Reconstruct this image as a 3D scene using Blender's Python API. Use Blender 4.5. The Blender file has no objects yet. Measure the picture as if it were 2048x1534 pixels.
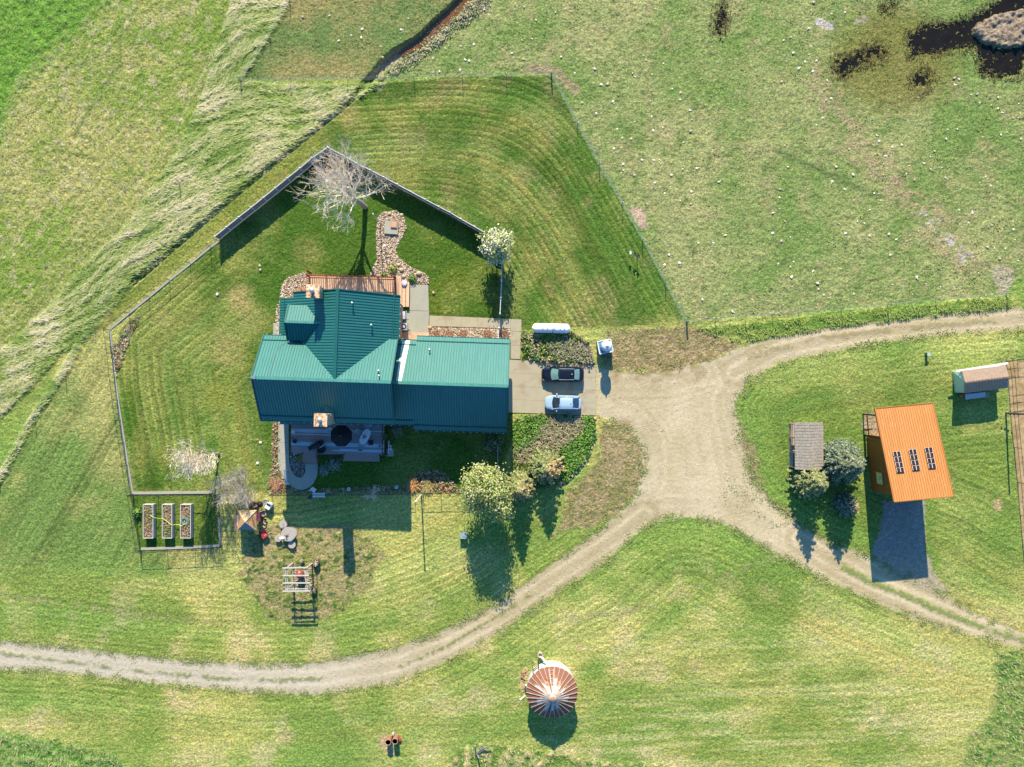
import bpy, math, random
import numpy as np
from mathutils import Vector, Matrix

# ---------------------------------------------------------------- camera, sky, sun, exposure
S = 16.8                 # photograph pixels (2048 wide) per metre of ground
FPX = 1650.0             # focal length in those pixels
HC = FPX / S             # camera height above the ground
scene = bpy.context.scene
COL = scene.collection
cam_d = bpy.data.cameras.new('camera')
cam_d.sensor_width = 36.0
cam_d.lens = 36.0 * FPX / 2048.0
cam_d.clip_start = 1.0
cam_d.clip_end = 5000.0
cam = bpy.data.objects.new('camera', cam_d)
cam.location = (0, 0, HC)
COL.objects.link(cam)
scene.camera = cam

SUN_EL = math.radians(32.1)
SUN_DIR = Vector((-0.045, 1.0, 0)).normalized() * math.cos(SUN_EL) + Vector((0, 0, math.sin(SUN_EL)))
world = bpy.data.worlds.new('World')
scene.world = world
world.use_nodes = True
wn = world.node_tree
sky = wn.nodes.new('ShaderNodeTexSky')
sky.sky_type = 'NISHITA'
sky.sun_disc = False
sky.sun_elevation = SUN_EL
sky.sun_rotation = math.atan2(SUN_DIR.x, SUN_DIR.y)
sky.ozone_density = 2.0
sky.air_density = 1.0
sky.dust_density = 0.6
tint = wn.nodes.new('ShaderNodeVectorMath')
tint.operation = 'MULTIPLY'
tint.inputs[1].default_value = (0.92, 1.8, 2.5)      # clear high plains sky, bluer than the default air
wn.links.new(sky.outputs[0], tint.inputs[0])
wn.links.new(tint.outputs[0], wn.nodes['Background'].inputs[0])
wn.nodes['Background'].inputs[1].default_value = 0.05
sl = bpy.data.lights.new('sun', 'SUN')
sl.energy = 5.0
sl.angle = math.radians(0.5)
sl.color = (1.0, 0.84, 0.60)
so = bpy.data.objects.new('sun', sl)
so.rotation_euler = (-SUN_DIR).to_track_quat('-Z', 'Y').to_euler()
so.location = SUN_DIR * 150
COL.objects.link(so)
scene.view_settings.view_transform = 'Standard'
scene.view_settings.look = 'None'
scene.view_settings.gamma = 1.0
scene.view_settings.use_curve_mapping = False
scene.view_settings.exposure = 1.05
scene.render.engine = 'CYCLES'
scene.cycles.max_bounces = 5

# ---------------------------------------------------------------- helpers
rng = np.random.default_rng(11)
R = random.Random(5)
LITF = 1.9               # lit display value / albedo on open flat ground


def lin(c):
    c = c / 255.0
    return c / 12.92 if c <= 0.04045 else ((c + 0.055) / 1.055) ** 2.4


def D(r, g, b, f=None):
    """base colour whose sunlit, flat surface shows about as sRGB r,g,b"""
    f = f or LITF
    return (min(lin(r) / f, .85), min(lin(g) / f, .85), min(lin(b) / f, .85))


def W(px, py, h=0.0):
    """place seen at photograph pixel px,py and standing h metres above the ground"""
    s = (1 - h / HC) / S
    return Vector(((px - 1024) * s, (767 - py) * s, h))


MATS = {}


def mat(name, c1, c2=None, scale=4.0, detail=4.0, rough=0.8, metal=0.0, bump=0.0, bscale=None, spec=0.3, contrast=1.0,
        trans=0.0, coat=0.0, stretch=None, c3=None, c3scale=None, c3amt=0.5):
    if name in MATS:
        return MATS[name]
    m = bpy.data.materials.new(name)
    m.use_nodes = True
    nt = m.node_tree
    b = nt.nodes['Principled BSDF']
    b.inputs['Roughness'].default_value = rough
    b.inputs['Metallic'].default_value = metal
    b.inputs['Specular IOR Level'].default_value = spec
    if trans:
        b.inputs['Transmission Weight'].default_value = trans
    if coat:
        b.inputs['Coat Weight'].default_value = coat
        b.inputs['Coat Roughness'].default_value = 0.05
    b.inputs['Base Color'].default_value = (*c1, 1)
    tc = nt.nodes.new('ShaderNodeTexCoord')
    src = tc.outputs['Object']
    if stretch:
        mp = nt.nodes.new('ShaderNodeMapping')
        mp.inputs['Scale'].default_value = stretch
        nt.links.new(src, mp.inputs[0])
        src = mp.outputs[0]
    if c2 is not None:
        n = nt.nodes.new('ShaderNodeTexNoise')
        n.inputs['Scale'].default_value = scale
        n.inputs['Detail'].default_value = detail
        nt.links.new(src, n.inputs['Vector'])
        r = nt.nodes.new('ShaderNodeValToRGB')
        w = 0.22 / contrast
        r.color_ramp.elements[0].position = 0.5 - w
        r.color_ramp.elements[1].position = 0.5 + w
        r.color_ramp.elements[0].color = (*c1, 1)
        r.color_ramp.elements[1].color = (*c2, 1)
        nt.links.new(n.outputs['Fac'], r.inputs[0])
        out = r.outputs[0]
        if c3 is not None:
            n3 = nt.nodes.new('ShaderNodeTexNoise')
            n3.inputs['Scale'].default_value = c3scale or scale * 5
            n3.inputs['Detail'].default_value = 3
            nt.links.new(src, n3.inputs['Vector'])
            r3 = nt.nodes.new('ShaderNodeValToRGB')
            r3.color_ramp.elements[0].position = 1 - c3amt - 0.04
            r3.color_ramp.elements[1].position = 1 - c3amt + 0.04
            nt.links.new(n3.outputs['Fac'], r3.inputs[0])
            mx = nt.nodes.new('ShaderNodeMix')
            mx.data_type = 'RGBA'
            nt.links.new(r3.outputs[0], mx.inputs[0])
            nt.links.new(out, mx.inputs[6])
            mx.inputs[7].default_value = (*c3, 1)
            out = mx.outputs[2]
        nt.links.new(out, b.inputs['Base Color'])
    if bump:
        n2 = nt.nodes.new('ShaderNodeTexNoise')
        n2.inputs['Scale'].default_value = bscale or scale * 3
        n2.inputs['Detail'].default_value = 3
        nt.links.new(src, n2.inputs['Vector'])
        bp = nt.nodes.new('ShaderNodeBump')
        bp.inputs['Strength'].default_value = bump
        bp.inputs['Distance'].default_value = 0.05
        nt.links.new(n2.outputs['Fac'], bp.inputs['Height'])
        nt.links.new(bp.outputs[0], b.inputs['Normal'])
    MATS[name] = m
    return m


def attr_mat(name, rough=0.9, s1=10.0, s2=34.0, amt=0.5, bump=0.5, spec=0.1, hue=0.0, bdist=.06):
    """colour from the mesh's own 'tint' attribute, broken up by fine procedural noise"""
    if name in MATS:
        return MATS[name]
    m = bpy.data.materials.new(name)
    m.use_nodes = True
    nt = m.node_tree
    b = nt.nodes['Principled BSDF']
    b.inputs['Roughness'].default_value = rough
    b.inputs['Specular IOR Level'].default_value = spec
    a = nt.nodes.new('ShaderNodeAttribute')
    a.attribute_name = 'tint'
    geo = nt.nodes.new('ShaderNodeNewGeometry')
    out = a.outputs['Color']
    if amt:
        facs = []
        for sc in (s1, s2):
            n = nt.nodes.new('ShaderNodeTexNoise')
            n.inputs['Scale'].default_value = sc
            n.inputs['Detail'].default_value = 3
            n.inputs['Roughness'].default_value = .65
            nt.links.new(geo.outputs['Position'], n.inputs['Vector'])
            facs.append(n.outputs['Fac'])
        ad = nt.nodes.new('ShaderNodeMath')
        ad.operation = 'ADD'
        nt.links.new(facs[0], ad.inputs[0])
        nt.links.new(facs[1], ad.inputs[1])
        mr = nt.nodes.new('ShaderNodeMapRange')
        mr.inputs['From Min'].default_value = 0.70
        mr.inputs['From Max'].default_value = 1.30
        mr.inputs['To Min'].default_value = 1 - amt
        mr.inputs['To Max'].default_value = 1 + amt
        nt.links.new(ad.outputs[0], mr.inputs[0])
        mx = nt.nodes.new('ShaderNodeVectorMath')
        mx.operation = 'SCALE'
        nt.links.new(out, mx.inputs[0])
        nt.links.new(mr.outputs[0], mx.inputs['Scale'])
        out = mx.outputs[0]
        if hue:
            n = nt.nodes.new('ShaderNodeTexNoise')
            n.inputs['Scale'].default_value = s1 * .55
            n.inputs['Detail'].default_value = 4
            n.inputs['Roughness'].default_value = .7
            mp = nt.nodes.new('ShaderNodeMapping')
            mp.inputs['Location'].default_value = (31, 17, 5)
            nt.links.new(geo.outputs['Position'], mp.inputs[0])
            nt.links.new(mp.outputs[0], n.inputs['Vector'])
            rr = nt.nodes.new('ShaderNodeValToRGB')
            rr.color_ramp.elements[0].position = .36
            rr.color_ramp.elements[1].position = .64
            rr.color_ramp.elements[0].color = (1 - hue, 1 - hue * .25, 1 - hue * .1, 1)
            rr.color_ramp.elements[1].color = (1 + hue, 1 + hue * .45, 1 + hue * .9, 1)
            nt.links.new(n.outputs['Fac'], rr.inputs[0])
            m2 = nt.nodes.new('ShaderNodeVectorMath')
            m2.operation = 'MULTIPLY'
            nt.links.new(out, m2.inputs[0])
            nt.links.new(rr.outputs[0], m2.inputs[1])
            out = m2.outputs[0]
    nt.links.new(out, b.inputs['Base Color'])
    if bump:
        n2 = nt.nodes.new('ShaderNodeTexNoise')
        n2.inputs['Scale'].default_value = s1 * 1.1
        n2.inputs['Detail'].default_value = 3
        nt.links.new(geo.outputs['Position'], n2.inputs['Vector'])
        bp = nt.nodes.new('ShaderNodeBump')
        bp.inputs['Strength'].default_value = bump
        bp.inputs['Distance'].default_value = bdist
        nt.links.new(n2.outputs['Fac'], bp.inputs['Height'])
        nt.links.new(bp.outputs[0], b.inputs['Normal'])
    MATS[name] = m
    return m


ORG = {}


def put(o, label=None, cat=None, group=None, kind=None):
    if label:
        o['label'] = label
    if cat:
        o['category'] = cat
    if group:
        o['group'] = group
    if kind:
        o['kind'] = kind
    return o


def thing(name, label, cat, loc, group=None, rz=0.0):
    o = bpy.data.objects.new(name, None)
    o.empty_display_size = 0.3
    COL.objects.link(o)
    o.location = loc
    o.rotation_euler = (0, 0, rz)
    ORG[o.name] = Vector(loc)
    return put(o, label, cat, group)


def copy_tree(o, parent=None, label=None, loc=None, rz=None):
    c = o.copy()
    COL.objects.link(c)
    if parent is not None:
        c.parent = parent
    for ch in list(o.children):
        copy_tree(ch, c)
    if label:
        c['label'] = label
    if loc is not None:
        c.location = loc
    if rz is not None:
        c.rotation_euler = (0, 0, rz)
    return c


def np_mesh(name, verts, faces, tint=None, smooth=False):
    """verts (N,3) array, faces (M,k) int array -> mesh"""
    me = bpy.data.meshes.new(name)
    verts = np.asarray(verts, dtype=np.float32)
    faces = np.asarray(faces, dtype=np.int32)
    k = faces.shape[1]
    me.vertices.add(len(verts))
    me.vertices.foreach_set('co', verts.ravel())
    me.loops.add(faces.size)
    me.loops.foreach_set('vertex_index', faces.ravel())
    me.polygons.add(len(faces))
    me.polygons.foreach_set('loop_start', np.arange(0, faces.size, k, dtype=np.int32))
    me.polygons.foreach_set('loop_total', np.full(len(faces), k, dtype=np.int32))
    if smooth:
        me.polygons.foreach_set('use_smooth', np.ones(len(faces), dtype=bool))
    if tint is not None:
        a = me.color_attributes.new('tint', 'FLOAT_COLOR', 'POINT')
        t4 = np.ones((len(verts), 4), dtype=np.float32)
        t4[:, :3] = tint
        a.data.foreach_set('color', t4.ravel())
    me.update(calc_edges=True)
    return me


def np_obj(name, verts, faces, material, tint=None, smooth=False, parent=None, origin=None):
    verts = np.asarray(verts, dtype=np.float32)
    if parent is not None:
        r = parent
        while r.parent is not None:
            r = r.parent
        verts = verts - np.array(ORG.get(r.name, (0, 0, 0)), dtype=np.float32)
    elif origin is not None:
        verts = verts - np.array(origin, dtype=np.float32)
    me = np_mesh(name, verts, faces, tint, smooth)
    me.materials.append(material)
    o = bpy.data.objects.new(name, me)
    COL.objects.link(o)
    if parent is not None:
        o.parent = parent
    elif origin is not None:
        o.location = origin
    return o


class MB:
    """collects shapes and links them as ONE mesh object"""

    def __init__(self):
        self.v, self.f, self.mi = [], [], []

    def add(self, vs, fs, mi=0):
        b = len(self.v)
        self.v += [tuple(v) for v in vs]
        self.f += [tuple(i + b for i in f) for f in fs]
        self.mi += [mi] * len(fs)
        return self

    def hexa(self, c8, mi=0):
        return self.add(c8, [(3, 2, 1, 0), (4, 5, 6, 7), (0, 1, 5, 4), (1, 2, 6, 5), (2, 3, 7, 6), (3, 0, 4, 7)], mi)

    def box(self, c, s, rz=0.0, mi=0):
        x, y, z = s[0] / 2, s[1] / 2, s[2] / 2
        ca, sa = math.cos(rz), math.sin(rz)
        vs = []
        for dz in (-z, z):
            for dx, dy in ((-x, -y), (x, -y), (x, y), (-x, y)):
                vs.append((c[0] + dx * ca - dy * sa, c[1] + dx * sa + dy * ca, c[2] + dz))
        return self.hexa(vs, mi)

    def bar(self, p0, p1, w, h, mi=0):
        p0, p1 = Vector(p0), Vector(p1)
        d = (p1 - p0).normalized()
        up = Vector((0, 0, 1)) if abs(d.z) < 0.98 else Vector((0, 1, 0))
        sx = d.cross(up).normalized() * (w / 2)
        sz = sx.normalized().cross(d).normalized() * (h / 2)
        vs = [p0 - sx - sz, p0 + sx - sz, p0 + sx + sz, p0 - sx + sz, p1 - sx - sz, p1 + sx - sz, p1 + sx + sz, p1 - sx + sz]
        return self.hexa(vs, mi)

    def prism(self, poly, z0, z1, mi=0):
        n = len(poly)
        vs = [(p[0], p[1], z0) for p in poly] + [(p[0], p[1], z1) for p in poly]
        area = sum(poly[i][0] * poly[(i + 1) % n][1] - poly[(i + 1) % n][0] * poly[i][1] for i in range(n))
        fs = [tuple(reversed(range(n))), tuple(range(n, 2 * n))] + [(i, (i + 1) % n, n + (i + 1) % n, n + i) for i in range(n)]
        if area < 0:
            fs = [tuple(reversed(f)) for f in fs]
        return self.add(vs, fs, mi)

    def sheet(self, poly, t, mi=0):
        """planar polygon in space given thickness t straight down"""
        n = len(poly)
        vs = [tuple(p) for p in poly] + [(p[0], p[1], p[2] - t) for p in poly]
        area = sum(poly[i][0] * poly[(i + 1) % n][1] - poly[(i + 1) % n][0] * poly[i][1] for i in range(n))
        fs = [tuple(range(n)), tuple(reversed(range(n, 2 * n)))] + [((i + 1) % n, i, n + i, n + (i + 1) % n) for i in range(n)]
        if area < 0:
            fs = [tuple(reversed(f)) for f in fs]
        return self.add(vs, fs, mi)

    def cyl(self, p0, p1, r0, r1=None, n=10, caps=True, mi=0):
        r1 = r0 if r1 is None else r1
        p0, p1 = Vector(p0), Vector(p1)
        d = (p1 - p0).normalized()
        u = d.orthogonal().normalized()
        w = d.cross(u)
        vs = []
        for p, r in ((p0, r0), (p1, r1)):
            for i in range(n):
                a = 2 * math.pi * i / n
                vs.append(p + (u * math.cos(a) + w * math.sin(a)) * r)
        fs = [(i, (i + 1) % n, n + (i + 1) % n, n + i) for i in range(n)]
        if caps:
            fs += [tuple(reversed(range(n))), tuple(range(n, 2 * n))]
        return self.add(vs, fs, mi)

    def tube(self, pts, r0, r1=None, n=5, mi=0):
        r1 = r0 if r1 is None else r1
        pts = [Vector(p) for p in pts]
        m = len(pts)
        vs = []
        u = (pts[1] - pts[0]).orthogonal().normalized()
        for i, p in enumerate(pts):
            d = (pts[min(i + 1, m - 1)] - pts[max(i - 1, 0)]).normalized()
            u = (u - d * u.dot(d)).normalized()
            w = d.cross(u)
            r = r0 + (r1 - r0) * i / (m - 1)
            for k in range(n):
                a = 2 * math.pi * k / n
                vs.append(p + (u * math.cos(a) + w * math.sin(a)) * r)
        fs = []
        for i in range(m - 1):
            for k in range(n):
                k2 = (k + 1) % n
                fs.append((i * n + k, i * n + k2, (i + 1) * n + k2, (i + 1) * n + k))
        fs += [tuple(reversed(range(n))), tuple(range((m - 1) * n, m * n))]
        return self.add(vs, fs, mi)

    def lathe(self, c, prof, n=16, mi=0):
        """prof: list of (radius, z) from the bottom to the top"""
        vs, m = [], len(prof)
        for r, z in prof:
            for i in range(n):
                a = 2 * math.pi * i / n
                vs.append((c[0] + r * math.cos(a), c[1] + r * math.sin(a), c[2] + z))
        fs = []
        for j in range(m - 1):
            for i in range(n):
                i2 = (i + 1) % n
                fs.append((j * n + i, j * n + i2, (j + 1) * n + i2, (j + 1) * n + i))
        fs += [tuple(reversed(range(n))), tuple(range((m - 1) * n, m * n))]
        return self.add(vs, fs, mi)

    def ell(self, c, r, n=10, m=6, mi=0, jit=0.0):
        prof = []
        vs = []
        for j in range(m + 1):
            t = -math.pi / 2 + math.pi * j / m
            for i in range(n):
                a = 2 * math.pi * i / n
                k = 1 + R.uniform(-jit, jit)
                vs.append((c[0] + r[0] * k * max(math.cos(t), .03) * math.cos(a), c[1] + r[1] * k * max(math.cos(t), .03) * math.sin(a), c[2] + r[2] * math.sin(t)))
        fs = []
        for j in range(m):
            for i in range(n):
                i2 = (i + 1) % n
                fs.append((j * n + i, j * n + i2, (j + 1) * n + i2, (j + 1) * n + i))
        fs += [tuple(reversed(range(n))), tuple(range(m * n, (m + 1) * n))]
        return self.add(vs, fs, mi)

    def build(self, name, mats, parent=None, smooth=False, local=False):
        vs = np.array(self.v, dtype=np.float64)
        loc = None
        if parent is not None and not local:
            r = parent
            while r.parent is not None:
                r = r.parent
            vs = vs - np.array(ORG.get(r.name, (0, 0, 0)))
        elif parent is None and not local:
            loc = ((vs[:, 0].min() + vs[:, 0].max()) / 2, (vs[:, 1].min() + vs[:, 1].max()) / 2, vs[:, 2].min())
            vs = vs - np.array(loc)
        me = bpy.data.meshes.new(name)
        me.from_pydata(vs.tolist(), [], self.f)
        if not isinstance(mats, (list, tuple)):
            mats = [mats]
        for m in mats:
            me.materials.append(m)
        if len(mats) > 1:
            me.polygons.foreach_set('material_index', self.mi)
        if smooth:
            me.polygons.foreach_set('use_smooth', [True] * len(me.polygons))
        me.update()
        o = bpy.data.objects.new(name, me)
        COL.objects.link(o)
        if parent is not None:
            o.parent = parent
        elif loc is not None:
            o.location = loc
            ORG[o.name] = Vector(loc)
        return o


# numpy noise ------------------------------------------------------
_tab = rng.random((256, 256)).astype(np.float32)


def lic(u, v, ang, wl, seed, n=9, step=4.0):
    """noise smeared along a flow direction"""
    s = 0
    c, d = np.cos(ang), np.sin(ang)
    for k in range(-n, n + 1):
        s = s + vnoise((u + c * k * step) / wl, (v + d * k * step) / wl, seed)
    s = s / (2 * n + 1)
    return np.clip((s - .5) * 3.2 + .5, 0, 1)


def vnoise(x, y, seed=0):
    x = x + seed * 37.7
    y = y + seed * 91.3
    xi = np.floor(x).astype(np.int64)
    yi = np.floor(y).astype(np.int64)
    fx = (x - xi).astype(np.float32)
    fy = (y - yi).astype(np.float32)
    fx = fx * fx * (3 - 2 * fx)
    fy = fy * fy * (3 - 2 * fy)
    x0, x1, y0, y1 = xi & 255, (xi + 1) & 255, yi & 255, (yi + 1) & 255
    a = _tab[x0, y0] * (1 - fx) + _tab[x1, y0] * fx
    b = _tab[x0, y1] * (1 - fx) + _tab[x1, y1] * fx
    return a * (1 - fy) + b * fy


def fbm(x, y, seed=0, oct=4, gain=0.5):
    s, a, t = 0, 1.0, 0
    for i in range(oct):
        s = s + a * vnoise(x * 2 ** i, y * 2 ** i, seed + i * 3)
        t += a
        a *= gain
    return s / t


def sst(x, a, b):
    t = np.clip((x - a) / (b - a), 0, 1)
    return t * t * (3 - 2 * t)


def dline(P, x, y, closed=False):
    d2 = np.full(x.shape, 1e12, dtype=np.float32)
    n = len(P)
    for i in range(n if closed else n - 1):
        ax, ay = P[i]
        bx, by = P[(i + 1) % n]
        ex, ey = bx - ax, by - ay
        t = np.clip(((x - ax) * ex + (y - ay) * ey) / (ex * ex + ey * ey + 1e-9), 0, 1)
        d2 = np.minimum(d2, (x - ax - t * ex) ** 2 + (y - ay - t * ey) ** 2)
    return np.sqrt(d2)


def sdpoly(P, x, y, margin=60):
    """signed distance, positive inside; far outside it is just -margin"""
    P = [(float(a), float(b)) for a, b in P]
    out = np.full(x.shape, -float(margin), dtype=np.float32)
    xs, ys = [p[0] for p in P], [p[1] for p in P]
    sel = (x > min(xs) - margin) & (x < max(xs) + margin) & (y > min(ys) - margin) & (y < max(ys) + margin)
    X, Y = x[sel], y[sel]
    if X.size == 0:
        return out
    d = dline(P, X, Y, True)
    ins = np.zeros(X.shape, dtype=bool)
    n = len(P)
    for i in range(n):
        ax, ay = P[i]
        bx, by = P[(i + 1) % n]
        if ay == by:
            continue
        c = ((ay > Y) != (by > Y)) & (X < (bx - ax) * (Y - ay) / (by - ay) + ax)
        ins ^= c
    out[sel] = np.where(ins, d, -d)
    return out


def inpoly(P, x, y):
    return sdpoly(P, np.asarray(x, dtype=np.float32), np.asarray(y, dtype=np.float32)) > 0
# ---------------------------------------------------------------- GROUND (photograph pixels -> plan)
TALL_A = [(590, -60), (578, 0), (540, 70), (510, 118), (483, 162), (600, 172), (722, 166), (760, 166), (700, 206), (640, 256), (556, 325), (480, 386),
          (400, 456), (330, 515), (270, 561), (240, 600), (208, 624), (190, 652), (160, 692), (120, 706), (60, 775), (0, 838), (-90, 925),
          (-90, 780), (0, 700), (90, 618), (179, 520), (257, 444), (344, 316), (369, 269), (407, 178), (450, 40), (480, -60)]
TALL_B = [(160, 690), (130, 745), (72, 836), (36, 900), (0, 962), (-90, 1110), (-90, 1075), (0, 940), (30, 885), (62, 828), (118, 738), (148, 690)]
HAY = [(-120, -120), (600, -120), (483, 162), (722, 166), (640, 250), (400, 450), (240, 600), (0, 840), (-120, 960)]
HAY_GREEN = [(-120, -120), (290, -120), (262, 0), (150, 95), (60, 190), (30, 260), (0, 320), (-120, 420)]
PAST_L = [(590, -120), (578, 0), (483, 162), (745, 156), (850, 70), (1000, -120)]
PAST_R = [(1000, -120), (850, 70), (745, 156), (925, 152), (1103, 148), (1154, 248), (1198, 330), (1243, 407), (1285, 480), (1332, 567), (1372, 641),
          (1597, 625), (1775, 608), (1958, 592), (2010, 590), (2030, 560), (2200, 545), (2200, -120)]
LAWN_O = [(762, 168), (925, 153), (1103, 149), (1154, 249), (1198, 331), (1243, 408), (1285, 481), (1332, 568), (1368, 640), (1300, 650), (1190, 655),
          (1140, 655), (1045, 660), (1000, 640), (990, 500), (655, 296), (428, 476), (207, 658), (190, 660), (240, 602), (330, 517), (480, 388), (640, 258), (700, 208)]
LAWN_I = [(655, 298), (600, 338), (428, 482), (300, 594), (240, 660), (225, 740), (235, 800), (252, 905), (268, 984), (440, 984), (545, 986), (830, 985),
          (940, 985), (1000, 950), (1026, 880), (1026, 660), (1000, 637), (1004, 520), (960, 462)]
GARDEN = [(265, 990), (440, 988), (443, 1095), (280, 1102)]
MOWN_L = [(190, 662), (207, 660), (263, 990), (280, 1102), (440, 1100), (480, 1180), (560, 1250), (700, 1240), (560, 1320), (300, 1310), (0, 1283), (-120, 1275), (-120, 1140), (0, 965), (72, 840)]
MOWN_T = [(120, 704), (160, 694), (118, 740), (60, 830), (0, 938), (-120, 1100), (-120, 950), (0, 838)]
ROAD = [(-120, 1278), (0, 1283), (100, 1290), (300, 1315), (500, 1328), (640, 1325), (800, 1293), (900, 1255), (1000, 1203), (1100, 1130), (1200, 1060),
        (1262, 1005), (1288, 950), (1284, 890), (1250, 850), (1191, 830), (1192, 734), (1240, 745), (1330, 745), (1420, 722), (1480, 694), (1550, 677),
        (1650, 656), (1800, 638), (1950, 622), (2048, 615), (2200, 603), (2200, 652), (2048, 660), (1930, 668), (1800, 680), (1650, 705), (1560, 725),
        (1500, 758), (1470, 808), (1485, 880), (1500, 950), (1540, 1000), (1600, 1050), (1660, 1085), (1740, 1112), (1780, 1140), (1870, 1177),
        (1950, 1226), (2048, 1267), (2200, 1325), (2200, 1352), (2048, 1300), (1850, 1245), (1750, 1205), (1640, 1155), (1560, 1110), (1450, 1050),
        (1400, 1036), (1330, 1035), (1280, 1062), (1200, 1132), (1090, 1200), (1000, 1265), (900, 1320), (780, 1370), (640, 1388), (500, 1385),
        (300, 1366), (150, 1347), (0, 1340), (-120, 1335)]
CROWN_1 = [(-120, 1298), (0, 1306), (100, 1318), (250, 1338), (450, 1357), (560, 1360), (650, 1356)]
CROWN_2 = [(1688, 1134), (1746, 1166), (1813, 1191), (1868, 1216), (1924, 1238), (1979, 1260), (2048, 1281), (2200, 1338)]
CROWN_3 = [(1500, 712), (1560, 694), (1640, 675), (1800, 657), (2000, 640)]
CROWN_4 = [(800, 1335), (900, 1288), (960, 1252), (1060, 1190)]
MARSH = [[(1816, 70), (1850, 52), (1900, 48), (1950, 30), (1990, 8), (2010, -30), (2200, -60), (2200, 130), (2075, 128), (2048, 132), (2040, 152), (1990, 150), (1960, 140), (1958, 108), (1940, 92), (1900, 98), (1850, 108), (1822, 112)],
         [(1672, 118), (1700, 115), (1730, 98), (1755, 88), (1770, 105), (1760, 120), (1720, 130), (1690, 152), (1672, 150)],
         [(1818, 160), (1845, 138), (1868, 160), (1850, 180), (1828, 176)],
         [(1765, 20), (1780, -10), (1792, -10), (1788, 14), (1776, 24)],
         [(1430, 62), (1432, 25), (1445, 10), (1452, 40), (1440, 70)]]
ISLAND = [(1940, 62), (1955, 48), (1990, 30), (2040, 18), (2200, 10), (2200, 95), (2048, 92), (2005, 98), (1965, 88)]
STREAM = [(1010, -110), (935, -8), (905, 22), (872, 52), (845, 80), (800, 105), (770, 128), (742, 156)]
DITCH = [(742, 156), (722, 176), (680, 222), (640, 252), (556, 322), (480, 382), (400, 452), (330, 512), (262, 566)]
CORRAL = [(2010, 722), (2200, 712), (2200, 1260), (2062, 1160), (2046, 1090), (2032, 950), (2020, 826)]
DIRT_T = [(1215, 742), (1200, 715), (1212, 662), (1290, 655), (1372, 650), (1440, 668), (1480, 690), (1420, 725), (1330, 748)]
DIRT_P = [(478, 1150), (500, 1065), (560, 1050), (700, 1050), (745, 1075), (765, 1110), (740, 1180), (660, 1238), (600, 1252), (540, 1240)]
DIRT_S = [(1140, 985), (1195, 925), (1205, 842), (1250, 848), (1290, 890), (1292, 960), (1262, 1008), (1200, 1048), (1110, 1068)]
DIRT_E = [(1440, 1000), (1470, 830), (1510, 890), (1530, 980), (1600, 1040), (1560, 1060)]
SHOPG = [(1768, 1000), (1850, 1000), (1853, 1100), (1870, 1150), (1900, 1180), (1860, 1185), (1790, 1150), (1738, 1112), (1760, 1060)]
SHOPD = [(1731, 825), (1800, 815), (1800, 870), (1733, 872), (1722, 850)]
BED_N = [(1044, 660), (1064, 668), (1140, 666), (1178, 690), (1190, 728), (1100, 724), (1044, 716)]
BED_S = [(1028, 838), (1060, 828), (1188, 832), (1190, 870), (1180, 905), (1160, 935), (1125, 965), (1060, 985), (1000, 1000), (990, 950), (1024, 945)]
ROCK_N = [(755, 436), (766, 424), (792, 421), (809, 436), (813, 456), (803, 478), (791, 500), (796, 514), (819, 533), (848, 546), (858, 556),
          (857, 568), (800, 568), (741, 556), (742, 545), (754, 519), (752, 478)]
ROCK_G = [(857, 652), (1022, 657), (1022, 685), (857, 685)]
ROCK_W = [(560, 600), (563, 570), (575, 556), (600, 547), (614, 545), (614, 600), (562, 604), (566, 670), (550, 670), (552, 620)]
BED_L = [(222, 700), (245, 668), (262, 640), (282, 632), (264, 670), (246, 715), (232, 760)]
BED_W = [(545, 842), (560, 842), (558, 925), (566, 950), (576, 985), (545, 985), (535, 975), (545, 930)]
BED_C = [(580, 915), (612, 928), (612, 942), (605, 953), (597, 954), (586, 945), (580, 928)]
BED_M = [(814, 985), (812, 968), (832, 945), (860, 938), (890, 945), (906, 965), (925, 985)]
BED_F = [(540, 966), (580, 970), (600, 980), (720, 975), (812, 972), (812, 986), (540, 986)]
SLABS = {'deck_s': [(570, 842), (785, 842), (785, 925), (570, 925)]}
FENCE_L = [(427, 482), (220, 660), (230, 780), (245, 860), (266, 988)]

GX0, GX1, GY0, GY1, GD = -68.0, 68.0, -52.0, 52.0, 0.13


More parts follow.
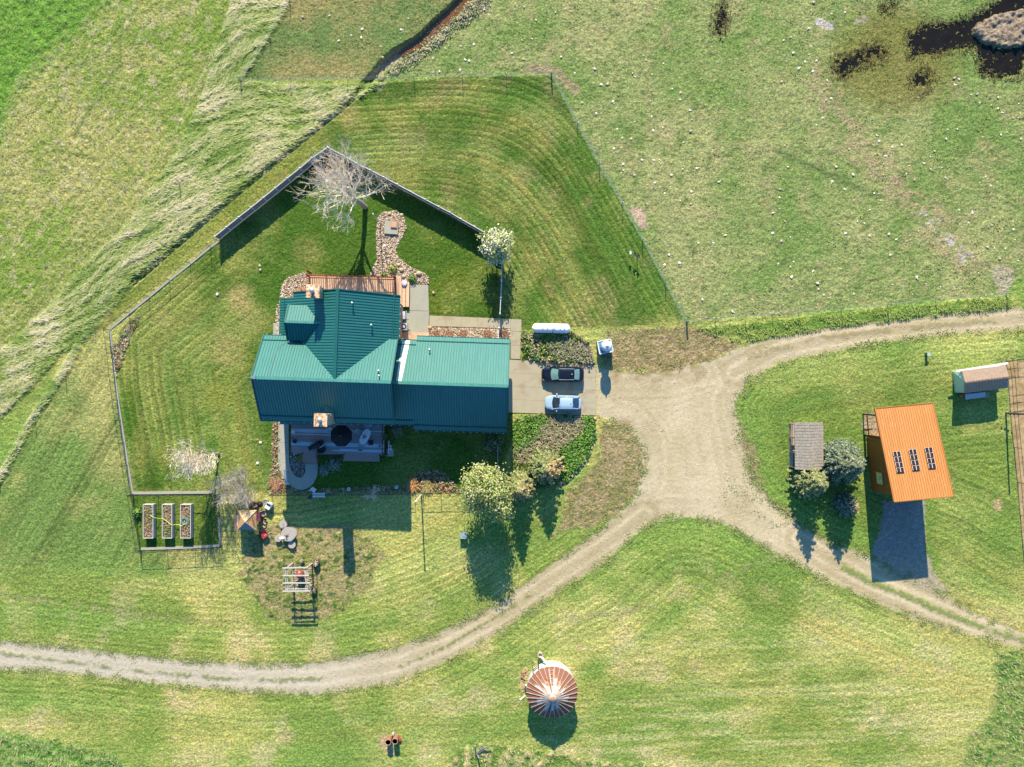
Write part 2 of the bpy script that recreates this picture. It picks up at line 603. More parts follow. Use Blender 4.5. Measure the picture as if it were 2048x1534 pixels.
def build_ground():
    xs = np.arange(GX0, GX1 + 1e-6, GD, dtype=np.float32)
    ys = np.arange(GY0, GY1 + 1e-6, GD, dtype=np.float32)
    nx, ny = len(xs), len(ys)
    X, Y = np.meshgrid(xs, ys)
    u = (1024 + X * S).ravel()
    v = (767 - Y * S).ravel()
    N = u.size
    lo = fbm(u / 190, v / 190, 1, 4)
    mid = fbm(u / 55, v / 55, 2, 4)
    hi = fbm(u / 11, v / 11, 3, 3)
    fine = vnoise(u / 3.1, v / 3.1, 5)
    grit = vnoise(u / 5.2, v / 5.2, 15) * .6 + fine * .4
    wob = (fbm(u / 16, v / 16, 7, 3) - 0.5) * 22
    wobs = (fbm(u / 6, v / 6, 8, 2) - 0.5) * 9
    col = np.zeros((N, 3), dtype=np.float32)
    z = np.zeros(N, dtype=np.float32)
    zone = np.zeros(N, dtype=np.int16)

    def mix(a, b, t):
        a, b = np.asarray(a, dtype=np.float32), np.asarray(b, dtype=np.float32)
        return a + (b - a) * t[:, None]

    def lay(m, c):
        col[:] = col + (np.asarray(c, dtype=np.float32) - col) * m[:, None]

    def hgt(m, h):
        z[:] = z + (h - z) * m

    def lines(d, sp, seed, w_=.17):
        """crisp mower tracks: thin pale lines a constant distance apart, broken along their length"""
        f = np.abs(((d + (vnoise(u / 70, v / 70, seed) - .5) * 5) / sp) % 1.0 - .5)
        k_ = np.clip((fbm(u / 60, v / 60, seed + 1, 3) - .34) * 4, 0, 1)
        g = np.abs(((d + 2.4 + (vnoise(u / 70, v / 70, seed) - .5) * 5) / sp) % 1.0 - .5)
        return (np.exp(-(f / w_) ** 2) * .24 - np.exp(-(g / w_) ** 2) * .17) * k_

    def setz(m, i):
        zone[m > 0.5] = i

    def stripe(d, wl, seed):
        return np.clip((vnoise(d / wl, (u * .8 + v * .6) / (wl * 9 + 60), seed) - 0.5) * 3.0, -1.2, 1.2)

    # 0 mown field all round
    dro = dline(ROAD, u, v, True)
    green, yel, dry = D(142, 172, 66), D(198, 200, 100), D(216, 200, 142)
    tone = np.clip((lo - 0.5) * 2.6 + (mid - 0.5) * 1.6 + 0.36 + sst(v, 1150, 1420) * 0.34 * sst(u, 800, 1100) - sst(u, 1500, 1900) * sst(v, 650, 800) * (1 - sst(v, 1150, 1300)) * 0.2, 0, 1)
    base = mix(green, yel, tone)
    base = mix(base, dry, np.clip((mid - 0.58) * 5, 0, 1) * 0.55 * sst(v, 1000, 1400))
    st = stripe(dro + (mid - .5) * 6, 5, 21) * 0.6 + stripe(dro, 16, 23) * 0.5 + stripe(dro, 40, 22) * 0.35
    rowf = sst(v, 1200, 1330) * sst(dro, 40, 140)
    row = (vnoise(u / 70, (v + u * .05) / 4.5, 25) - .5) * 2.6 + (vnoise(u / 160, (v + u * .05) / 13, 26) - .5) * 2
    st = st * (1 - rowf) + row * .7 * rowf
    base = mix(base, dry, np.clip(row, 0, 1) * rowf * .35 * sst(u, 900, 1300))
    base = base * (1 + 0.13 * st + 1.5 * lines(dro, 13, 201) * (1 - rowf) + lines(v + u * .05, 17, 205) * rowf * .8)[:, None]
    base[:, 0] *= 1 + 0.07 * stripe(dro, 27, 24)
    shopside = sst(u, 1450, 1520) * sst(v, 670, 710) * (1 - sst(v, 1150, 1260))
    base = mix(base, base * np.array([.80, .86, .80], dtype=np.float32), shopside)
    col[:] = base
    z[:] = (hi - .5) * 0.08 + (grit - .5) * 0.11

    # left mown field: stripes run with the tall grass edge
    m = sst(sdpoly(MOWN_L, u, v) + wobs, -4, 6)
    dl = dline([(190, 652), (72, 838), (0, 965), (-90, 1110)], u, v)
    c = mix(D(122, 154, 66), D(182, 180, 98), np.clip((lo - .5) * 2.4 + (mid - .5) * 1.6 + .5, 0, 1))
    c = c * (1 + 0.09 * stripe(dl, 6, 33) + 0.11 * stripe(dl, 15, 31) + 0.08 * stripe(dl, 40, 32) + lines(dl, 15, 209) * 1.4)[:, None]
    lay(m * (1 - sst(v, 1080, 1200)), c)
    # pastures
    m = sst(sdpoly(PAST_L, u, v) + wobs * .4, -2, 3)
    c = mix(D(120, 148, 74), D(168, 160, 92), np.clip((mid - .5) * 3 + (lo - .5) + .42, 0, 1))
    lay(m, c * (0.86 + 0.28 * hi)[:, None])
    setz(m, 2)
    hgt(m, (hi - .5) * 0.07 + (grit - .5) * 0.125)
    m = sst(sdpoly(PAST_R, u, v) + wobs * .4, -2, 3)
    c = mix(D(132, 164, 76), D(180, 184, 112), np.clip((mid - .5) * 1.5 + (lo - .5) * 1.6 + .5 - .15 * sst(v, 200, 20), 0, 1))
    c = mix(c, D(188, 172, 120), np.clip((fbm(u / 34, v / 34, 41, 3) - .58) * 5, 0, 1) * .45)
    c = mix(c, D(98, 136, 54), np.clip((fbm(u / 15, v / 15, 42, 3) - .62) * 5, 0, 1) * .6)
    gate = dline([(1640, 170), (1720, 300), (1830, 400), (1930, 520)], u, v)
    c = mix(c, D(186, 164, 120), sst(46 - gate + wob * 1.6, 0, 34) * np.clip((hi - .3) * 2.4, 0, 1) * 0.85)
    c = mix(c, D(206, 200, 180), sst(14 - dline([(1850, 430), (1890, 470), (1935, 520)], u, v) + wobs * 2.2, 0, 10) * np.clip((hi - .42) * 5, 0, 1))
    c = mix(c, D(205, 190, 160), sst(24 - dline([(2005, 545), (2018, 580)], u, v) + wob, 0, 16) * .8)
    c = mix(c, D(222, 190, 160), sst(sdpoly([(1255, 408), (1285, 412), (1302, 455), (1280, 460), (1262, 430)], u, v) + wobs, 0, 5))
    c = mix(c, D(214, 206, 196), sst(11 - dline([(1635, 45), (1660, 52)], u, v) + wobs, 0, 7))
    c = mix(c, D(196, 186, 164), sst(9 - dline([(1710, 45), (1735, 36)], u, v) + wobs * 1.5, 0, 9))
    c = mix(c, D(92, 116, 66), sst(10 - np.abs(dline([(1560, 305), (1650, 345), (1760, 395)], u, v)), 0, 9) * .5)
    c = mix(c, D(178, 158, 120), sst(16 - dline([(1060, 134), (1110, 145), (1150, 178)], u, v) + wobs * 1.5, 0, 10) * .8)
    olive = sst(170 - np.hypot(u - 1790, (v - 120) * 1.25), 0, 90)
    c = mix(c, D(140, 134, 58), olive * .75)
    lay(m, c * (0.86 + 0.28 * hi)[:, None])
    setz(m, 2)
    hgt(m, (hi - .5) * 0.08 + (grit - .5) * 0.135 + np.clip(mid - .62, 0, 1) * .4)
    # strip of mixed pale grass along the pasture fence
    df = dline([(1103, 149), (1154, 249), (1198, 331), (1243, 408), (1285, 481), (1332, 568), (1372, 641)], u, v)
    lay(sst(9 - df + wobs, 0, 6) * .6, D(122, 160, 104))
    # lush verge under the roadside fence
    verge = [(1385, 655), (1500, 645), (1600, 636), (1800, 612), (1960, 596), (2018, 592), (2020, 612), (1950, 620), (1800, 638), (1650, 656), (1540, 672), (1480, 676), (1420, 664)]
    m = sst(sdpoly(verge, u, v) + wobs, -3, 4)
    lay(m * np.clip(.35 + (mid - .4) * 4, 0, 1), mix(D(92, 140, 40), D(140, 174, 62), hi))
    hgt(m, 0.06 + (hi - .5) * 0.25)

    # hay field, upper left
    m = sst(sdpoly(HAY, u, v) + wobs * .5, -2, 4)
    diag = u * 0.66 + v * 0.75
    c = mix(D(138, 170, 54), D(194, 190, 104), np.clip((lo - .5) * 2.2 + (mid - .5) * 2.0 + (hi - .5) * .9 + .5, 0, 1))
    c = mix(c, D(206, 196, 140), np.clip((fbm(u / 12, v / 12, 51, 3) - .56) * 5, 0, 1) * .75)
    c = mix(c, D(98, 146, 36), sst(np.hypot(u - 150, v - 330) * 0 + (380 - dline([(450, 60), (400, 300), (230, 440), (60, 640)], u, v) * 6), 0, 300) * .45 * np.clip((mid - .35) * 3, 0, 1))
    swath = lic(u, v, -.86 + u * 0, 6.5, 53, 9, 5.0)
    c = c * (.90 + .2 * swath)[:, None]
    for ln in ([(252, 40), (236, 130), (160, 255)], [(430, 90), (395, 170), (330, 300)], [(300, 20), (262, 110)]):
        c = mix(c, D(214, 206, 146), sst(4 - np.abs(dline(ln, u, v)) + wobs * .3, 0, 3) * .5)
    hg = sst(sdpoly(HAY_GREEN, u, v, 200) + wob * 1.3, -6, 50)
    c = mix(c, mix(D(88, 160, 20), D(122, 176, 48), hi), hg * .92)
    for ln in ([(245, 60), (238, 130), (150, 265)], [(160, 270), (180, 275)], [(110, 300), (185, 315)]):
        c = mix(c, D(96, 134, 44), sst(5 - np.abs(dline(ln, u, v) - 1) + wobs * .3, 0, 3) * .55)
    lay(m, c)
    setz(m, 3)
    hgt(m, (fbm(u / 8, v / 8, 52, 3) - .5) * 0.20 + (swath - .5) * .06 + hg * (hi - .3) * .25)
    # tall combed grass
    ang = (fbm(u / 130, v / 130, 61, 2) - .5) * 1.6 - .42
    near = sdpoly(TALL_A, u, v) > -12
    near |= sdpoly(TALL_B, u, v) > -12
    comb = np.full(N, .5, dtype=np.float32)
    comb[near] = .6 * lic(u[near], v[near], ang[near], 5.5, 62) + .4 * lic(u[near], v[near], ang[near], 13, 64, 9, 6.0)
    for P in (TALL_A, TALL_B):
        m = sst(sdpoly(P, u, v) + wobs * .7, -1, 3)
        straw = np.clip((comb - .5) * 2.0 + .5 + (mid - .5) * 1.8, 0, 1)
        c = mix(D(112, 152, 62), D(196, 196, 122), straw)
        c = mix(c, D(220, 206, 168), np.clip((fbm(u / 40, v / 40, 63, 3) - .55) * 6, 0, 1) * straw)
        c = c * 1.12
        lay(m, c)
        setz(m, 4)
        hgt(m, 0.16 + (comb - .5) * 0.36 + (fine - .5) * .12 + (hi - .5) * .15)
    # ditch
    d = dline(DITCH, u, v)
    m = sst(9 - d + wobs * .5, 0, 6)
    z[:] -= m * 0.5
    lay(m * .6, D(84, 110, 56))
    m = sst(6 - np.abs(dline([(p[0] + 10, p[1] + 9) for p in DITCH[1:]], u, v)) + wobs * .4, 0, 4)
    lay(m * .85, D(214, 206, 150))

    # outer lawn
    m = sst(sdpoly(LAWN_O, u, v) + wobs * .3, -1, 2)
    d1 = dline([(600, 175), (762, 167), (1103, 150)], u, v)
    d2 = dline([(1103, 150), (1372, 641)], u, v)
    k = 60.0
    do = -k * np.log(np.exp(-d1 / k) + np.exp(-d2 / k))
    d3 = dline([(762, 168), (640, 258), (480, 388), (240, 602)], u, v)
    do = np.where(u < 660, d3, do)
    c = mix(D(92, 130, 36), D(152, 160, 72), np.clip((lo - .5) * 2.0 + (mid - .5) * 2.2 + .40 - .25 * sst(60 - d2, 0, 60), 0, 1))
    c = mix(c, D(158, 150, 86), np.clip((fbm(u / 40, v / 60, 71, 3) - .58) * 6, 0, 1) * .55)
    s1 = .8 * stripe(do + (mid - .5) * 4, 5, 72) + .8 * stripe(do, 12, 75) + .5 * stripe(do, 32, 73)
    c = c * (1 + .11 * s1 + lines(do, 12, 213) * 2.4)[:, None]
    c[:, 0] *= 1 + .10 * stripe(do, 17, 74)
    c = mix(c, D(150, 160, 52), sst(40 - d3, 0, 30) * (u < 640) * .5)
    lay(m, c)
    setz(m, 1)
    hgt(m, (hi - .5) * 0.06 + (grit - .5) * 0.12)
    # inner lawn
    m = sst(sdpoly(LAWN_I, u, v), -1, 2)
    di = dline(FENCE_L, u, v)
    c = mix(D(82, 124, 24), D(144, 158, 66), np.clip((lo - .5) * 1.6 + (mid - .5) * 2.4 + .42 - .4 * sst(u, 560, 760) - .25 * sst(v, 560, 420), 0, 1))
    s1 = .8 * stripe(di + (mid - .5) * 5, 5, 82) + .9 * stripe(di, 14, 85) + .5 * stripe(di, 34, 83)
    s1 = s1 * (1 - sst(u, 450, 560))
    c = c * (1 + .12 * s1 + lines(di, 15, 217) * 2.4 * (1 - sst(u, 430, 520)))[:, None]
    c[:, 0] *= 1 + .12 * stripe(di, 21, 84) * (1 - sst(u, 560, 640))
    for (px, py, r, a) in ((480, 598, 34, .9), (450, 700, 50, .55), (330, 640, 30, .3), (505, 640, 40, .35), (610, 500, 40, .3)):
        c = mix(c, D(186, 172, 98), sst(r - np.hypot(u - px, v - py) + wob, -6, r * .8) * a)
    for (px, py, r, a) in ((430, 790, 45, .5), (330, 915, 26, .8), (860, 600, 60, .35), (915, 560, 40, .4)):
        c = mix(c, D(140, 146, 26), sst(r - np.hypot(u - px, v - py) + wob, -6, r) * a)
    dd = dline(LAWN_I, u, v, True)
    c = mix(c, D(172, 156, 90), sst(7 - dd + wobs * .6, 0, 6) * .55)
    lay(m, c)
    setz(m, 1)
    hgt(m, (hi - .5) * 0.06 + (grit - .5) * 0.125)
    m = sst(sdpoly(GARDEN, u, v), -1, 2)
    lay(m, mix(D(80, 124, 24), D(128, 150, 50), np.clip((mid - .3) * 2, 0, 1)))
    # under the white fence corner: bare bark
    m = sst(sdpoly([(655, 306), (612, 342), (640, 352), (690, 350), (730, 360), (720, 340)], u, v) + wobs, -3, 4)
    lay(m, mix(D(120, 84, 66), D(88, 62, 50), hi))
    # yard between pergola, trees, bin
    for P, c1, c2, a, i in ((DIRT_P, D(186, 164, 118), D(146, 152, 78), .8, 7), (DIRT_S, D(186, 162, 118), D(150, 142, 86), .9, 7), (DIRT_T, D(190, 164, 118), D(156, 140, 92), .92, 7),
                            (DIRT_E, D(178, 158, 114), D(146, 140, 84), .85, 7), (BED_L, D(182, 172, 140), D(110, 120, 70), .9, 8), (BED_W, D(176, 156, 118), D(130, 120, 74), .95, 8),
                            (BED_M, D(142, 108, 76), D(108, 84, 60), .95, 8), (BED_F, D(168, 142, 108), D(118, 112, 66), .9, 8), (BED_C, D(110, 104, 88), D(90, 90, 70), .95, 8)):
        m = sst(sdpoly(P, u, v) + (wob if i == 7 else wobs * .5), -6 if i == 7 else -1, 8 if i == 7 else 2)
        lay(m * a, mix(c1, c2, np.clip((hi - .5) * 3 + (mid - .5) * 1.5 + .45, 0, 1)))
        setz(m, i)
        if i == 7:
            hgt(m, (hi - .5) * .06 + (grit - .5) * .15)
    m = sst(sdpoly(DIRT_P, u, v) + wob, -4, 8) * np.clip((fbm(u / 9, v / 9, 91, 3) - .62) * 9, 0, 1)
    lay(m, D(96, 132, 50))
    z[:] += m * .1
    # weedy beds
    for P in (BED_N, BED_S):
        m = sst(sdpoly(P, u, v) + wobs * .4, -1, 3)
        lay(m, mix(D(92, 122, 44), D(150, 136, 86), np.clip((hi - .5) * 3.4 + .45, 0, 1)))
        setz(m, 8)
        hgt(m, .05 + (hi - .4) * .25)
    for P in (ROCK_N, ROCK_G, ROCK_W):
        m = sst(sdpoly(P, u, v) + wobs * .2, -1, 1)
        lay(m, mix(D(186, 160, 132), D(130, 112, 92), np.clip((fine - .5) * 2 + .5, 0, 1)))
        setz(m, 9)
        hgt(m, .02 + (fine - .5) * .06)

    # gravel road
    sdr = sdpoly(ROAD, u, v, 40)
    m = sst(sdr + wobs * .9 + wob * .25, -3, 5)
    c = mix(D(216, 202, 162), D(236, 222, 186), np.clip((mid - .5) * 2 + .5, 0, 1))
    c = c * (0.93 + .14 * fine)[:, None] * (.95 + .1 * hi)[:, None]
    ctr = np.minimum(np.minimum(dline([(-120, 1306), (0, 1311), (100, 1318), (300, 1341), (500, 1357), (640, 1356), (790, 1331), (900, 1288), (1000, 1234), (1095, 1165), (1200, 1096), (1290, 1030)], u, v),
                                dline([(1600, 1078), (1691, 1136), (1746, 1166), (1813, 1191), (1868, 1216), (1924, 1238), (1979, 1260), (2048, 1281), (2200, 1338)], u, v)),
                     dline([(1470, 745), (1560, 700), (1650, 680), (1800, 659), (1940, 645), (2048, 637), (2200, 628)], u, v))
    near_c = sst(34 - ctr, 0, 8)
    rt = np.exp(-((ctr - 13 + (hi - .5) * 3) / 5.0) ** 2)
    c = c * (1 + near_c * (rt * .10 - .05 * (1 - rt)))[:, None]
    c = mix(c, D(196, 180, 136), near_c * (1 - rt) * .45)
    c = c * (1 + .06 * stripe(dro, 7, 221))[:, None]
    rut = sst(13 - sdr, 0, 10) * .35
    c = mix(c, D(188, 172, 132), np.clip(rut + (hi - .5), 0, 1) * .5)
    c = mix(c, D(182, 156, 112), sst(20 - np.hypot((u - 1250) * .6, v - 850) + wob, 0, 20) * .7)
    c = mix(c, D(182, 160, 120), sst(38 - dline([(1225, 742), (1330, 752), (1420, 735)], u, v) + wob * 1.5, 0, 30) * np.clip((hi - .3) * 2.6, 0, 1) * .7)
    pale = sst(60 - dline([(-100, 1310), (300, 1342), (640, 1352), (800, 1330), (1000, 1235)], u, v), 0, 40) * sst(u, 1000, 500)
    c = mix(c, D(226, 220, 204), pale * .6)
    lay(m, c)
    setz(m, 5)
    hgt(m, -.03 + (fine - .5) * .035)
    for L, wdt, a, gc in ((CROWN_1, 6, .75, D(136, 152, 90)), (CROWN_2, 9, .85, D(136, 164, 80)), (CROWN_3, 8, .6, D(168, 158, 110)), (CROWN_4, 5, .7, D(126, 146, 70))):
        d = dline(L, u, v)
        m = sst(wdt - d + wobs * 1.3, 0, wdt * .8) * np.clip((fbm(u / 24, v / 24, 95, 3) - (.15 if L is CROWN_2 else .30)) * 6, 0, 1) * a
        lay(m, gc)
        z[:] += m * .06
    m = sst(sdpoly(SHOPG, u, v) + wob * .6, -4, 8)
    c = mix(D(176, 172, 160), D(196, 184, 156), sst(v, 1090, 1160))
    lay(m, c * (.8 + .4 * fine)[:, None])
    setz(m, 6)
    m = sst(sdpoly(SHOPD, u, v) + wobs, -2, 4)
    lay(m, mix(D(206, 184, 148), D(170, 150, 116), hi))
    m = sst(sdpoly(CORRAL, u, v, 150), -1, 3)
    lay(m, mix(D(210, 186, 142), D(182, 156, 112), np.clip((hi - .5) * 2.6 + (mid - .5) + .45, 0, 1)))
    setz(m, 6)
    hgt(m, (hi - .5) * .10 + (fine - .5) * .05)
    # bare spots
    for (px, py, r) in ((1995, 1010, 11), (1162, 1296, 5), (575, 1470, 6), (770, 1484, 14), (780, 1500, 10), (1050, 1345, 8), (1045, 1372, 9)):
        lay(sst(r - np.hypot(u - px, (v - py) * .8) + wobs, -2, 5) * .85, D(214, 184, 134))
    # mouse runs across the lower field
    for L in ([(1560, 1112), (1480, 1140), (1380, 1180), (1300, 1215), (1110, 1242)], [(30, 1195), (150, 1210), (330, 1235), (440, 1245)]):
        d = dline(L, u, v)
        m = sst(7 - d + wobs * 1.6, 0, 5) * np.clip((fbm(u / 7, v / 7, 97, 2) - .35) * 4, 0, 1) * .6
        lay(m, D(176, 168, 116))
    # rank grass by the lower edge
    m = sst(sdpoly([(-100, 1450), (60, 1468), (160, 1490), (230, 1505), (280, 1560), (-100, 1600)], u, v) + wob, -8, 12)
    lay(m, mix(D(98, 152, 48), D(150, 178, 92), np.clip((hi - .5) * 3 + .5, 0, 1)))
    hgt(m, .08 + (hi - .5) * .4)
    m = sst(sdpoly([(925, 1492), (985, 1488), (1060, 1496), (1130, 1508), (1200, 1520), (1260, 1522), (1400, 1540), (1500, 1620), (900, 1620), (900, 1510)], u, v) + wob, -4, 10)
    lay(m, mix(D(112, 150, 50), D(206, 196, 128), np.clip((hi - .5) * 3 + .35, 0, 1)))
    hgt(m, .1 + (hi - .5) * .4)
    m = sst(sdpoly([(1990, 1300), (2060, 1300), (2200, 1350), (2200, 1620), (1900, 1620), (1930, 1480), (1985, 1420)], u, v) + wob, -10, 14)
    lay(m, mix(D(96, 146, 52), D(170, 180, 92), np.clip((hi - .5) * 2.6 + .5, 0, 1)))
    hgt(m, .05 + (fbm(u / 9, v / 9, 99, 3) - .5) * .3)

    # stream
    d = dline(STREAM, u, v)
    wd = 3.5 + 6.5 * sst(v, 150, 110)
    m = sst(wd + 5 - d + wobs * .35, 0, 4)
    lay(m, mix(D(150, 132, 96), D(196, 180, 146), sst(v, 60, 130)))
    setz(m, 2)
    z[:] = z - m * .75
    dr = dline([(p[0] + 17, p[1] + 14) for p in STREAM], u, v)
    m = sst(15 - dr + wobs * 1.4, 0, 10) * np.clip((fbm(u / 6, v / 6, 101, 2) - .35) * 4, 0, 1)
    lay(m * .85, D(186, 172, 132))
    z[:] += m * (fbm(u / 6, v / 6, 102, 2) - .2) * .5
    # marsh
    for P in MARSH:
        m = sst(sdpoly(P, u, v) + wob * 1.2, -12, 14)
        lay(m * .8, mix(D(78, 62, 32), D(112, 98, 40), np.clip((hi - .5) * 3 + .4, 0, 1)))
        z[:] = z - m * ((.24 if P is MARSH[0] else .15) + (.5 - fbm(u / 5, v / 5, 105, 3)) * .62)
    m = sst(sdpoly(ISLAND, u, v) + wobs, -2, 4)
    lay(m, mix(D(150, 132, 108), D(190, 170, 142), hi))
    hgt(m, .45 + (fbm(u / 7, v / 7, 106, 2) - .5) * .55)
    # ground kept below slabs, decks and houses
    for P in ([(819, 566), (857, 568), (859, 630), (1043, 637), (1044, 716), (1191, 730), (1190, 831), (1026, 826), (1020, 660), (858, 654), (858, 690), (800, 690), (800, 566)],
              [(556, 842), (580, 842), (580, 930), (590, 955), (610, 950), (610, 925), (637, 925), (636, 955), (626, 972), (604, 981), (590, 979), (575, 968), (562, 950), (555, 924)],
              [(560, 600), (800, 600), (1015, 690), (1015, 855), (560, 840)]):
        m = sst(sdpoly(P, u, v), -3, 0)
        hgt(m, -0.05)
    edge = np.minimum(np.minimum(X.ravel() - GX0, GX1 - X.ravel()), np.minimum(Y.ravel() - GY0, GY1 - Y.ravel()))
    z[:] *= sst(edge, 0, 2)
    gz_ = (zone != 5) & (zone != 6) & (zone != 9)
    rnd = rng.random(N).astype(np.float32)
    col *= np.where(gz_, .80 + .40 * rnd, .93 + .14 * rnd)[:, None]
    dandy = (rng.random(N) < .0022 * np.clip((mid - .45) * 8, 0, 1.5)) & np.isin(zone, (0, 1, 3, 7))
    col[dandy] = D(232, 206, 40)
    lum = (col * np.array([.30, .60, .10], dtype=np.float32)).sum(1)
    col[:] = np.where(gz_[:, None], col + (lum[:, None] * np.array([1.05, 1.0, .85], dtype=np.float32) - col) * .12, col)
    np.clip(col, .004, .8, out=col)
    V = np.stack([X.ravel(), Y.ravel(), z], axis=1)
    idx = np.arange(N).reshape(ny, nx)
    Q = np.stack([idx[:-1, :-1], idx[:-1, 1:], idx[1:, 1:], idx[1:, :-1]], axis=-1).reshape(-1, 4)
    qz = zone[Q[:, 0]]
    gm = attr_mat('grass_ground', amt=.62, bump=1.0, s1=4.0, s2=10, hue=.22, bdist=.10)
    gg = attr_mat('gravel_ground', amt=.16, bump=.5, s1=6, s2=16, rough=.95, hue=.05)
    names = {0: ('mown_field', 'open mown field of yellow green grass below the gravel road', 'field', gm),
             1: ('lawn', 'dark green mown lawn with mower stripes round the house', 'lawn', gm),
             2: ('pasture', 'pale grazed pasture strewn with light stones behind the wire fence', 'pasture', gm),
             3: ('hay_field', 'rough yellow green hay field in the upper left corner', 'field', gm),
             4: ('meadow', 'band of tall combed straw coloured grass beside the lawn', 'meadow', gm),
             5: ('gravel_road', 'pale gravel road joining in a wide junction beside the house', 'road', gg),
             6: ('dirt_yard', 'bare brown dirt and gravel of the corral and shop yard', 'yard', gg),
             7: ('dirt_patch', 'dry weedy dirt between the road and the lawns', 'ground', gm),
             8: ('flower_bed', 'weedy flower beds along the house walls, path and driveway', 'flower bed', gm),
             9: ('rock_bed', 'beds of tan river pebbles beside the house', 'rock bed', gg)}
    for i, (nm, lb, ct, mt) in names.items():
        q = Q[qz == i]
        if len(q) == 0:
            continue
        uq, inv = np.unique(q, return_inverse=True)
        o = np_obj(nm, V[uq], inv.reshape(-1, 4), mt, col[uq], smooth=True)
        put(o, lb, ct, kind='structure')
    # the plain beyond, out to the horizon
    far = 1500.0
    bx = [-far, -400, GX0, GX1, 400, far]
    by = [-far, -400, GY0, GY1, 400, far]
    vs, fs = [], []
    for yy in by:
        for xx in bx:
            vs.append((xx, yy, 0))
    for j in range(5):
        for i in range(5):
            if (i, j) != (2, 2):
                fs.append((j * 6 + i, j * 6 + i + 1, j * 6 + i + 7, j * 6 + i + 6))
    o = np_obj('ground', vs, fs, mat('plain', D(120, 142, 62), D(166, 162, 92), scale=.05, detail=8, rough=.95, spec=.1, bump=.5, bscale=3))
    put(o, 'open grassland stretching away on every side of the farm', 'ground', kind='structure')
    return (xs, ys, z.reshape(ny, nx))


GXS, GYS, GZ = build_ground()


def gz(x, y):
    i = int(round((x - GX0) / GD))
    j = int(round((y - GY0) / GD))
    if 0 <= i < len(GXS) and 0 <= j < len(GYS):
        return float(GZ[j, i])
    return 0.0


def gza(x, y):
    i = np.clip(np.round((x - GX0) / GD).astype(int), 0, len(GXS) - 1)
    j = np.clip(np.round((y - GY0) / GD).astype(int), 0, len(GYS) - 1)
    return GZ[j, i]


def WG(px, py):
    p = W(px, py)
    p.z = gz(p.x, p.y)
    return p


# water ------------------------------------------------------------
water_m = mat('pond_water', (.008, .008, .007), (.014, .012, .009), scale=.8, rough=.12, spec=.16)
creek_m = mat('creek_water', D(150, 100, 48), D(120, 84, 44), scale=1.2, rough=.12, spec=.5)
mb = MB()
for P in MARSH:
    cx = sum(p[0] for p in P) / len(P)
    cy = sum(p[1] for p in P) / len(P)
    mb.add([W(p[0] + (p[0] - cx) * .08, p[1] + (p[1] - cy) * .08, 0) + Vector((0, 0, -.09)) for p in P], [tuple(reversed(range(len(P))))])
put(mb.build('pond', water_m), 'dark marsh water standing in the pasture corner', 'pond', kind='structure')
mb = MB()
L, Rr = [], []
for i, p in enumerate(STREAM[:6]):
    w_ = (14, 12, 11, 10, 8, 5)[i]
    L.append(W(p[0] - w_ * .7, p[1] - w_ * .7) + Vector((0, 0, -.62)))
    Rr.append(W(p[0] + w_ * .7, p[1] + w_ * .7) + Vector((0, 0, -.62)))
for i in range(5):
    mb.add([L[i], L[i + 1], Rr[i + 1], Rr[i]], [(0, 1, 2, 3)])
put(mb.build('stream', creek_m), 'narrow brown stream between cut banks in the pasture', 'stream', kind='structure')
# ---------------------------------------------------------------- materials for built things
G_ROOF = (.018, .136, .134)
roof_m = mat('green_roof_metal', G_ROOF, (.026, .166, .160), scale=.8, rough=.55, spec=.3, stretch=(4, .3, 1), c3=(.05, .19, .175), c3scale=3, c3amt=.34)
roof_w = mat('green_wing_metal', G_ROOF, (.026, .166, .160), scale=.8, rough=.55, spec=.3, stretch=(.3, 4, 1), c3=(.05, .19, .175), c3scale=3, c3amt=.34)
roof_t = mat('green_trim_metal', (.010, .088, .084), (.014, .104, .098), scale=1.5, rough=.5, spec=.2)
ridge_m = mat('ridge_cap_metal', (.05, .22, .19), (.09, .27, .23), scale=2, rough=.5, spec=.2)
strip_m = mat('membrane_reflection', (.62, .66, .62), (.40, .52, .46), scale=.8, rough=.45, contrast=1.5)
white_m = mat('white_paint', (.72, .73, .74), (.60, .62, .63), scale=3, rough=.5)
steel_m = mat('galvanised_steel', (.42, .44, .46), (.30, .32, .34), scale=5, rough=.4, metal=.6)
siding_m = mat('house_siding', (.34, .27, .19), (.28, .22, .15), scale=3, rough=.8)
cedar_m = mat('cedar_wood', (.40, .20, .12), (.28, .13, .075), scale=3, rough=.75, stretch=(1, 6, 1))
cedar_l = mat('pale_cedar_boards', (.62, .43, .30), (.50, .33, .22), scale=2.5, rough=.75, stretch=(1, 5, 1))
redwood_m = mat('red_stained_wood', (.30, .085, .045), (.20, .055, .032), scale=3, rough=.7)
deck_a = mat('grey_deck_board', (.26, .30, .33), (.19, .22, .245), scale=2, rough=.7, stretch=(.4, 5, 1))
deck_b = mat('pale_deck_board', (.50, .58, .64), (.38, .45, .50), scale=2, rough=.65, stretch=(.4, 5, 1))
deck_c = mat('brown_deck_board', (.40, .27, .22), (.30, .20, .165), scale=2, rough=.7, stretch=(.4, 5, 1))
stone_m = mat('chimney_stone', (.44, .30, .18), (.62, .50, .36), scale=3.2, rough=.85, c3=(.20, .15, .11), c3scale=5, c3amt=.40, bump=.5)
cap_m = mat('chimney_cap', (.50, .36, .21), (.64, .52, .37), scale=4, rough=.85, contrast=1.6, c3=(.34, .18, .08), c3scale=3.5, c3amt=.46, bump=.4)
conc_m = mat('concrete', D(212, 206, 178), D(203, 195, 168), scale=1.2, rough=.85, detail=8, c3=D(198, 184, 156), c3scale=.7, c3amt=.40)
conc_g = mat('grey_concrete', D(204, 206, 190), D(192, 194, 180), scale=1.4, rough=.85, detail=8)
black_m = mat('black_plastic', (.012, .012, .014), rough=.5)
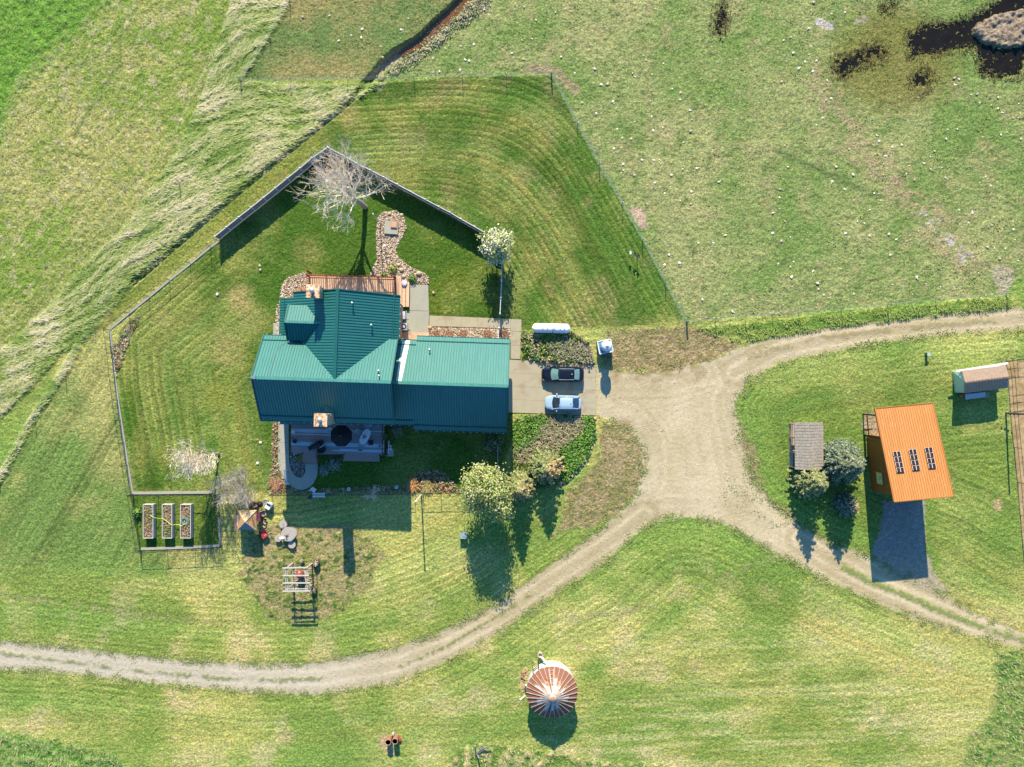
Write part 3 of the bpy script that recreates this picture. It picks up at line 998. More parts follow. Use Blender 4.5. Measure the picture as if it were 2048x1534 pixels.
dark_m = mat('dark_metal', (.02, .022, .026), (.03, .032, .036), scale=5, rough=.5, metal=.3)
glass_m = mat('dark_glass', (.012, .016, .02), rough=.06, spec=.6)
post_w = mat('weathered_wood', (.33, .31, .28), (.22, .205, .19), scale=4, rough=.85, stretch=(3, 3, .6))
rock_m = mat('tan_rock', (.50, .39, .28), (.34, .26, .19), scale=3, rough=.9, bump=.5)
pebble_m = attr_mat('pebble', amt=.15, bump=0, rough=.9)
leaf_m = attr_mat('leaf', amt=0, bump=0, rough=.75, spec=.2)

# ---------------------------------------------------------------- HOUSE (local plan a to the right, b down, in plan pixels)
CR, SR = math.cos(math.radians(1.9)), math.sin(math.radians(1.9))


def H(a, b, h):
    x, y = a * CR - b * SR, a * SR + b * CR
    return Vector((x / S, -y / S, h))


def to_ab(p):
    x, y = p.x * S, -p.y * S
    return x * CR + y * SR, -x * SR + y * CR


house = thing('house', 'large two storey house with green ribbed metal roofs and two stone chimneys', 'house', H(-330, 0, 0))
RH, EH = 11.0, 7.1
mslope = (RH - EH) / 78.8
wslope = .0455


def hw(a):           # wing roof height
    return RH - wslope * abs(a + 315)


def hm(b):
    return RH - mslope * abs(b - 4.5)


def hgar(b):
    return 7.3 - (7.3 - 3.1) / 90.2 * abs(b - 5)


def hdor(b):
    return 9.3 - 1.3 / 32.5 * abs(b + 98.5)


planes = {
    'south': [(-463.5, 4.5), (-215, 4.5), (-215, 83.3), (-463.5, 83.3)],
    'north_w': [(-463.5, 4.5), (-315, 4.5), (-400.7, -74.3), (-463.5, -74.3)],
    'north_e': [(-315, 4.5), (-215, 4.5), (-215, -74.3), (-229.3, -74.3)],
    'wing_e': [(-315, -157), (-215, -157), (-215, -74.3), (-229.3, -74.3), (-315, 4.5)],
    'wing_w': [(-315, -157), (-315, 4.5), (-400.7, -74.3), (-443, -74.3), (-443, -147), (-414, -147), (-414, -157)],
    'gar_n': [(-222, 5), (-7, 5), (-7, -85.3), (-187, -85.3), (-187, -77), (-222, -77)],
    'gar_s': [(-222, 5), (-7, 5), (-7, 95.2), (-187, 95.2), (-187, 86), (-222, 86)],
    'dor_n': [(-415, -98.5), (-349, -98.5), (-381, -131), (-415, -131)],
    'dor_s': [(-415, -98.5), (-349, -98.5), (-381, -66), (-415, -66)],
}
hf = {'south': lambda a, b: hm(b), 'north_w': lambda a, b: hm(b), 'north_e': lambda a, b: hm(b), 'wing_e': lambda a, b: hw(a), 'wing_w': lambda a, b: hw(a),
      'gar_n': lambda a, b: hgar(b), 'gar_s': lambda a, b: hgar(b), 'dor_n': lambda a, b: hdor(b), 'dor_s': lambda a, b: hdor(b)}
ribdir = {'wing_e': 'a', 'wing_w': 'a'}


def clip_line(P, axis, c):
    """interval(s) of polygon P on the line axis=c, along the other axis"""
    out = []
    n = len(P)
    for i in range(n):
        p, q = P[i], P[(i + 1) % n]
        a0, a1 = p[axis], q[axis]
        if (a0 > c) != (a1 > c):
            t = (c - a0) / (a1 - a0)
            out.append(p[1 - axis] + (q[1 - axis] - p[1 - axis]) * t)
    out.sort()
    return [(out[i], out[i + 1]) for i in range(0, len(out) - 1, 2)]


for key, P in planes.items():
    f = hf[key]
    mb = MB()
    mb.sheet([H(a, b, f(a, b)) for a, b in P], .14)
    sheet = mb.build('roof', roof_w if key.startswith('wing') else roof_m, house)
    rb = MB()
    along_a = ribdir.get(key) == 'a'
    ax = 1 if along_a else 0          # ribs sit at constant b (wing) or constant a
    lo_, hi_ = min(p[ax] for p in P), max(p[ax] for p in P)
    c = lo_ + 2.0
    while c < hi_ - .5:
        for s0, s1 in clip_line(P, ax, c):
            if s1 - s0 < 3:
                continue
            s0 += .6
            s1 -= .6
            p0 = (s0, c) if ax == 1 else (c, s0)
            p1 = (s1, c) if ax == 1 else (c, s1)
            rb.bar(H(*p0, f(*p0) + .012), H(*p1, f(*p1) + .012), .05, .06)
        c += 5.1
    put(rb.build('roof_rib', roof_t, sheet), kind='stuff')
# dormer walls, house walls
mb = MB()


def hpoly(pts):
    return [tuple(H(a, b, 0))[:2] for a, b in pts]


mb.prism(hpoly([(-455, -66), (-223, -66), (-223, 75), (-455, 75)]), -.05, EH - .2)
mb.prism(hpoly([(-405, -148), (-222, -148), (-222, -66.2), (-405, -66.2)]), -.05, 6.4)
mb.prism(hpoly([(-433, -140), (-405.2, -140), (-405.2, -66.2), (-433, -66.2)]), -.05, 5.0)
mb.prism(hpoly([(-222.8, -76), (-15, -76), (-15, 86), (-222.8, 86)]), -.05, 3.0)
for x in (-455, -223):     # gables
    a0, a1 = x, x + (3 if x < -300 else -3)
    mb.add([H(a0, -66, 6.9), H(a0, 75, 6.9), H(a0, 4.5, RH - .2), H(a1, -66, 6.9), H(a1, 75, 6.9), H(a1, 4.5, RH - .2)],
           [(0, 1, 2), (5, 4, 3), (0, 3, 4, 1), (1, 4, 5, 2), (2, 5, 3, 0)])
mb.add([H(-405, -148, 6.3), H(-222, -148, 6.3), H(-315, -148, RH - .3), H(-405, -145, 6.3), H(-222, -145, 6.3), H(-315, -145, RH - .3)],
       [(0, 1, 2), (5, 4, 3), (0, 3, 4, 1), (1, 4, 5, 2), (2, 5, 3, 0)])
mb.add([H(-15, -76, 3), H(-15, 86, 3), H(-15, 5, 7.1), H(-18, -76, 3), H(-18, 86, 3), H(-18, 5, 7.1)],
       [(0, 1, 2), (5, 4, 3), (0, 3, 4, 1), (1, 4, 5, 2), (2, 5, 3, 0)])
mb.build('wall', siding_m, house)
mb = MB()
mb.add([H(-409, -127, 6.2), H(-409, -70, 6.2), H(-409, -70, 8.0), H(-409, -98.5, 9.15), H(-409, -127, 8.0),
        H(-375, -127, 6.2), H(-375, -70, 6.2), H(-375, -70, 8.0), H(-375, -98.5, 9.15), H(-375, -127, 8.0)],
       [(0, 1, 2, 3, 4), (9, 8, 7, 6, 5), (0, 5, 6, 1), (1, 6, 7, 2), (4, 9, 5, 0)])
mb.build('dormer_wall', siding_m, house)
# windows and garage doors that show only from beside the house
for (a, b, w_, hgt_, ax) in ((-15, -40, 3.0, 2.3, 'e'), (-15, 25, 3.0, 2.3, 'e')):
    p = H(a, b, hgt_ / 2)
    MB().box((p.x + .03, p.y, p.z), (.08, w_, hgt_), rz=-math.radians(1.9)).build('garage_door', white_m, house)
for a in (-440, -400, -300, -250):
    for zz in (1.9, 5.2):
        p = H(a, 75, zz)
        fr = MB().box((p.x, p.y - .04, p.z), (1.25, .1, 1.35), rz=-math.radians(1.9)).build('window', white_m, house)
        MB().box((p.x, p.y - .09, p.z), (1.05, .06, 1.15), rz=-math.radians(1.9)).build('pane', glass_m, fr)
# ridge caps
for p0, p1, w_, z_ in (((-463.5, 4.5), (-215, 4.5), .34, RH), ((-315, -157), (-315, 2), .34, RH), ((-222, 5), (-7, 5), .34, 7.3), ((-415, -98.5), (-350, -98.5), .26, 9.3)):
    MB().bar(H(*p0, z_ + .03), H(*p1, z_ + .03), w_, .09).build('ridge_cap', ridge_m if z_ != RH or p0[1] == 4.5 else roof_t, house)
# valley flashing
for p0, p1 in (((-315, 4.5), (-400.7, -74.3)), ((-315, 4.5), (-229.3, -74.3))):
    MB().bar(H(*p0, hm(p0[1]) + .02), H(*p1, hm(p1[1]) + .02), .14, .05).build('valley_flashing', ridge_m, house)
# rake and eave trims
for p0, p1, f in (((-463.5, 4.5), (-463.5, 83.3), hf['south']), ((-463.5, 4.5), (-463.5, -74.3), hf['south']), ((-215, 4.5), (-215, 83.3), hf['south']),
                  ((-215, 4.5), (-215, -74.3), hf['south']), ((-315, -157), (-215, -157), hf['wing_e']), ((-315, -157), (-414, -157), hf['wing_w']),
                  ((-7, 5), (-7, 95.2), hf['gar_s']), ((-7, 5), (-7, -85.3), hf['gar_s']), ((-415, -98.5), (-415, -131), hf['dor_n']), ((-415, -98.5), (-415, -66), hf['dor_n'])):
    MB().bar(H(*p0, f(*p0) - .02), H(*p1, f(*p1) - .02), .12, .22).build('rake_trim', roof_t, house)
brk = MB()
for p0, p1, f in (((-463.5, 83.8), (-215, 83.8), hf['south']), ((-463.5, -74.8), (-402, -74.8), hf['south']), ((-215.0, -157), (-215.0, -75), hf['wing_e']),
                  ((-187, -85.8), (-7, -85.8), hf['gar_n']), ((-222, -77.5), (-187, -77.5), hf['gar_n']), ((-187, 95.7), (-7, 95.7), hf['gar_s']), ((-222, 86.5), (-187, 86.5), hf['gar_s']),
                  ((-443.4, -147), (-443.4, -75), hf['wing_w'])):
    q0, q1 = H(*p0, f(*p0) - .06), H(*p1, f(*p1) - .06)
    MB().bar(q0, q1, .15, .14).build('gutter', roof_t, house)
    n = max(2, int((q1 - q0).length / .73))
    d = (q1 - q0).normalized()
    s_ = Vector((d.y, -d.x, 0))
    if abs(p0[0] - p1[0]) < 1:
        s_ = Vector((1, 0, 0)) * (1 if p0[0] > -300 else -1)
    else:
        s_ = Vector((0, -1 if p0[1] > 0 else 1, 0))
    for i in range(n):
        c = q0 + (q1 - q0) * ((i + .5) / n) + s_ * .09
        brk.box((c.x, c.y, c.z + .04), (.09, .09, .06))
    # snow guard rail a little up the slope
    up = .55
    r0 = q0 - s_ * up
    r1 = q1 - s_ * up
    a0, a1 = to_ab(r0), to_ab(r1)
    r0.z, r1.z = f(*a0) + .07, f(*a1) + .07
    MB().bar(r0, r1, .10, .08).build('snow_rail', roof_t, house)
put(brk.build('gutter_bracket', white_m, house), kind='stuff')
# pale strip on the garage roof: membrane, with reflected wall light painted in
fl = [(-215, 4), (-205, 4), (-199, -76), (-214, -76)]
MB().sheet([H(a, b, hgar(b) + .075) for a, b in fl], .05).build('pale_strip', strip_m, house)


def on_roof(px, py, f):
    h = 6.0
    for _ in range(12):
        p = W(px, py, h)
        h = f(*to_ab(p))
    return W(px, py, h)


# chimneys
for px, py, top, low, ht, size in ((625.5, 582, 11.9, -.05, hw, 1.42), (641, 840, 11.4, -.05, None, 1.42)):
    p = W(px, py, top)
    rz = -math.radians(1.9)
    st = MB()
    n = 14
    nz = int((top - .2) / .38)
    for j in range(nz):
        z0, z1 = low + j * (top - .2 - low) / nz, low + (j + 1) * (top - .2 - low) / nz
        st.box((p.x + R.uniform(-.02, .02), p.y + R.uniform(-.02, .02), (z0 + z1) / 2), (size - .22 + R.uniform(-.05, .05), size - .22 + R.uniform(-.05, .05), z1 - z0 - .015), rz)
    ch = st.build('chimney', stone_m, house)
    for sx in (-1, 1):
        for sy in (-1, 1):
            q = Matrix.Rotation(rz, 3, 'Z') @ Vector((sx * size / 4, sy * size / 4, 0))
            MB().box((p.x + q.x, p.y + q.y, top - .10), (size / 2 - .02, size / 2 - .02, .2 + .01 * sx), rz).build('cap_stone', cap_m, ch)
    MB().lathe((p.x, p.y, top), [(.17, -.1), (.17, .42), (.27, .44), (.27, .54), (.1, .62)], 14).build('flue', steel_m, ch, smooth=False)
# little cricket behind the south chimney
p = W(654, 820, 8.6)
a, b = to_ab(p)
MB().add([H(a - 14, 66, hm(66) + .02), H(a + 14, 66, hm(66) + .02), H(a, 66, hm(66) + .75), H(a, 50, hm(50) + .03)], [(0, 1, 2), (0, 2, 3), (2, 1, 3), (0, 3, 1)]).build('cricket', roof_m, house)
# vent pipes
for px, py, f, hh in ((706, 607, hf['wing_e'], .55), (744, 651, hf['wing_e'], .5), (758, 742, hf['south'], .35), (759.5, 752, hf['south'], .6), (860, 700, hf['gar_n'], .62)):
    p = on_roof(px, py, f)
    v_ = MB().lathe((p.x, p.y, p.z), [(.06, -.15), (.06, hh), (.12, hh + .02), (.12, hh + .1), (.04, hh + .14)], 10).build('vent_pipe', steel_m, house)
# aerial on the west end of the ridge
p = H(-461, 4.5, RH)
m_ = MB()
m_.cyl(p, p + Vector((0, 0, .7)), .035, n=6)
m_.box((p.x - .15, p.y, p.z + .65), (.8, .05, .05))
m_.box((p.x + .25, p.y, p.z + .15), (.3, .3, .26))
m_.build('aerial', steel_m, house)
pts = []
for (px, py) in ((577, 684), (568, 687), (559, 694), (551, 708), (546, 725), (541, 742), (537, 751)):
    q = on_roof(px, py, hf['north_w'])
    pts.append(q + Vector((0, 0, .05)))
MB().tube(pts, .02, n=4).build('roof_cable', steel_m, house)
# low porch roof beside the south chimney
pr = [H(-447, 78, 3.4), H(-392, 78, 3.4), H(-392, 94, 2.9), H(-447, 94, 2.9)]
MB().sheet(pr, .1).build('porch_roof', roof_m, house)
rb = MB()
for i in range(11):
    t = (i + .3) / 11
    rb.bar(pr[0].lerp(pr[1], t) + Vector((0, 0, .01)), pr[3].lerp(pr[2], t) + Vector((0, 0, .01)), .05, .05)
put(rb.build('roof_rib', roof_t, house), kind='stuff')

# ---------------------------------------------------------------- concrete
drive = MB().prism([tuple(W(*p))[:2] for p in ((1018, 719), (1190, 729), (1189, 830), (1027, 825), (1017, 825))], -.12, .03).build('driveway', mat('joint_dirt', (.22, .20, .16), rough=.95))
put(drive, 'pale concrete driveway of square slabs in front of the garage', 'driveway', kind='structure')
rows = [719, 746, 774, 800, 828]
cols = [1017, 1048, 1096, 1143, 1191]
for j in range(4):
    for i in range(4):
        x0, x1 = cols[i] + .15, cols[i + 1] - .15
        sk0, sk1 = (x0 - 1018) * .055, (x1 - 1018) * .055
        top = 0 if j else 0
        def yy_(x, j_):
            f_ = (x - 1017) / 174
            t_, b_ = 719 + 11 * f_, 825 + 6 * f_
            return t_ + (b_ - t_) * (j_ / 4)
        P = [(x0, yy_(x0, j) + .15), (x1, yy_(x1, j) + .15), (x1, yy_(x1, j + 1) - .15), (x0, yy_(x0, j + 1) - .15)]
        MB().prism([tuple(W(*p))[:2] for p in P], -.05, .05 + R.uniform(-.003, .003)).build('slab', conc_m, drive)
path = MB().prism([tuple(W(*p))[:2] for p in ((820, 569), (856, 570), (858, 629), (857, 690), (806, 690), (806, 640), (820, 640))], -.12, .03).build('patio', MATS['joint_dirt'])
put(path, 'grey concrete patio at the north east corner of the house', 'patio', kind='structure')
for P in ([(820, 569), (856.5, 570), (858, 622), (819, 620.5)], [(809, 621), (858, 622.5), (857, 668), (807, 668)], [(812, 668.5), (857, 668.5), (857, 690), (812, 690)]):
    MB().prism([tuple(W(*p))[:2] for p in P], -.05, .06).build('slab', conc_g, path)
walk = MB().prism([tuple(W(*p))[:2] for p in ((858.5, 631), (1043, 639), (1041, 718), (1021, 717), (1022, 657), (858.5, 652))], -.12, .03).build('garden_path', MATS['joint_dirt'])
put(walk, 'narrow concrete path running from the patio round the garage corner', 'path', kind='structure')
xs_ = [859, 892, 923, 956, 988, 1021.5]
for i in range(5):
    x0, x1 = xs_[i] + .25, xs_[i + 1] - .25
    MB().prism([tuple(W(x, y))[:2] for x, y in ((x0, 631 + (x0 - 859) * .043), (x1, 631 + (x1 - 859) * .043), (x1, 652 + (x1 - 859) * .03), (x0, 652 + (x0 - 859) * .03))], -.05, .06).build('slab', conc_m, walk)
ys_ = [638, 662.5, 690, 718]
for i in range(3):
    y0, y1 = ys_[i] + .25, ys_[i + 1] - .25
    MB().prism([tuple(W(x, y))[:2] for x, y in ((1022, y0), (1043 - i * .7, y0 + .8), (1042.3 - i * .7, y1 + .6), (1022, y1))], -.05, .06).build('slab', conc_m, walk)
# curved path south west of the deck
outer = [(556.5, 843), (556.5, 885), (556.5, 925), (560, 940), (566, 952), (577, 968.5), (591, 978), (605, 980), (619, 975), (628, 966), (634, 953), (636, 940), (635.5, 928)]
inner = [(577.8, 843), (577.8, 885), (578.5, 925), (581, 936), (585.5, 946), (590, 951), (596.5, 954.5), (601, 955.3), (605, 954), (608, 950), (610.5, 944), (611, 936), (611, 928)]
curve = MB()
for i in range(12):
    curve.prism([tuple(W(*p))[:2] for p in (outer[i], outer[i + 1], inner[i + 1], inner[i])], -.1, .03)
curve = curve.build('curved_path', MATS['joint_dirt'])
put(curve, 'curved concrete path hooking round the flower bed to the deck steps', 'path', kind='structure')
for i in range(12):
    q = [Vector(p) for p in (outer[i], outer[i + 1], inner[i + 1], inner[i])]
    c = sum(q, Vector((0, 0))) / 4
    q = [c + (p - c) * .992 for p in q]
    MB().prism([tuple(W(*p))[:2] for p in q], -.05, .06).build('slab', conc_g, curve)
p = [(547, 646), (561, 646), (561, 672), (547, 672)]
put(MB().prism([tuple(W(*q))[:2] for q in p], -.05, .07).build('stepping_slab', conc_g), 'single concrete slab at the west wall of the house', 'slab')

# ---------------------------------------------------------------- NORTH DECK
DK = .9
deck = thing('deck', 'north deck of pale cedar boards with a red brown baluster railing', 'deck', W(700, 575, 0))
x0p, x1p, yt, yb = 613, 790, 551, 606
nb = 24
for i in range(nb):
    t0 = yt + (yb - yt) * i / nb
    t1 = yt + (yb - yt) * (i + 1) / nb - .22
    P = [W(x0p, t0 + .0, DK), W(x1p, t0 + 5 * .9, DK), W(x1p, t1 + 5 * .9, DK), W(x0p, t1, DK)]
    MB().sheet(P, .04).build('board', cedar_l, deck)
fr = MB()
fr.sheet([W(613, 552, DK - .06), W(790, 557, DK - .06), W(790, 609, DK - .06), W(613, 605, DK - .06)], .18)
for px, py in ((614, 553), (702, 556), (789, 558)):
    q = W(px, py, .4)
    fr.box((q.x, q.y, .4), (.14, .14, .85))
fr.build('frame', cedar_m, deck)
def railing(owner, pts, base, top, gap=.25, balm=None, railm=None):
    balm, railm = balm or cedar_m, railm or redwood_m
    bal = MB()
    for a, b in zip(pts[:-1], pts[1:]):
        a, b = Vector(a), Vector(b)
        for z_ in (top, base + .12):
            q0, q1 = a.copy(), b.copy()
            q0.z += z_ - a.z + 0
            q1.z += z_ - b.z
            MB().bar((a.x, a.y, z_ + (a.z)), (b.x, b.y, z_ + (b.z)), .10 if z_ == top else .06, .05).build('rail', railm, owner)
        L = (b - a).length
        n = int(L / gap)
        for i in range(n):
            c = a.lerp(b, (i + .5) / n)
            bal.box((c.x, c.y, c.z + (base + .12 + top) / 2), (.085, .085, top - base - .14))
        npst = max(2, int(round(L / 1.9)) + 1)
        for i in range(npst):
            c = a.lerp(b, i / (npst - 1))
            MB().box((c.x, c.y, c.z + (base + top) / 2 + .03), (.10, .10, top - base + .16)).build('post', railm, owner)
    put(bal.build('baluster', balm, owner), kind='stuff')
A = W(613.5, 549.5, DK + 1.1)
B = W(788, 553.5, DK + 1.1)
for q in (A, B):
    q.z = 0
C_ = W(614.5, 582, DK + 1.1)
C_.z = 0
D_ = W(786.5, 590, DK + 1.1)
D_.z = 0
railing(deck, [C_, A, B, D_], DK, DK + 1.1)
for px, py in ((613.5, 542), (788, 552)):
    q = W(px, py, 2.0)
    MB().box((q.x, q.y, 1.15), (.17, .17, 2.3)).build('newel_post', redwood_m, deck)
# stairs at both ends
for k in range(5):
    z_ = DK - .16 * (k + 1)
    q = W(608 - k * 4.6, 580 + k * 4.0, z_)
    MB().box((q.x, q.y, z_), (.34, 1.0, .05), rz=.75).build('step', cedar_m, deck)
for k in range(3):
    z_ = DK - .2 * (k + 1)
    P = [W(791.5 + k * 3.6, 553, z_), W(794.6 + k * 3.6, 553, z_), W(794.6 + k * 3.6, 606, z_), W(791.5 + k * 3.6, 606, z_)]
    MB().sheet(P, .05).build('step', cedar_l, deck)
bench = thing('bench', 'low bench of three long cedar planks beside the patio', 'bench', W(809, 588, 0))
for k in range(3):
    xa = 797.5 + k * 7.4
    P = [W(xa, 562.5 + k * .6, .5), W(xa + 6.4, 562.8 + k * .6, .5), W(xa + 5.6, 613.6, .5), W(xa - .8, 613.4, .5)]
    MB().sheet(P, .05).build('plank', cedar_l, bench)
lg = MB()
for yy in (568, 588, 608):
    q0, q1 = W(799, yy, .22), W(817, yy, .22)
    lg.bar((q0.x, q0.y, .22), (q1.x, q1.y, .22), .08, .44)
lg.build('leg', cedar_m, bench)
# cushion on the bench
q = W(808.5, 567, .6)
cu = MB()
cu.ell((q.x, q.y, .60), (.36, .40, .11), 12, 6, jit=.06)
put(cu.build('cushion', mat('blue_print_cloth', (.62, .62, .74), (.18, .16, .36), scale=7, rough=.9, contrast=2), smooth=True), 'crumpled blue and white print cushion lying on the cedar bench', 'cushion')
# lower landing of boards between patio and garage
land = thing('landing', 'low landing of orange boards between the patio and the garage', 'landing', W(822, 672, 0))
for k in range(7):
    y0 = 664.5 + k * 2.5
    P = [W(797, y0, .2), W(858, y0 + 1.2, .2), W(858, y0 + 3.4, .2), W(797, y0 + 2.2, .2)]
    MB().sheet(P, .05).build('board', cedar_l, land)
MB().sheet([W(798, 665, .14), W(857, 666, .14), W(857, 682, .14), W(798, 681, .14)], .12).build('joist', cedar_m, land)
# heat pump
q = W(809.5, 654, 0)
hp = thing('heat_pump', 'square white heat pump with a round fan grille by the house wall', 'heat pump', (q.x, q.y, .06))
hpm = mat('enamel_grey', (.52, .55, .58), (.46, .49, .52), scale=4, rough=.45)
MB().box((q.x, q.y, .51), (.82, .82, .9)).build('cabinet', hpm, hp)
MB().lathe((q.x, q.y, .96), [(.33, 0), (.33, .03), (.27, .03), (.27, .005), (.20, .005)], 20).build('fan_ring', dark_m, hp)
MB().lathe((q.x, q.y, .965), [(.19, 0), (.19, .03), (.08, .03), (.08, .06), (.02, .07)], 18).build('fan_hub', white_m, hp)
# upright cover / grill cylinder
q = W(808, 631, .5)
gc = thing('gas_grill', 'covered pale grey grill standing beside the heat pump', 'grill', (q.x, q.y, .06))
g_ = MB()
g_.box((q.x, q.y, .45), (.42, .80, .78))
g_.build('cabinet', hpm, gc)
g_ = MB()
g_.cyl((q.x - .02, q.y - .45, .92), (q.x - .02, q.y + .45, .92), .24, n=12)
g_.build('lid', white_m, gc)
g_ = MB()
g_.bar((q.x + .12, q.y - .42, .8), (q.x + .62, q.y - .52, .82), .05, .05)
g_.build('handle', dark_m, gc)

# ---------------------------------------------------------------- SOUTH DECK
SD = .8
sdk = thing('deck', 'south deck of grey and brown boards with steps, in the shade of the house', 'deck', W(670, 880, 0))
y = 838.0
k = 0
while y < 905:
    mats_ = R.choice([deck_a, deck_a, deck_b, deck_c])
    if R.random() < .55:
        xm = R.uniform(640, 720)
        segs = [(582, xm - .3), (xm, 769)]
    else:
        segs = [(582, 769)]
    for a_, b_ in segs:
        mt_ = R.choice([deck_a, deck_a, deck_b, deck_c])
        MB().sheet([W(a_, y + (a_ - 582) * .028, SD), W(b_, y + (b_ - 582) * .028, SD), W(b_, y + 2.2 + (b_ - 582) * .028, SD), W(a_, y + 2.2 + (a_ - 582) * .028, SD)], .035).build('board', mt_, sdk)
    y += 2.38
MB().sheet([W(583, 840, SD - .06), W(768, 845, SD - .06), W(768, 909, SD - .06), W(583, 905, SD - .06)], .2).build('frame', deck_c, sdk)
brown_m = mat('brown_rail', (.13, .062, .045), (.10, .05, .038), scale=3, rough=.7)
for k in range(4):          # west steps
    z_ = SD - .18 * (k + 1)
    MB().sheet([W(605, 907 + k * 5, z_), W(634, 907.6 + k * 5, z_), W(634, 912.5 + k * 5, z_), W(605, 912 + k * 5, z_)], .05).build('step', deck_c, sdk)
for k in range(3):          # wide east steps
    z_ = SD - .2 * (k + 1)
    MB().sheet([W(687, 909 + k * 4.2, z_), W(759, 910.6 + k * 4.2, z_), W(759, 915 + k * 4.2, z_), W(687, 913.4 + k * 4.2, z_)], .05).build('step', deck_c, sdk)
for p0, p1, z0, z1 in (((581.5, 845), (581.5, 908), SD + .9, SD + .9), ((602.5, 907), (605, 927), SD + .9, .9), ((632, 907), (635.5, 927), SD + .9, .9), ((635, 909), (686, 909), SD + .9, SD + .9),
                       ((765, 850), (765, 910), SD + .9, SD + .9), ((769, 851), (769, 912), SD + .95, SD + .95), ((758, 911), (771, 911), SD + .9, SD + .9)):
    a_, b_ = W(*p0, z0), W(*p1, z1)
    MB().bar(a_, b_, .11, .05).build('rail', brown_m, sdk)
    n = max(2, int((b_ - a_).length / 1.5) + 1)
    for i in range(n):
        c = a_.lerp(b_, i / (n - 1))
        MB().box((c.x, c.y, c.z / 2 + SD * .0), (.09, .09, c.z - .02)).build('post', brown_m, sdk)

# things on the south deck
def onq(px, py, h):
    q = W(px, py, h)
    return q
um = thing('parasol', 'large black octagonal parasol open over the south deck', 'parasol', onq(681, 872, SD))
q = onq(681, 872, 3.2)
can = MB()
n = 8
rim = [Vector((q.x + 1.32 * math.cos(math.pi / 8 + i * math.pi / 4), q.y + 1.32 * math.sin(math.pi / 8 + i * math.pi / 4), 2.75)) for i in range(n)]
rim2 = [r - Vector((0, 0, .03)) for r in rim]
top_ = Vector((q.x, q.y, 3.25))
can.add(rim + [top_] + rim2 + [top_ - Vector((0, 0, .03))], [(i, (i + 1) % n, n) for i in range(n)] + [(n + 1 + (i + 1) % n, n + 1 + i, 2 * n + 1) for i in range(n)] + [(i, n + 1 + i, n + 1 + (i + 1) % n, (i + 1) % n) for i in range(n)])
can.build('canopy', mat('black_canvas', (.010, .011, .016), (.014, .015, .02), scale=6, rough=.8), um)
for i in range(n):
    MB().bar(top_ + Vector((0, 0, .01)), rim[i] + Vector((0, 0, .01)), .03, .03).build('rib', black_m, um)
MB().cyl((q.x, q.y, SD), (q.x, q.y, 3.35), .03, n=8).build('pole', dark_m, um)
MB().lathe((q.x, q.y, SD), [(.35, 0), (.35, .06), (.08, .1)], 14).build('base', dark_m, um)
MB().lathe((q.x, q.y, 3.25), [(.06, 0), (.07, .05), (.02, .12)], 8).build('finial', steel_m, um)
tb = thing('table', 'pale oval patio table on the shaded south deck', 'table', onq(730, 873.5, SD))
q = onq(730, 873.5, SD + .74)
tv = MB()
pl = []
for i in range(24):
    a = 2 * math.pi * i / 24
    ex, ey = .48, .95
    t = math.copysign(abs(math.cos(a)) ** .7, math.cos(a)) * ex, math.copysign(abs(math.sin(a)) ** .8, math.sin(a)) * ey
    an = -math.radians(28)
    pl.append((q.x + t[0] * math.cos(an) - t[1] * math.sin(an), q.y + t[0] * math.sin(an) + t[1] * math.cos(an)))
tv.prism(pl, SD + .70, SD + .74)
tv.build('table_top', mat('table_white', (.62, .64, .66), (.50, .52, .55), scale=6, rough=.4), tb)
for sx, sy in ((-.3, -.55), (.3, -.55), (-.3, .55), (.3, .55)):
    an = -math.radians(28)
    x_, y_ = q.x + sx * math.cos(an) - sy * math.sin(an), q.y + sx * math.sin(an) + sy * math.cos(an)
    MB().cyl((x_, y_, SD), (x_, y_, SD + .71), .03, n=8).build('leg', white_m, tb)
for i, (px, py) in enumerate(((728, 871.5), (731.5, 873.5), (727.5, 876))):
    q = onq(px, py, SD + .8)
    put(MB().lathe((q.x, q.y, SD + .741), [(.06, 0), (.09, .06), (.09, .12), (.05, .14)], 10).build('bowl', dark_m), ('small dark bowl at the upper left of three on the oval table', 'small dark bowl at the right of three on the oval table', 'small dark bowl lowest of three on the oval table')[i], 'bowl', 'three dark bowls on the patio table')


def chair(px, py, rz, label, m1, base=SD):
    q = onq(px, py, base + .45)
    t = thing('patio_chair', label, 'chair', (q.x, q.y, base), 'chairs on the south deck', rz)
    MB().box((0, 0, .44), (.52, .5, .05)).build('seat', m1, t, local=True)
    b_ = MB()
    b_.add([(-.26, .24, .46), (.26, .24, .46), (.26, .36, .95), (-.26, .36, .95), (-.26, .28, .46), (.26, .28, .46), (.26, .40, .95), (-.26, .40, .95)],
           [(3, 2, 1, 0), (4, 5, 6, 7), (0, 1, 5, 4), (1, 2, 6, 5), (2, 3, 7, 6), (3, 0, 4, 7)])
    b_.build('backrest', m1, t, local=True)
    for sx in (-1, 1):
        MB().bar((sx * .29, -.22, .64), (sx * .29, .28, .66), .05, .04).build('armrest', m1, t, local=True)
        for sy in (-1, 1):
            MB().bar((sx * .25, sy * .22, 0), (sx * .25, sy * .22, .42), .04, .04).build('leg', m1, t, local=True)


ch_l = mat('chair_grey', (.42, .44, .46), (.36, .38, .40), scale=5, rough=.6)
ch_m = mat('chair_green_grey', (.30, .35, .36), (.25, .29, .30), scale=5, rough=.6)
chair(661, 862, .4, 'pale square chair beside the black parasol', ch_l)
chair(717, 864.5, 1.0, 'grey chair at the upper left of the oval table', ch_m)
chair(736, 854, -.45, 'grey chair at the top of the oval table near the eave', ch_m)
chair(722, 895, 2.9, 'grey chair at the lower end of the oval table', ch_m)
chair(741, 885, -1.6, 'slim dark chair at the right side of the oval table', dark_m)
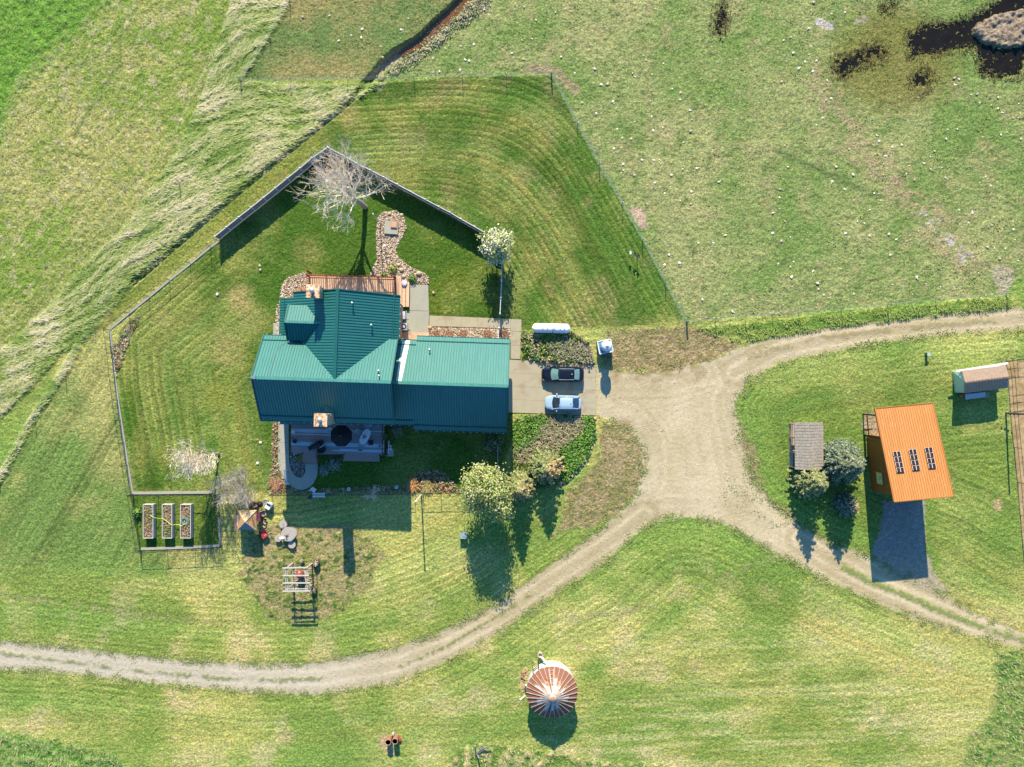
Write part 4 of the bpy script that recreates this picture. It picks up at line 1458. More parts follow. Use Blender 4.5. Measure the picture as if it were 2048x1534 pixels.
# black barbecue, pots and tubs on and beside the deck
q = onq(635, 889, SD)
bq = thing('barbecue', 'black covered barbecue set at an angle on the south deck', 'barbecue', (q.x, q.y, SD), None, .5)
MB().box((0, 0, .42), (.95, .62, .8)).build('cabinet', black_m, bq, local=True)
b_ = MB()
b_.cyl((-.5, 0, .85), (.5, 0, .85), .33, n=14)
b_.build('hood', black_m, bq, local=True)
for s_ in (-1, 1):
    MB().box((s_ * .75, 0, .78), (.45, .5, .05)).build('side_shelf', dark_m, bq, local=True)


def pot(px, py, base, r, h, m1, m2, name, label, cat, inner=.8):
    q = onq(px, py, base + h * .5)
    t = thing(name, label, cat, (q.x, q.y, base))
    MB().lathe((q.x, q.y, base), [(r * .72, 0), (r, h), (r * 1.06, h), (r * 1.06, h + .03), (r * inner, h + .03), (r * inner, h - .05)], 16).build('pot', m1, t)
    MB().lathe((q.x, q.y, base), [(r * .7, h - .1), (r * inner, h - .03)], 16).build('soil', m2, t)
    return t, q


soil_m = mat('potting_soil', (.05, .035, .025), (.09, .06, .04), scale=20, rough=.95)
pot(622, 894.5, SD, .22, .4, mat('ochre_glaze', (.36, .29, .12), rough=.4), soil_m, 'flower_pot', 'round ochre glazed pot left of the black barbecue', 'pot', .62)
pot(590, 882, SD, .28, .35, mat('slate_tub', (.06, .085, .10), rough=.5), soil_m, 'flower_pot', 'round dark slate tub against the west deck rail', 'pot')
pot(770, 872.5, 0, .30, 1.0, mat('green_glaze', (.06, .22, .05), rough=.4), mat('green_sludge', (.03, .10, .03), rough=.3), 'planter', 'tall round green planter just outside the east deck rail', 'planter')
pot(760, 892, SD, .14, .25, mat('yellow_glaze', (.45, .33, .05), rough=.4), soil_m, 'flower_pot', 'little yellow pot by the east deck rail', 'pot')
q = onq(645, 897.5, SD)
t = thing('lounge_chair', 'dark round lounge chair with a pale armrest near the deck steps', 'lounge chair', (q.x, q.y, SD), None, .5)
MB().lathe((0, 0, 0), [(.30, 0), (.34, .3), (.48, .42), (.48, .5), (.3, .46)], 14).build('seat', dark_m, t, local=True)
MB().bar((-.1, .22, .72), (.52, .26, .72), .07, .05).build('armrest', white_m, t, local=True)
b_ = MB()
for i in range(7):
    a0 = math.pi * (.95 + i * .13)
    b_.box((.46 * math.cos(a0), .46 * math.sin(a0), .65), (.2, .06, .4), rz=a0 + math.pi / 2)
b_.build('backrest', black_m, t, local=True)
q = onq(588, 908, .3)
t = thing('rock_heap', 'heap of dark and white stones beside the west deck steps', 'rock heap', (q.x, q.y, 0))
for i in range(26):
    a = R.uniform(0, 6.28)
    r_ = .5 * math.sqrt(R.random())
    MB().ell((q.x + r_ * math.cos(a), q.y + r_ * math.sin(a), .12 + .55 * (1 - r_ / .5) ** 1 + .1), (R.uniform(.07, .14), R.uniform(.07, .12), R.uniform(.06, .1)), 7, 4, jit=.12).build('rock', R.choice([white_m, dark_m, post_w, dark_m]), t)
q = onq(783, 904, 0)
t = thing('well_head', 'pale square pad with white pipes standing beside the south deck', 'well head', (q.x, q.y, 0))
MB().box((onq(780, 905, .1).x, onq(780, 905, .1).y, .06), (.85, .9, .12)).build('pad', conc_g, t)
for (xa, ya, xb, yb_) in ((777.5, 882, 777, 908), (777, 891, 783, 891), (781.5, 892, 781.5, 902), (778, 898, 784, 898)):
    MB().cyl(onq(xa, ya, .5), onq(xb, yb_, .5), .06, n=8).build('pipe', white_m, t)
for (xa, ya) in ((777.3, 884), (777, 905), (781.5, 900)):
    a_ = onq(xa, ya, .5)
    MB().cyl((a_.x, a_.y, .02), (a_.x, a_.y, .55), .05, n=8).build('standpipe', white_m, t)
q = onq(586, 863.5, SD + .3)
put(MB().box((q.x, q.y, SD + .26), (.5, .22, .5)).box((q.x, q.y, SD + .53), (.54, .26, .05)).build('cooler', white_m), 'small white cooler box against the west end of the deck', 'cooler')
q = onq(679.5, 849, SD)
t = thing('door_mat', 'long tan door mat under the eave right of the south chimney', 'mat', (q.x, q.y, SD))
MB().box((q.x, q.y, SD + .02), (.85, .3, .04)).build('mat_pile', mat('tan_fibre', (.34, .30, .24), (.26, .23, .18), scale=20, rough=.95), t)
# ---------------------------------------------------------------- ORANGE SHOP
org_m = mat('orange_roof_metal', D(238, 172, 106, 2.0), D(228, 158, 90, 2.0), scale=.6, rough=.55, spec=.2, stretch=(4, .3, 1), c3=D(244, 190, 130, 2.0), c3scale=2.4, c3amt=.36)
org_t = mat('orange_rib_metal', D(222, 150, 80, 2.0), D(212, 140, 72, 2.0), scale=1, rough=.45)
orw_m = mat('orange_wall_metal', (.36, .125, .03), (.30, .10, .024), scale=.6, rough=.5)
ca_, sa_ = math.cos(math.radians(5.4)), math.sin(math.radians(5.4))


def Bp(x, y, h):     # shop plan: x along the south edge, y towards the north edge, plan pixels from the south west roof corner
    X = 713 + x * ca_ - y * .094
    Yd = 221 - x * sa_ - y * .9956
    return Vector((X / S, -Yd / S, h))


shop = thing('workshop', 'orange metal workshop with a single sloped roof and three columns of solar panels', 'workshop', Bp(55, 80, 0))


def hs(y):
    return 6.55 - 2.62 * y / 174


RW, RL = 111.6, 174
sheet = MB().sheet([Bp(0, 0, hs(0)), Bp(RW, 0, hs(0)), Bp(RW, RL, hs(RL)), Bp(0, RL, hs(RL))], .2).build('roof', org_m, shop)
rb = MB()
x = 2.0
while x < RW - 1:
    rb.bar(Bp(x, .5, hs(.5) + .012), Bp(x, RL - .5, hs(RL - .5) + .012), .05, .055)
    x += 4.6
put(rb.build('roof_rib', org_t, sheet), kind='stuff')
for p0, p1 in (((0, 0), (0, RL)), ((RW, 0), (RW, RL)), ((0, 0), (RW, 0)), ((0, RL), (RW, RL))):
    MB().bar(Bp(*p0, hs(p0[1]) - .06), Bp(*p1, hs(p1[1]) - .06), .09, .26).build('roof_trim', org_t, shop)
mb = MB()
x0, x1, y0, y1 = 7, RW - 7, 8, 116


def wallq(a, b, t=.12):
    pa, pb = Bp(*a, 0), Bp(*b, 0)
    d = (pb - pa).normalized()
    n_ = Vector((-d.y, d.x, 0)) * t
    ha, hb = hs(a[1]) - .22, hs(b[1]) - .22
    vs = [pa, pb, pb + n_, pa + n_]
    mb.hexa([(v_.x, v_.y, -.05) for v_ in vs] + [(vs[0].x, vs[0].y, ha), (vs[1].x, vs[1].y, hb), (vs[2].x, vs[2].y, hb), (vs[3].x, vs[3].y, ha)])


wallq((x0, y0), (x1, y0))
wallq((x1, y0), (x1, y1))
wallq((x1, y1), (x0, y1))
wallq((x0, y1), (x0, y0))
mb.build('wall', orw_m, shop)
# corrugation ribs of the west wall, its window
wr = MB()
for i in range(26):
    yy = y0 + 2 + i * 4.1
    p = Bp(x0 - .4, yy, 0)
    wr.box((p.x, p.y, (hs(yy) - .3) / 2), (.04, .05, hs(yy) - .35), rz=math.radians(5.4))
put(wr.build('wall_rib', orw_m, shop), kind='stuff')
# window on the west wall
c0 = W(1758.5, 953, 2.6)
yl = 36
p = Bp(x0, yl, 2.7)
an = math.radians(5.4)
fr = MB().box((p.x - .05, p.y, p.z), (.10, 1.5, 1.6), rz=an).build('window', org_t, shop)
MB().box((p.x - .10, p.y, p.z), (.05, 1.32, 1.42), rz=an).build('pane', mat('pane_grass_reflection', (.30, .36, .12), (.48, .54, .28), scale=4, rough=.12, spec=.5), fr)  # mottled green paints the grass reflected in the glass
# open corner shelter posts and rails
for x_, y_ in ((4, RL - 14), (4, 118), (RW - 4, RL - 8)):
    p = Bp(x_, y_, 0)
    MB().box((p.x, p.y, hs(y_) / 2 - .1), (.16, .16, hs(y_) - .25), rz=an).build('post', dark_m, shop)
for a_, b_ in (((3, RL - 14), (3, 118)), ((3, RL - 14), (22, RL - 14))):
    for z_ in (1.2,):
        MB().bar(Bp(*a_, z_), Bp(*b_, z_), .09, .09).build('rail', dark_m if a_[0] == b_[0] else post_w, shop)
# solar panels in three columns of four
cell_m = mat('solar_cell', (.016, .016, .028), (.035, .034, .05), scale=2, rough=.2, spec=.25)
pane_f = mat('panel_frame', (.55, .42, .30), (.62, .52, .42), scale=3, rough=.5)
for cx, cy in (((945, 935), 0), ((1078, 917), 0), ((1212, 901), 0)):
    bx, by = cx
    for r_ in range(4):
        zx0, zy0 = bx + r_ * 9.5, by + r_ * 45.5
        quad = [(zx0, zy0), (zx0 + 63, zy0 - 4), (zx0 + 71, zy0 + 33), (zx0 + 8, zy0 + 38)]
        pts = []
        for (zx, zy) in quad:
            px, py = 1560 + zx / 4.19, 680 + zy / 4.19
            h = 5.2
            for _ in range(6):
                q = W(px, py, h)
                yd = -q.y * S
                xd = q.x * S
                ly = -((xd - 713) * .094 + (yd - 221) * .9956)
                h = hs(ly) + .20
            pts.append(W(px, py, h))
        pan = MB().sheet(pts, .06).build('solar_panel', pane_f, shop)
        for i in range(2):
            t0, t1 = .04 + i * .49, .47 + i * .49
            q4 = [pts[0].lerp(pts[1], t0), pts[0].lerp(pts[1], t1), pts[3].lerp(pts[2], t1), pts[3].lerp(pts[2], t0)]
            c = sum(q4, Vector()) / 4
            q4 = [c + (v_ - c) * .93 + Vector((0, 0, .02)) for v_ in q4]
            MB().sheet(q4, .03).build('cell', cell_m, pan)

# ---------------------------------------------------------------- SHINGLED SHED with a porch
shingle_m = mat('grey_shingle', (.21, .19, .155), (.33, .30, .25), scale=4, rough=.95, contrast=1.3, c3=(.42, .40, .37), c3scale=11, c3amt=.36)
shingle_b = mat('brown_shingle', (.56, .33, .21), (.44, .25, .16), scale=5, rough=.95, c3=(.16, .11, .09), c3scale=9, c3amt=.38)
shed = thing('shed', 'small shed with grey shingled roof and an open porch on its west side', 'shed', W(1612, 892, 0))


def Sp(px, py, h):
    return W(px, py, h)


def courses(owner, a, b, c, d, n, m1, thick=.03, jit=0):
    """shingle courses from eave a-b up to ridge d-c"""
    st = MB()
    m_ = max(6, int((Vector(b) - Vector(a)).length / .33))
    for i in range(n):
        t0, t1 = i / n, min(1, (i + 1.25) / n)
        for k in range(m_):
            s0, s1 = k / m_ + .004, (k + 1) / m_ - .004
            off = R.uniform(0, .012)
            e0, e1 = Vector(a).lerp(Vector(b), s0), Vector(a).lerp(Vector(b), s1)
            r0, r1 = Vector(d).lerp(Vector(c), s0), Vector(d).lerp(Vector(c), s1)
            p0, p1, p2, p3 = e0.lerp(r0, t0), e1.lerp(r1, t0), e1.lerp(r1, t1), e0.lerp(r0, t1)
            u = Vector((0, 0, thick + off))
            st.add([p0 + u, p1 + u, p2 + Vector((0, 0, .006)), p3 + Vector((0, 0, .006)), p0, p1], [(0, 1, 2, 3), (4, 5, 1, 0)])
    return put(st.build('shingle', m1, owner), kind='stuff')


E, Rg = 2.35, 3.0
a = [Sp(1589, 845, E), Sp(1617, 845, Rg), Sp(1645.5, 844.5, E), Sp(1645, 938.5, E), Sp(1619, 940.5, Rg), Sp(1590, 939, E)]
r1 = MB().sheet([a[0], a[1], a[4], a[5]], .12).build('roof', shingle_m, shed)
r2 = MB().sheet([a[1], a[2], a[3], a[4]], .12).build('roof', shingle_m, shed)
up = Vector((0, 0, .004))
courses(r1, a[0] + up, a[5] + up, a[4] + up, a[1] + up, 9, shingle_m)
courses(r2, a[2] + up, a[3] + up, a[4] + up, a[1] + up, 9, shingle_m)
shw = mat('shed_boards', (.40, .30, .23), (.32, .24, .18), scale=4, rough=.85)
w0, w1 = W(1592, 848), W(1632, 930)
MB().box(((w0.x + w1.x) / 2, (w0.y + w1.y) / 2, 1.15), (abs(w1.x - w0.x), abs(w1.y - w0.y), 2.3)).build('wall', shw, shed)
w0, w1 = W(1578, 846), W(1592, 934)
MB().box(((w0.x + w1.x) / 2 - .01, (w0.y + w1.y) / 2, .12), (abs(w1.x - w0.x), abs(w1.y - w0.y), .24)).build('porch_floor', shw, shed)
for py in (847, 874, 903, 932):
    p = W(1578.5, py)
    MB().box((p.x, p.y, 1.15), (.12, .12, 2.1)).build('post', shw, shed)
for z_, py0, py1 in ((1.0, 847, 903), (.5, 847, 903)):
    q0, q1 = W(1578.5, py0), W(1578.5, py1)
    MB().bar((q0.x, q0.y, z_), (q1.x, q1.y, z_), .07, .1).build('rail', shw, shed)
q0, q1 = W(1578.5, 905), W(1578.5, 931)
MB().bar((q0.x, q0.y, .8), (q1.x, q1.y, .8), .06, 1.2).build('panel', mat('blue_grey_panel', (.08, .11, .16), (.13, .17, .22), scale=3, rough=.6), shed)
q0, q1 = W(1578.5, 846), W(1578.5, 934)
MB().bar((q0.x, q0.y, 2.2), (q1.x, q1.y, 2.2), .1, .16).build('beam', shw, shed)
q0, q1 = W(1578, 846.5), W(1630, 846)
MB().bar((q0.x, q0.y, 2.05), (q1.x, q1.y, 2.05), .1, .3).build('gable_board', white_m, shed)

# ---------------------------------------------------------------- GREEN COOP
coop = thing('chicken_coop', 'mint green coop with a brown shingled gable roof beside the corral', 'coop', W(1950, 765, 0))
RHc, EHc = 3.3, 2.2
rl, rr = W(1930, 763.6, RHc), W(2017.3, 752.8, RHc)
nl, nr = W(1923.5, 741.5, EHc), W(2012, 730.5, EHc)
sl_, sr_ = W(1928.5, 786.5, EHc), W(2016.5, 775.5, EHc)
r1 = MB().sheet([nl, nr, rr, rl], .1).build('roof', mat('tan_shingle', (.25, .19, .15), (.20, .15, .118), scale=3, rough=.95), coop)
r2 = MB().sheet([rl, rr, sr_, sl_], .1).build('roof', shingle_b, coop)
courses(r1, nl + up, nr + up, rr + up, rl + up, 8, MATS['tan_shingle'], thick=.016)
courses(r2, sl_ + up, sr_ + up, rr + up, rl + up, 8, shingle_b, thick=.07)
mint = mat('mint_paint', (.44, .64, .50), (.36, .56, .44), scale=3, rough=.6)
mb = MB()
ins = .22


def inset(p, k):
    c = (rl + rr + nl + nr + sl_ + sr_) / 6
    return Vector((c.x + (p.x - c.x) * k, c.y + (p.y - c.y) * k, p.z))


g = [inset(p, .965) for p in (nl, rl, sl_, nr, rr, sr_)]
vs = [(g[0].x, g[0].y, -.05), (g[2].x, g[2].y, -.05), (g[2].x, g[2].y, EHc - .12), (g[1].x, g[1].y, RHc - .15), (g[0].x, g[0].y, EHc - .12),
      (g[3].x, g[3].y, -.05), (g[5].x, g[5].y, -.05), (g[5].x, g[5].y, EHc - .12), (g[4].x, g[4].y, RHc - .15), (g[3].x, g[3].y, EHc - .12)]
mb.add(vs, [(4, 3, 2, 1, 0), (5, 6, 7, 8, 9), (0, 1, 6, 5), (1, 2, 7, 6), (9, 4, 0, 5)])
mb.build('wall', mint, coop)
d_ = (Vector(vs[1]) - Vector(vs[0])).normalized()
nn = Vector((d_.y, -d_.x, 0))
if nn.x > 0:
    nn = -nn
mid_ = (Vector(vs[0]) + Vector(vs[1])) / 2
rzc = math.atan2(d_.y, d_.x)
for s_ in (-1, 1):
    c = mid_ + d_ * s_ * .47 + nn * .03
    dr = MB().box((c.x, c.y, 1.1), (.88, .05, 1.75), rz=rzc).build('door', mint, coop)
    for zz in (.62, 1.5):
        c2 = c + nn * .03
        MB().box((c2.x, c2.y, zz), (.56, .04, .62), rz=rzc).build('door_panel', mat('mint_shadow', (.30, .50, .40), rough=.6), dr)
for k in range(7):
    z_ = .2 + k * .32
    c = mid_ + nn * .01
c = mid_ + nn * .10 + d_ * .0
MB().box((c.x, c.y, 1.9), (.28, .18, .12), rz=rzc).build('lamp', dark_m, coop)
# leaning pale boards along the north eave, shade roof on the south
q0, q1 = W(1911, 742.5, 2.0), W(2015, 726.5, 2.0)
MB().bar(q0, q1, .24, .10).build('fascia_board', white_m, coop)
pr = [W(1930.5, 788.5, 1.35), W(1970.5, 784, 1.35), W(1972, 794, .95), W(1931.5, 799.5, .95)]
ph = MB().sheet(pr, .06)
ph.build('nest_box_lid', mat('blue_grey_lid', (.32, .33, .38), (.40, .41, .45), scale=2, rough=.5), coop)
MB().prism([(p.x, p.y) for p in [(lambda v_: v_)(W(1931.5, 788, 0)), W(1970, 784, 0), W(1970.5, 792, 0), W(1932, 797, 0)]], .25, .9).build('nest_box', shw, coop)
for k in range(3):
    q = W(1922 + k * 3, 790 + k * .5, 0)
q = W(1925, 791, .3)
put(MB().box((q.x, q.y, .3), (.4, .3, .6), rz=.2).build('feed_box', mat('terracotta', (.42, .18, .10), rough=.8)), 'small reddish box at the corner of the mint green coop', 'box')

# ---------------------------------------------------------------- GRAIN BIN
bx = W(1101.8, 1367, 0)
gb = thing('grain_bin', 'round white grain bin with a rusty ribbed conical roof', 'grain bin', bx)
RBN, EB, AP, RR = 2.74, 2.75, 4.75, 2.95
binw = mat('white_bin_steel', (.66, .68, .68), (.56, .58, .58), scale=1.2, rough=.45, metal=.15, c3=(.42, .26, .16), c3scale=1.6, c3amt=.30)
prof = []
nr_ = 14
for i in range(nr_ + 1):
    z_ = EB * i / nr_
    prof.append((RBN + (.025 if i % 2 else 0), z_))
MB().lathe(bx, prof, 40).build('wall', binw, gb)


def rust_mat():
    m = bpy.data.materials.new('rusty_roof_panel')
    m.use_nodes = True
    nt = m.node_tree
    b = nt.nodes['Principled BSDF']
    b.inputs['Roughness'].default_value = .8
    b.inputs['Specular IOR Level'].default_value = .15
    tc = nt.nodes.new('ShaderNodeTexCoord')
    oi = nt.nodes.new('ShaderNodeObjectInfo')
    sep = nt.nodes.new('ShaderNodeVectorMath')
    sep.operation = 'MULTIPLY'
    sep.inputs[1].default_value = (1, 1, 0)
    nt.links.new(tc.outputs['Object'], sep.inputs[0])
    ln = nt.nodes.new('ShaderNodeVectorMath')
    ln.operation = 'LENGTH'
    nt.links.new(sep.outputs[0], ln.inputs[0])
    n = nt.nodes.new('ShaderNodeTexNoise')
    n.inputs['Scale'].default_value = 2.6
    n.inputs['Detail'].default_value = 5
    nt.links.new(tc.outputs['Object'], n.inputs['Vector'])
    a1 = nt.nodes.new('ShaderNodeMath')
    a1.operation = 'MULTIPLY_ADD'
    a1.inputs[1].default_value = 1.9
    nt.links.new(n.outputs['Fac'], a1.inputs[0])
    nt.links.new(ln.outputs['Value'], a1.inputs[2])
    a2 = nt.nodes.new('ShaderNodeMath')
    a2.operation = 'MULTIPLY_ADD'
    a2.inputs[1].default_value = 1.7
    nt.links.new(oi.outputs['Random'], a2.inputs[0])
    nt.links.new(a1.outputs[0], a2.inputs[2])
    mr = nt.nodes.new('ShaderNodeMapRange')
    mr.inputs['From Min'].default_value = 2.7
    mr.inputs['From Max'].default_value = 3.5
    nt.links.new(a2.outputs[0], mr.inputs[0])
    r = nt.nodes.new('ShaderNodeValToRGB')
    r.color_ramp.elements[0].color = (.54, .52, .49, 1)  # paler to the apex: worn galvanising plus sun glint put into the colour
    r.color_ramp.elements[1].color = (.21, .095, .062, 1)
    e = r.color_ramp.elements.new(.55)
    e.color = (.30, .15, .09, 1)
    nt.links.new(mr.outputs[0], r.inputs[0])
    nt.links.new(r.outputs[0], b.inputs['Base Color'])
    return m


rust_m = rust_mat()
rib_m = mat('pale_rib_steel', (.46, .44, .41), (.34, .24, .18), scale=3, rough=.8, spec=.15)
NP = 30
for i in range(NP):
    a0, a1 = 2 * math.pi * i / NP, 2 * math.pi * (i + 1) / NP
    am = (a0 + a1) / 2
    P = [Vector((bx.x + r_ * math.cos(a), bx.y + r_ * math.sin(a), z_)) for r_, a, z_ in ((.34, a0, AP - .2), (RR, a0, EB + .02), (RR + .03, am, EB - .02), (RR, a1, EB + .02), (.34, a1, AP - .2))]
    MB().sheet(P, .03).build('roof_panel', rust_m, gb)
    MB().bar(Vector((bx.x + .33 * math.cos(a0), bx.y + .33 * math.sin(a0), AP - .16)), Vector((bx.x + (RR + .05) * math.cos(a0), bx.y + (RR + .05) * math.sin(a0), EB + .06)), .055, .08).build('roof_rib', rib_m, gb)
MB().lathe(bx, [(.42, AP - .28), (.42, AP - .1), (.30, AP + .02), (.30, AP + .1)], 18).build('collar', rib_m, gb)
MB().lathe(bx, [(.26, AP + .05), (.26, AP + .14), (.08, AP + .2)], 14).build('cap', mat('rust_cap', (.34, .13, .07), (.42, .22, .14), scale=5, rough=.7), gb)


def onbin(px, py):      # on the bin roof
    h = 3.4
    for _ in range(10):
        q = W(px, py, h)
        r_ = math.hypot(q.x - bx.x, q.y - bx.y)
        h = AP - .2 - (r_ - .34) * (AP - .22 - EB) / (RR - .34)
    return W(px, py, h)


up2 = Vector((0, 0, .12))
l0, l1 = onbin(1097, 1337) + up2, onbin(1101.5, 1368) + up2
r0, r1_ = onbin(1106.5, 1337) + up2, onbin(1106.5, 1368) + up2
for a_, b_ in ((l0, l1), (r0, r1_)):
    MB().bar(a_, b_, .07, .06).build('ladder_rail', rib_m, gb)
for t in (.1, .38, .66, .95):
    MB().bar(l0.lerp(l1, t), r0.lerp(r1_, t), .05, .05).build('ladder_rung', rib_m, gb)
hk = onbin(1095.5, 1359)
MB().tube([hk + Vector((-.15, .1, .1)), hk + Vector((-.05, -.05, .1)), hk + Vector((.12, -.05, .1)), hk + Vector((.2, .08, .1))], .03, n=5).build('handle', dark_m, gb)
# platform frame and spout on the north west side
for (a_, b_) in (((1066, 1340, 2.6), (1067, 1353, 2.6)), ((1077, 1327, 2.6), (1078, 1341, 2.6)), ((1067, 1342, 2.6), (1078, 1334, 2.6)), ((1066, 1340, 2.6), (1077, 1330, 2.6)), ((1078, 1328, 2.4), (1087, 1322, 2.4))):
    MB().bar(W(*a_), W(*b_), .07, .07).build('platform_bar', dark_m, gb)
for (px, py) in ((1066, 1346), (1077, 1334)):
    q = W(px, py, 2.6)
    MB().bar((q.x, q.y, 0), (q.x, q.y, 2.62), .06, .06).build('platform_leg', dark_m, gb)
q = W(1080.5, 1309, .5)
sp = thing('grain_auger', 'pale auger tube with a round hopper behind the grain bin', 'auger', (q.x, q.y, 0))
MB().lathe((q.x, q.y, 0), [(.25, .05), (.25, .6), (.32, .75), (.32, .82), (.22, .82), (.2, .6)], 16).build('hopper', rib_m, sp)
MB().cyl(W(1082, 1313, .5), W(1092, 1325, 1.5), .13, n=10).build('tube', white_m, sp)
q0, q1 = W(1040, 1400, .06), W(1050, 1391, .1)
put(MB().bar(q0, q1, .16, .08).build('plank', white_m), 'white plank lying in the grass on the west side of the grain bin', 'plank')
q = W(1050, 1376, .3)
t = thing('pipe_stack', 'upright grey pipe leaning on the west side of the grain bin', 'pipe', (q.x, q.y, 0))
MB().cyl(W(1050, 1377, .02), W(1052, 1370, .9), .1, n=9).build('pipe', steel_m, t)
q = W(1048, 1350, .2)
t = thing('brick_heap', 'small heap of red rubble left of the grain bin', 'rubble heap', (q.x, q.y, 0))
for i in range(12):
    MB().box((q.x + R.uniform(-.3, .3), q.y + R.uniform(-.5, .4), .06 + R.uniform(0, .1)), (.2, .12, .1), rz=R.uniform(0, 3)).build('brick', mat('red_rubble', (.36, .15, .09), (.44, .24, .16), scale=4, rough=.9), t)
# ---------------------------------------------------------------- FENCES
vinyl_m = mat('white_vinyl', (.58, .59, .60), (.50, .51, .53), scale=2, rough=.5)
vinyl_shade = mat('shaded_vinyl', (.22, .23, .25), (.17, .18, .20), scale=2, rough=.55)  # white vinyl greyed: shade of the visible face put into the colour
blackf_m = mat('black_fence_steel', (.02, .021, .023), (.035, .034, .034), scale=6, rough=.5)
wire_m = mat('fence_wire', (.36, .42, .37), (.28, .33, .29), scale=5, rough=.5, metal=.3)
tpost_m = mat('green_t_post', (.06, .085, .065), (.10, .12, .10), scale=5, rough=.6)
tip_m = mat('white_post_tip', (.66, .72, .70), rough=.5)


def gpt(px, py, h=0):
    q = W(px, py, h)
    q.z = 0
    return q


def board_fence(label, tops, h=1.9, cat='fence'):
    P = [gpt(px, py, h) for px, py in tops]
    t = thing('privacy_fence', label, cat, P[0])
    for i, p in enumerate(P):
        post = MB().box((p.x, p.y, h / 2), (.13, .13, h), rz=.6).build('post', vinyl_m, t)
        MB().lathe((p.x, p.y, h), [(.11, 0), (.11, .04), (.02, .10)], 4).build('post_cap', white_m, post)
    for a, b in zip(P[:-1], P[1:]):
        d = (b - a).normalized()
        a2, b2 = a + d * .07, b - d * .07
        MB().bar(a2 + Vector((0, 0, h - .09)), b2 + Vector((0, 0, h - .09)), .075, .13).build('rail', vinyl_m, t)
        MB().bar(a2 + Vector((0, 0, .10)), b2 + Vector((0, 0, .10)), .07, .15).build('rail', vinyl_m, t)
        nbd = 6
        for k in range(nbd):
            z_ = .19 + (h - .36) * (k + .5) / nbd
            MB().bar(a2 + Vector((0, 0, z_)), b2 + Vector((0, 0, z_)), .03, (h - .36) / nbd - .02).build('board', vinyl_shade, t)
    return t


board_fence('white fence, its boards toned to shade, running down left from the corner peak', [(429, 472.6), (452.3, 453.8), (476.7, 434), (501.7, 414.7), (526, 395), (550, 375.6), (574, 356), (599.4, 335.8), (622.8, 316), (654.9, 294.4)])
board_fence('white fence, its boards toned to shade, running down right from the corner peak to the leafy tree',
            [(657.5, 295.8), (686.4, 310.3), (713.3, 326.2), (740.4, 339.7), (767.8, 353.9), (794.7, 368.5), (822, 383.2), (850.2, 398.4), (877.8, 413), (900, 424.5), (921.4, 437.5), (949.2, 453), (978, 470), (1003.5, 488)])
board_fence('narrow white fence running straight down from the leafy tree to the garage', [(1004, 491), (1003.8, 524), (1003, 560), (1001.5, 595), (1000, 627)])
board_fence('short white fence stub across the pebble bed at the garage wall', [(998, 656), (996.5, 677)])


def mesh_fence(label, pts, h=1.5, posts=None, name='mesh_fence', mesh=True, rails=(1.0,), step=.2, post_m=None):
    post_m = post_m or blackf_m
    P = [gpt(*p) for p in pts]
    t = thing(name, label, 'fence', P[0])
    seen = []
    for p in [gpt(*q) for q in (posts or pts)]:
        z0 = gz(p.x, p.y)
        MB().cyl((p.x, p.y, z0 - .05), (p.x, p.y, h + .03), .034, n=6).build('post', post_m, t)
    ms = MB()
    for a, b in zip(P[:-1], P[1:]):
        for rr_ in rails:
            MB().cyl(a + Vector((0, 0, h * rr_ - .02)), b + Vector((0, 0, h * rr_ - .02)), .026, n=5).build('rail', post_m, t)
        if mesh:
            L = (b - a).length
            n = int(L / step)
            for i in range(1, n):
                c = a.lerp(b, i / n)
                ms.cyl((c.x, c.y, .04), (c.x, c.y, h - .03), .006, n=3, caps=False)
            for k in range(1, int(h / step)):
                ms.cyl(a + Vector((0, 0, k * step)), b + Vector((0, 0, k * step)), .006, n=3, caps=False)
    if mesh:
        put(ms.build('wire_mesh', post_m, t), kind='stuff')
    return t


LF = [(438, 482), (421.6, 493.7), (380.9, 527), (339.4, 560), (298.7, 593.4), (259, 625.7), (219, 659), (225.5, 707), (231, 760), (236, 800), (242, 840), (249, 885), (255.5, 930), (265.5, 988)]
mesh_fence('black mesh fence curving down the west side of the lawn', LF, 1.5)
mesh_fence('black mesh fence along the west and south sides of the vegetable beds', [(266.5, 990), (274, 1040), (283, 1100), (335, 1098.2), (390, 1096.2), (443, 1094)], 1.5)
mesh_fence('black mesh fence between the lawn and the vegetable beds', [(268, 988.5), (316, 988.5), (365, 988), (413, 987.4), (428, 987.2)], 1.5)
mesh_fence('black mesh fence at the east end of the vegetable beds', [(443, 1092), (441.5, 1062), (440, 1030), (438, 1000), (429.5, 988)], 1.5, rails=(1.0,))
mesh_fence('thin wire fence along the flower bed below the south lawn', [(545, 988), (600, 987.5), (660, 987), (720, 986.5), (780, 986), (830, 985.5)], 1.5, rails=(1.0,), step=.3)
mesh_fence('thin wire fence from the tall white pole to the pale green tree', [(846, 985), (882, 984.5), (928, 984)], 1.5, rails=(1.0,), step=.3)
# concrete mowing strips
for nm, lb, L, w_ in (('mowing_strip', 'narrow concrete mowing strip under the curving black fence', LF, .26),
                      ('mowing_strip', 'concrete edging strip between the lawn and vegetable beds', [(266, 986), (316, 985.6), (365, 985), (428, 984.5)], .3),
                      ('mowing_strip', 'concrete edging strip round the south and east of the vegetable beds', [(282, 1097.5), (335, 1096), (390, 1094), (441, 1091), (440, 1062), (438.5, 1035)], .3)):
    m_ = MB()
    P = [gpt(*p) for p in L]
    for a, b in zip(P[:-1], P[1:]):
        m_.bar(a + Vector((0, 0, .02)), b + Vector((0, 0, .02)), w_, .12 + R.uniform(0, .01))
    put(m_.build(nm, conc_g), lb, 'edging', kind='structure')


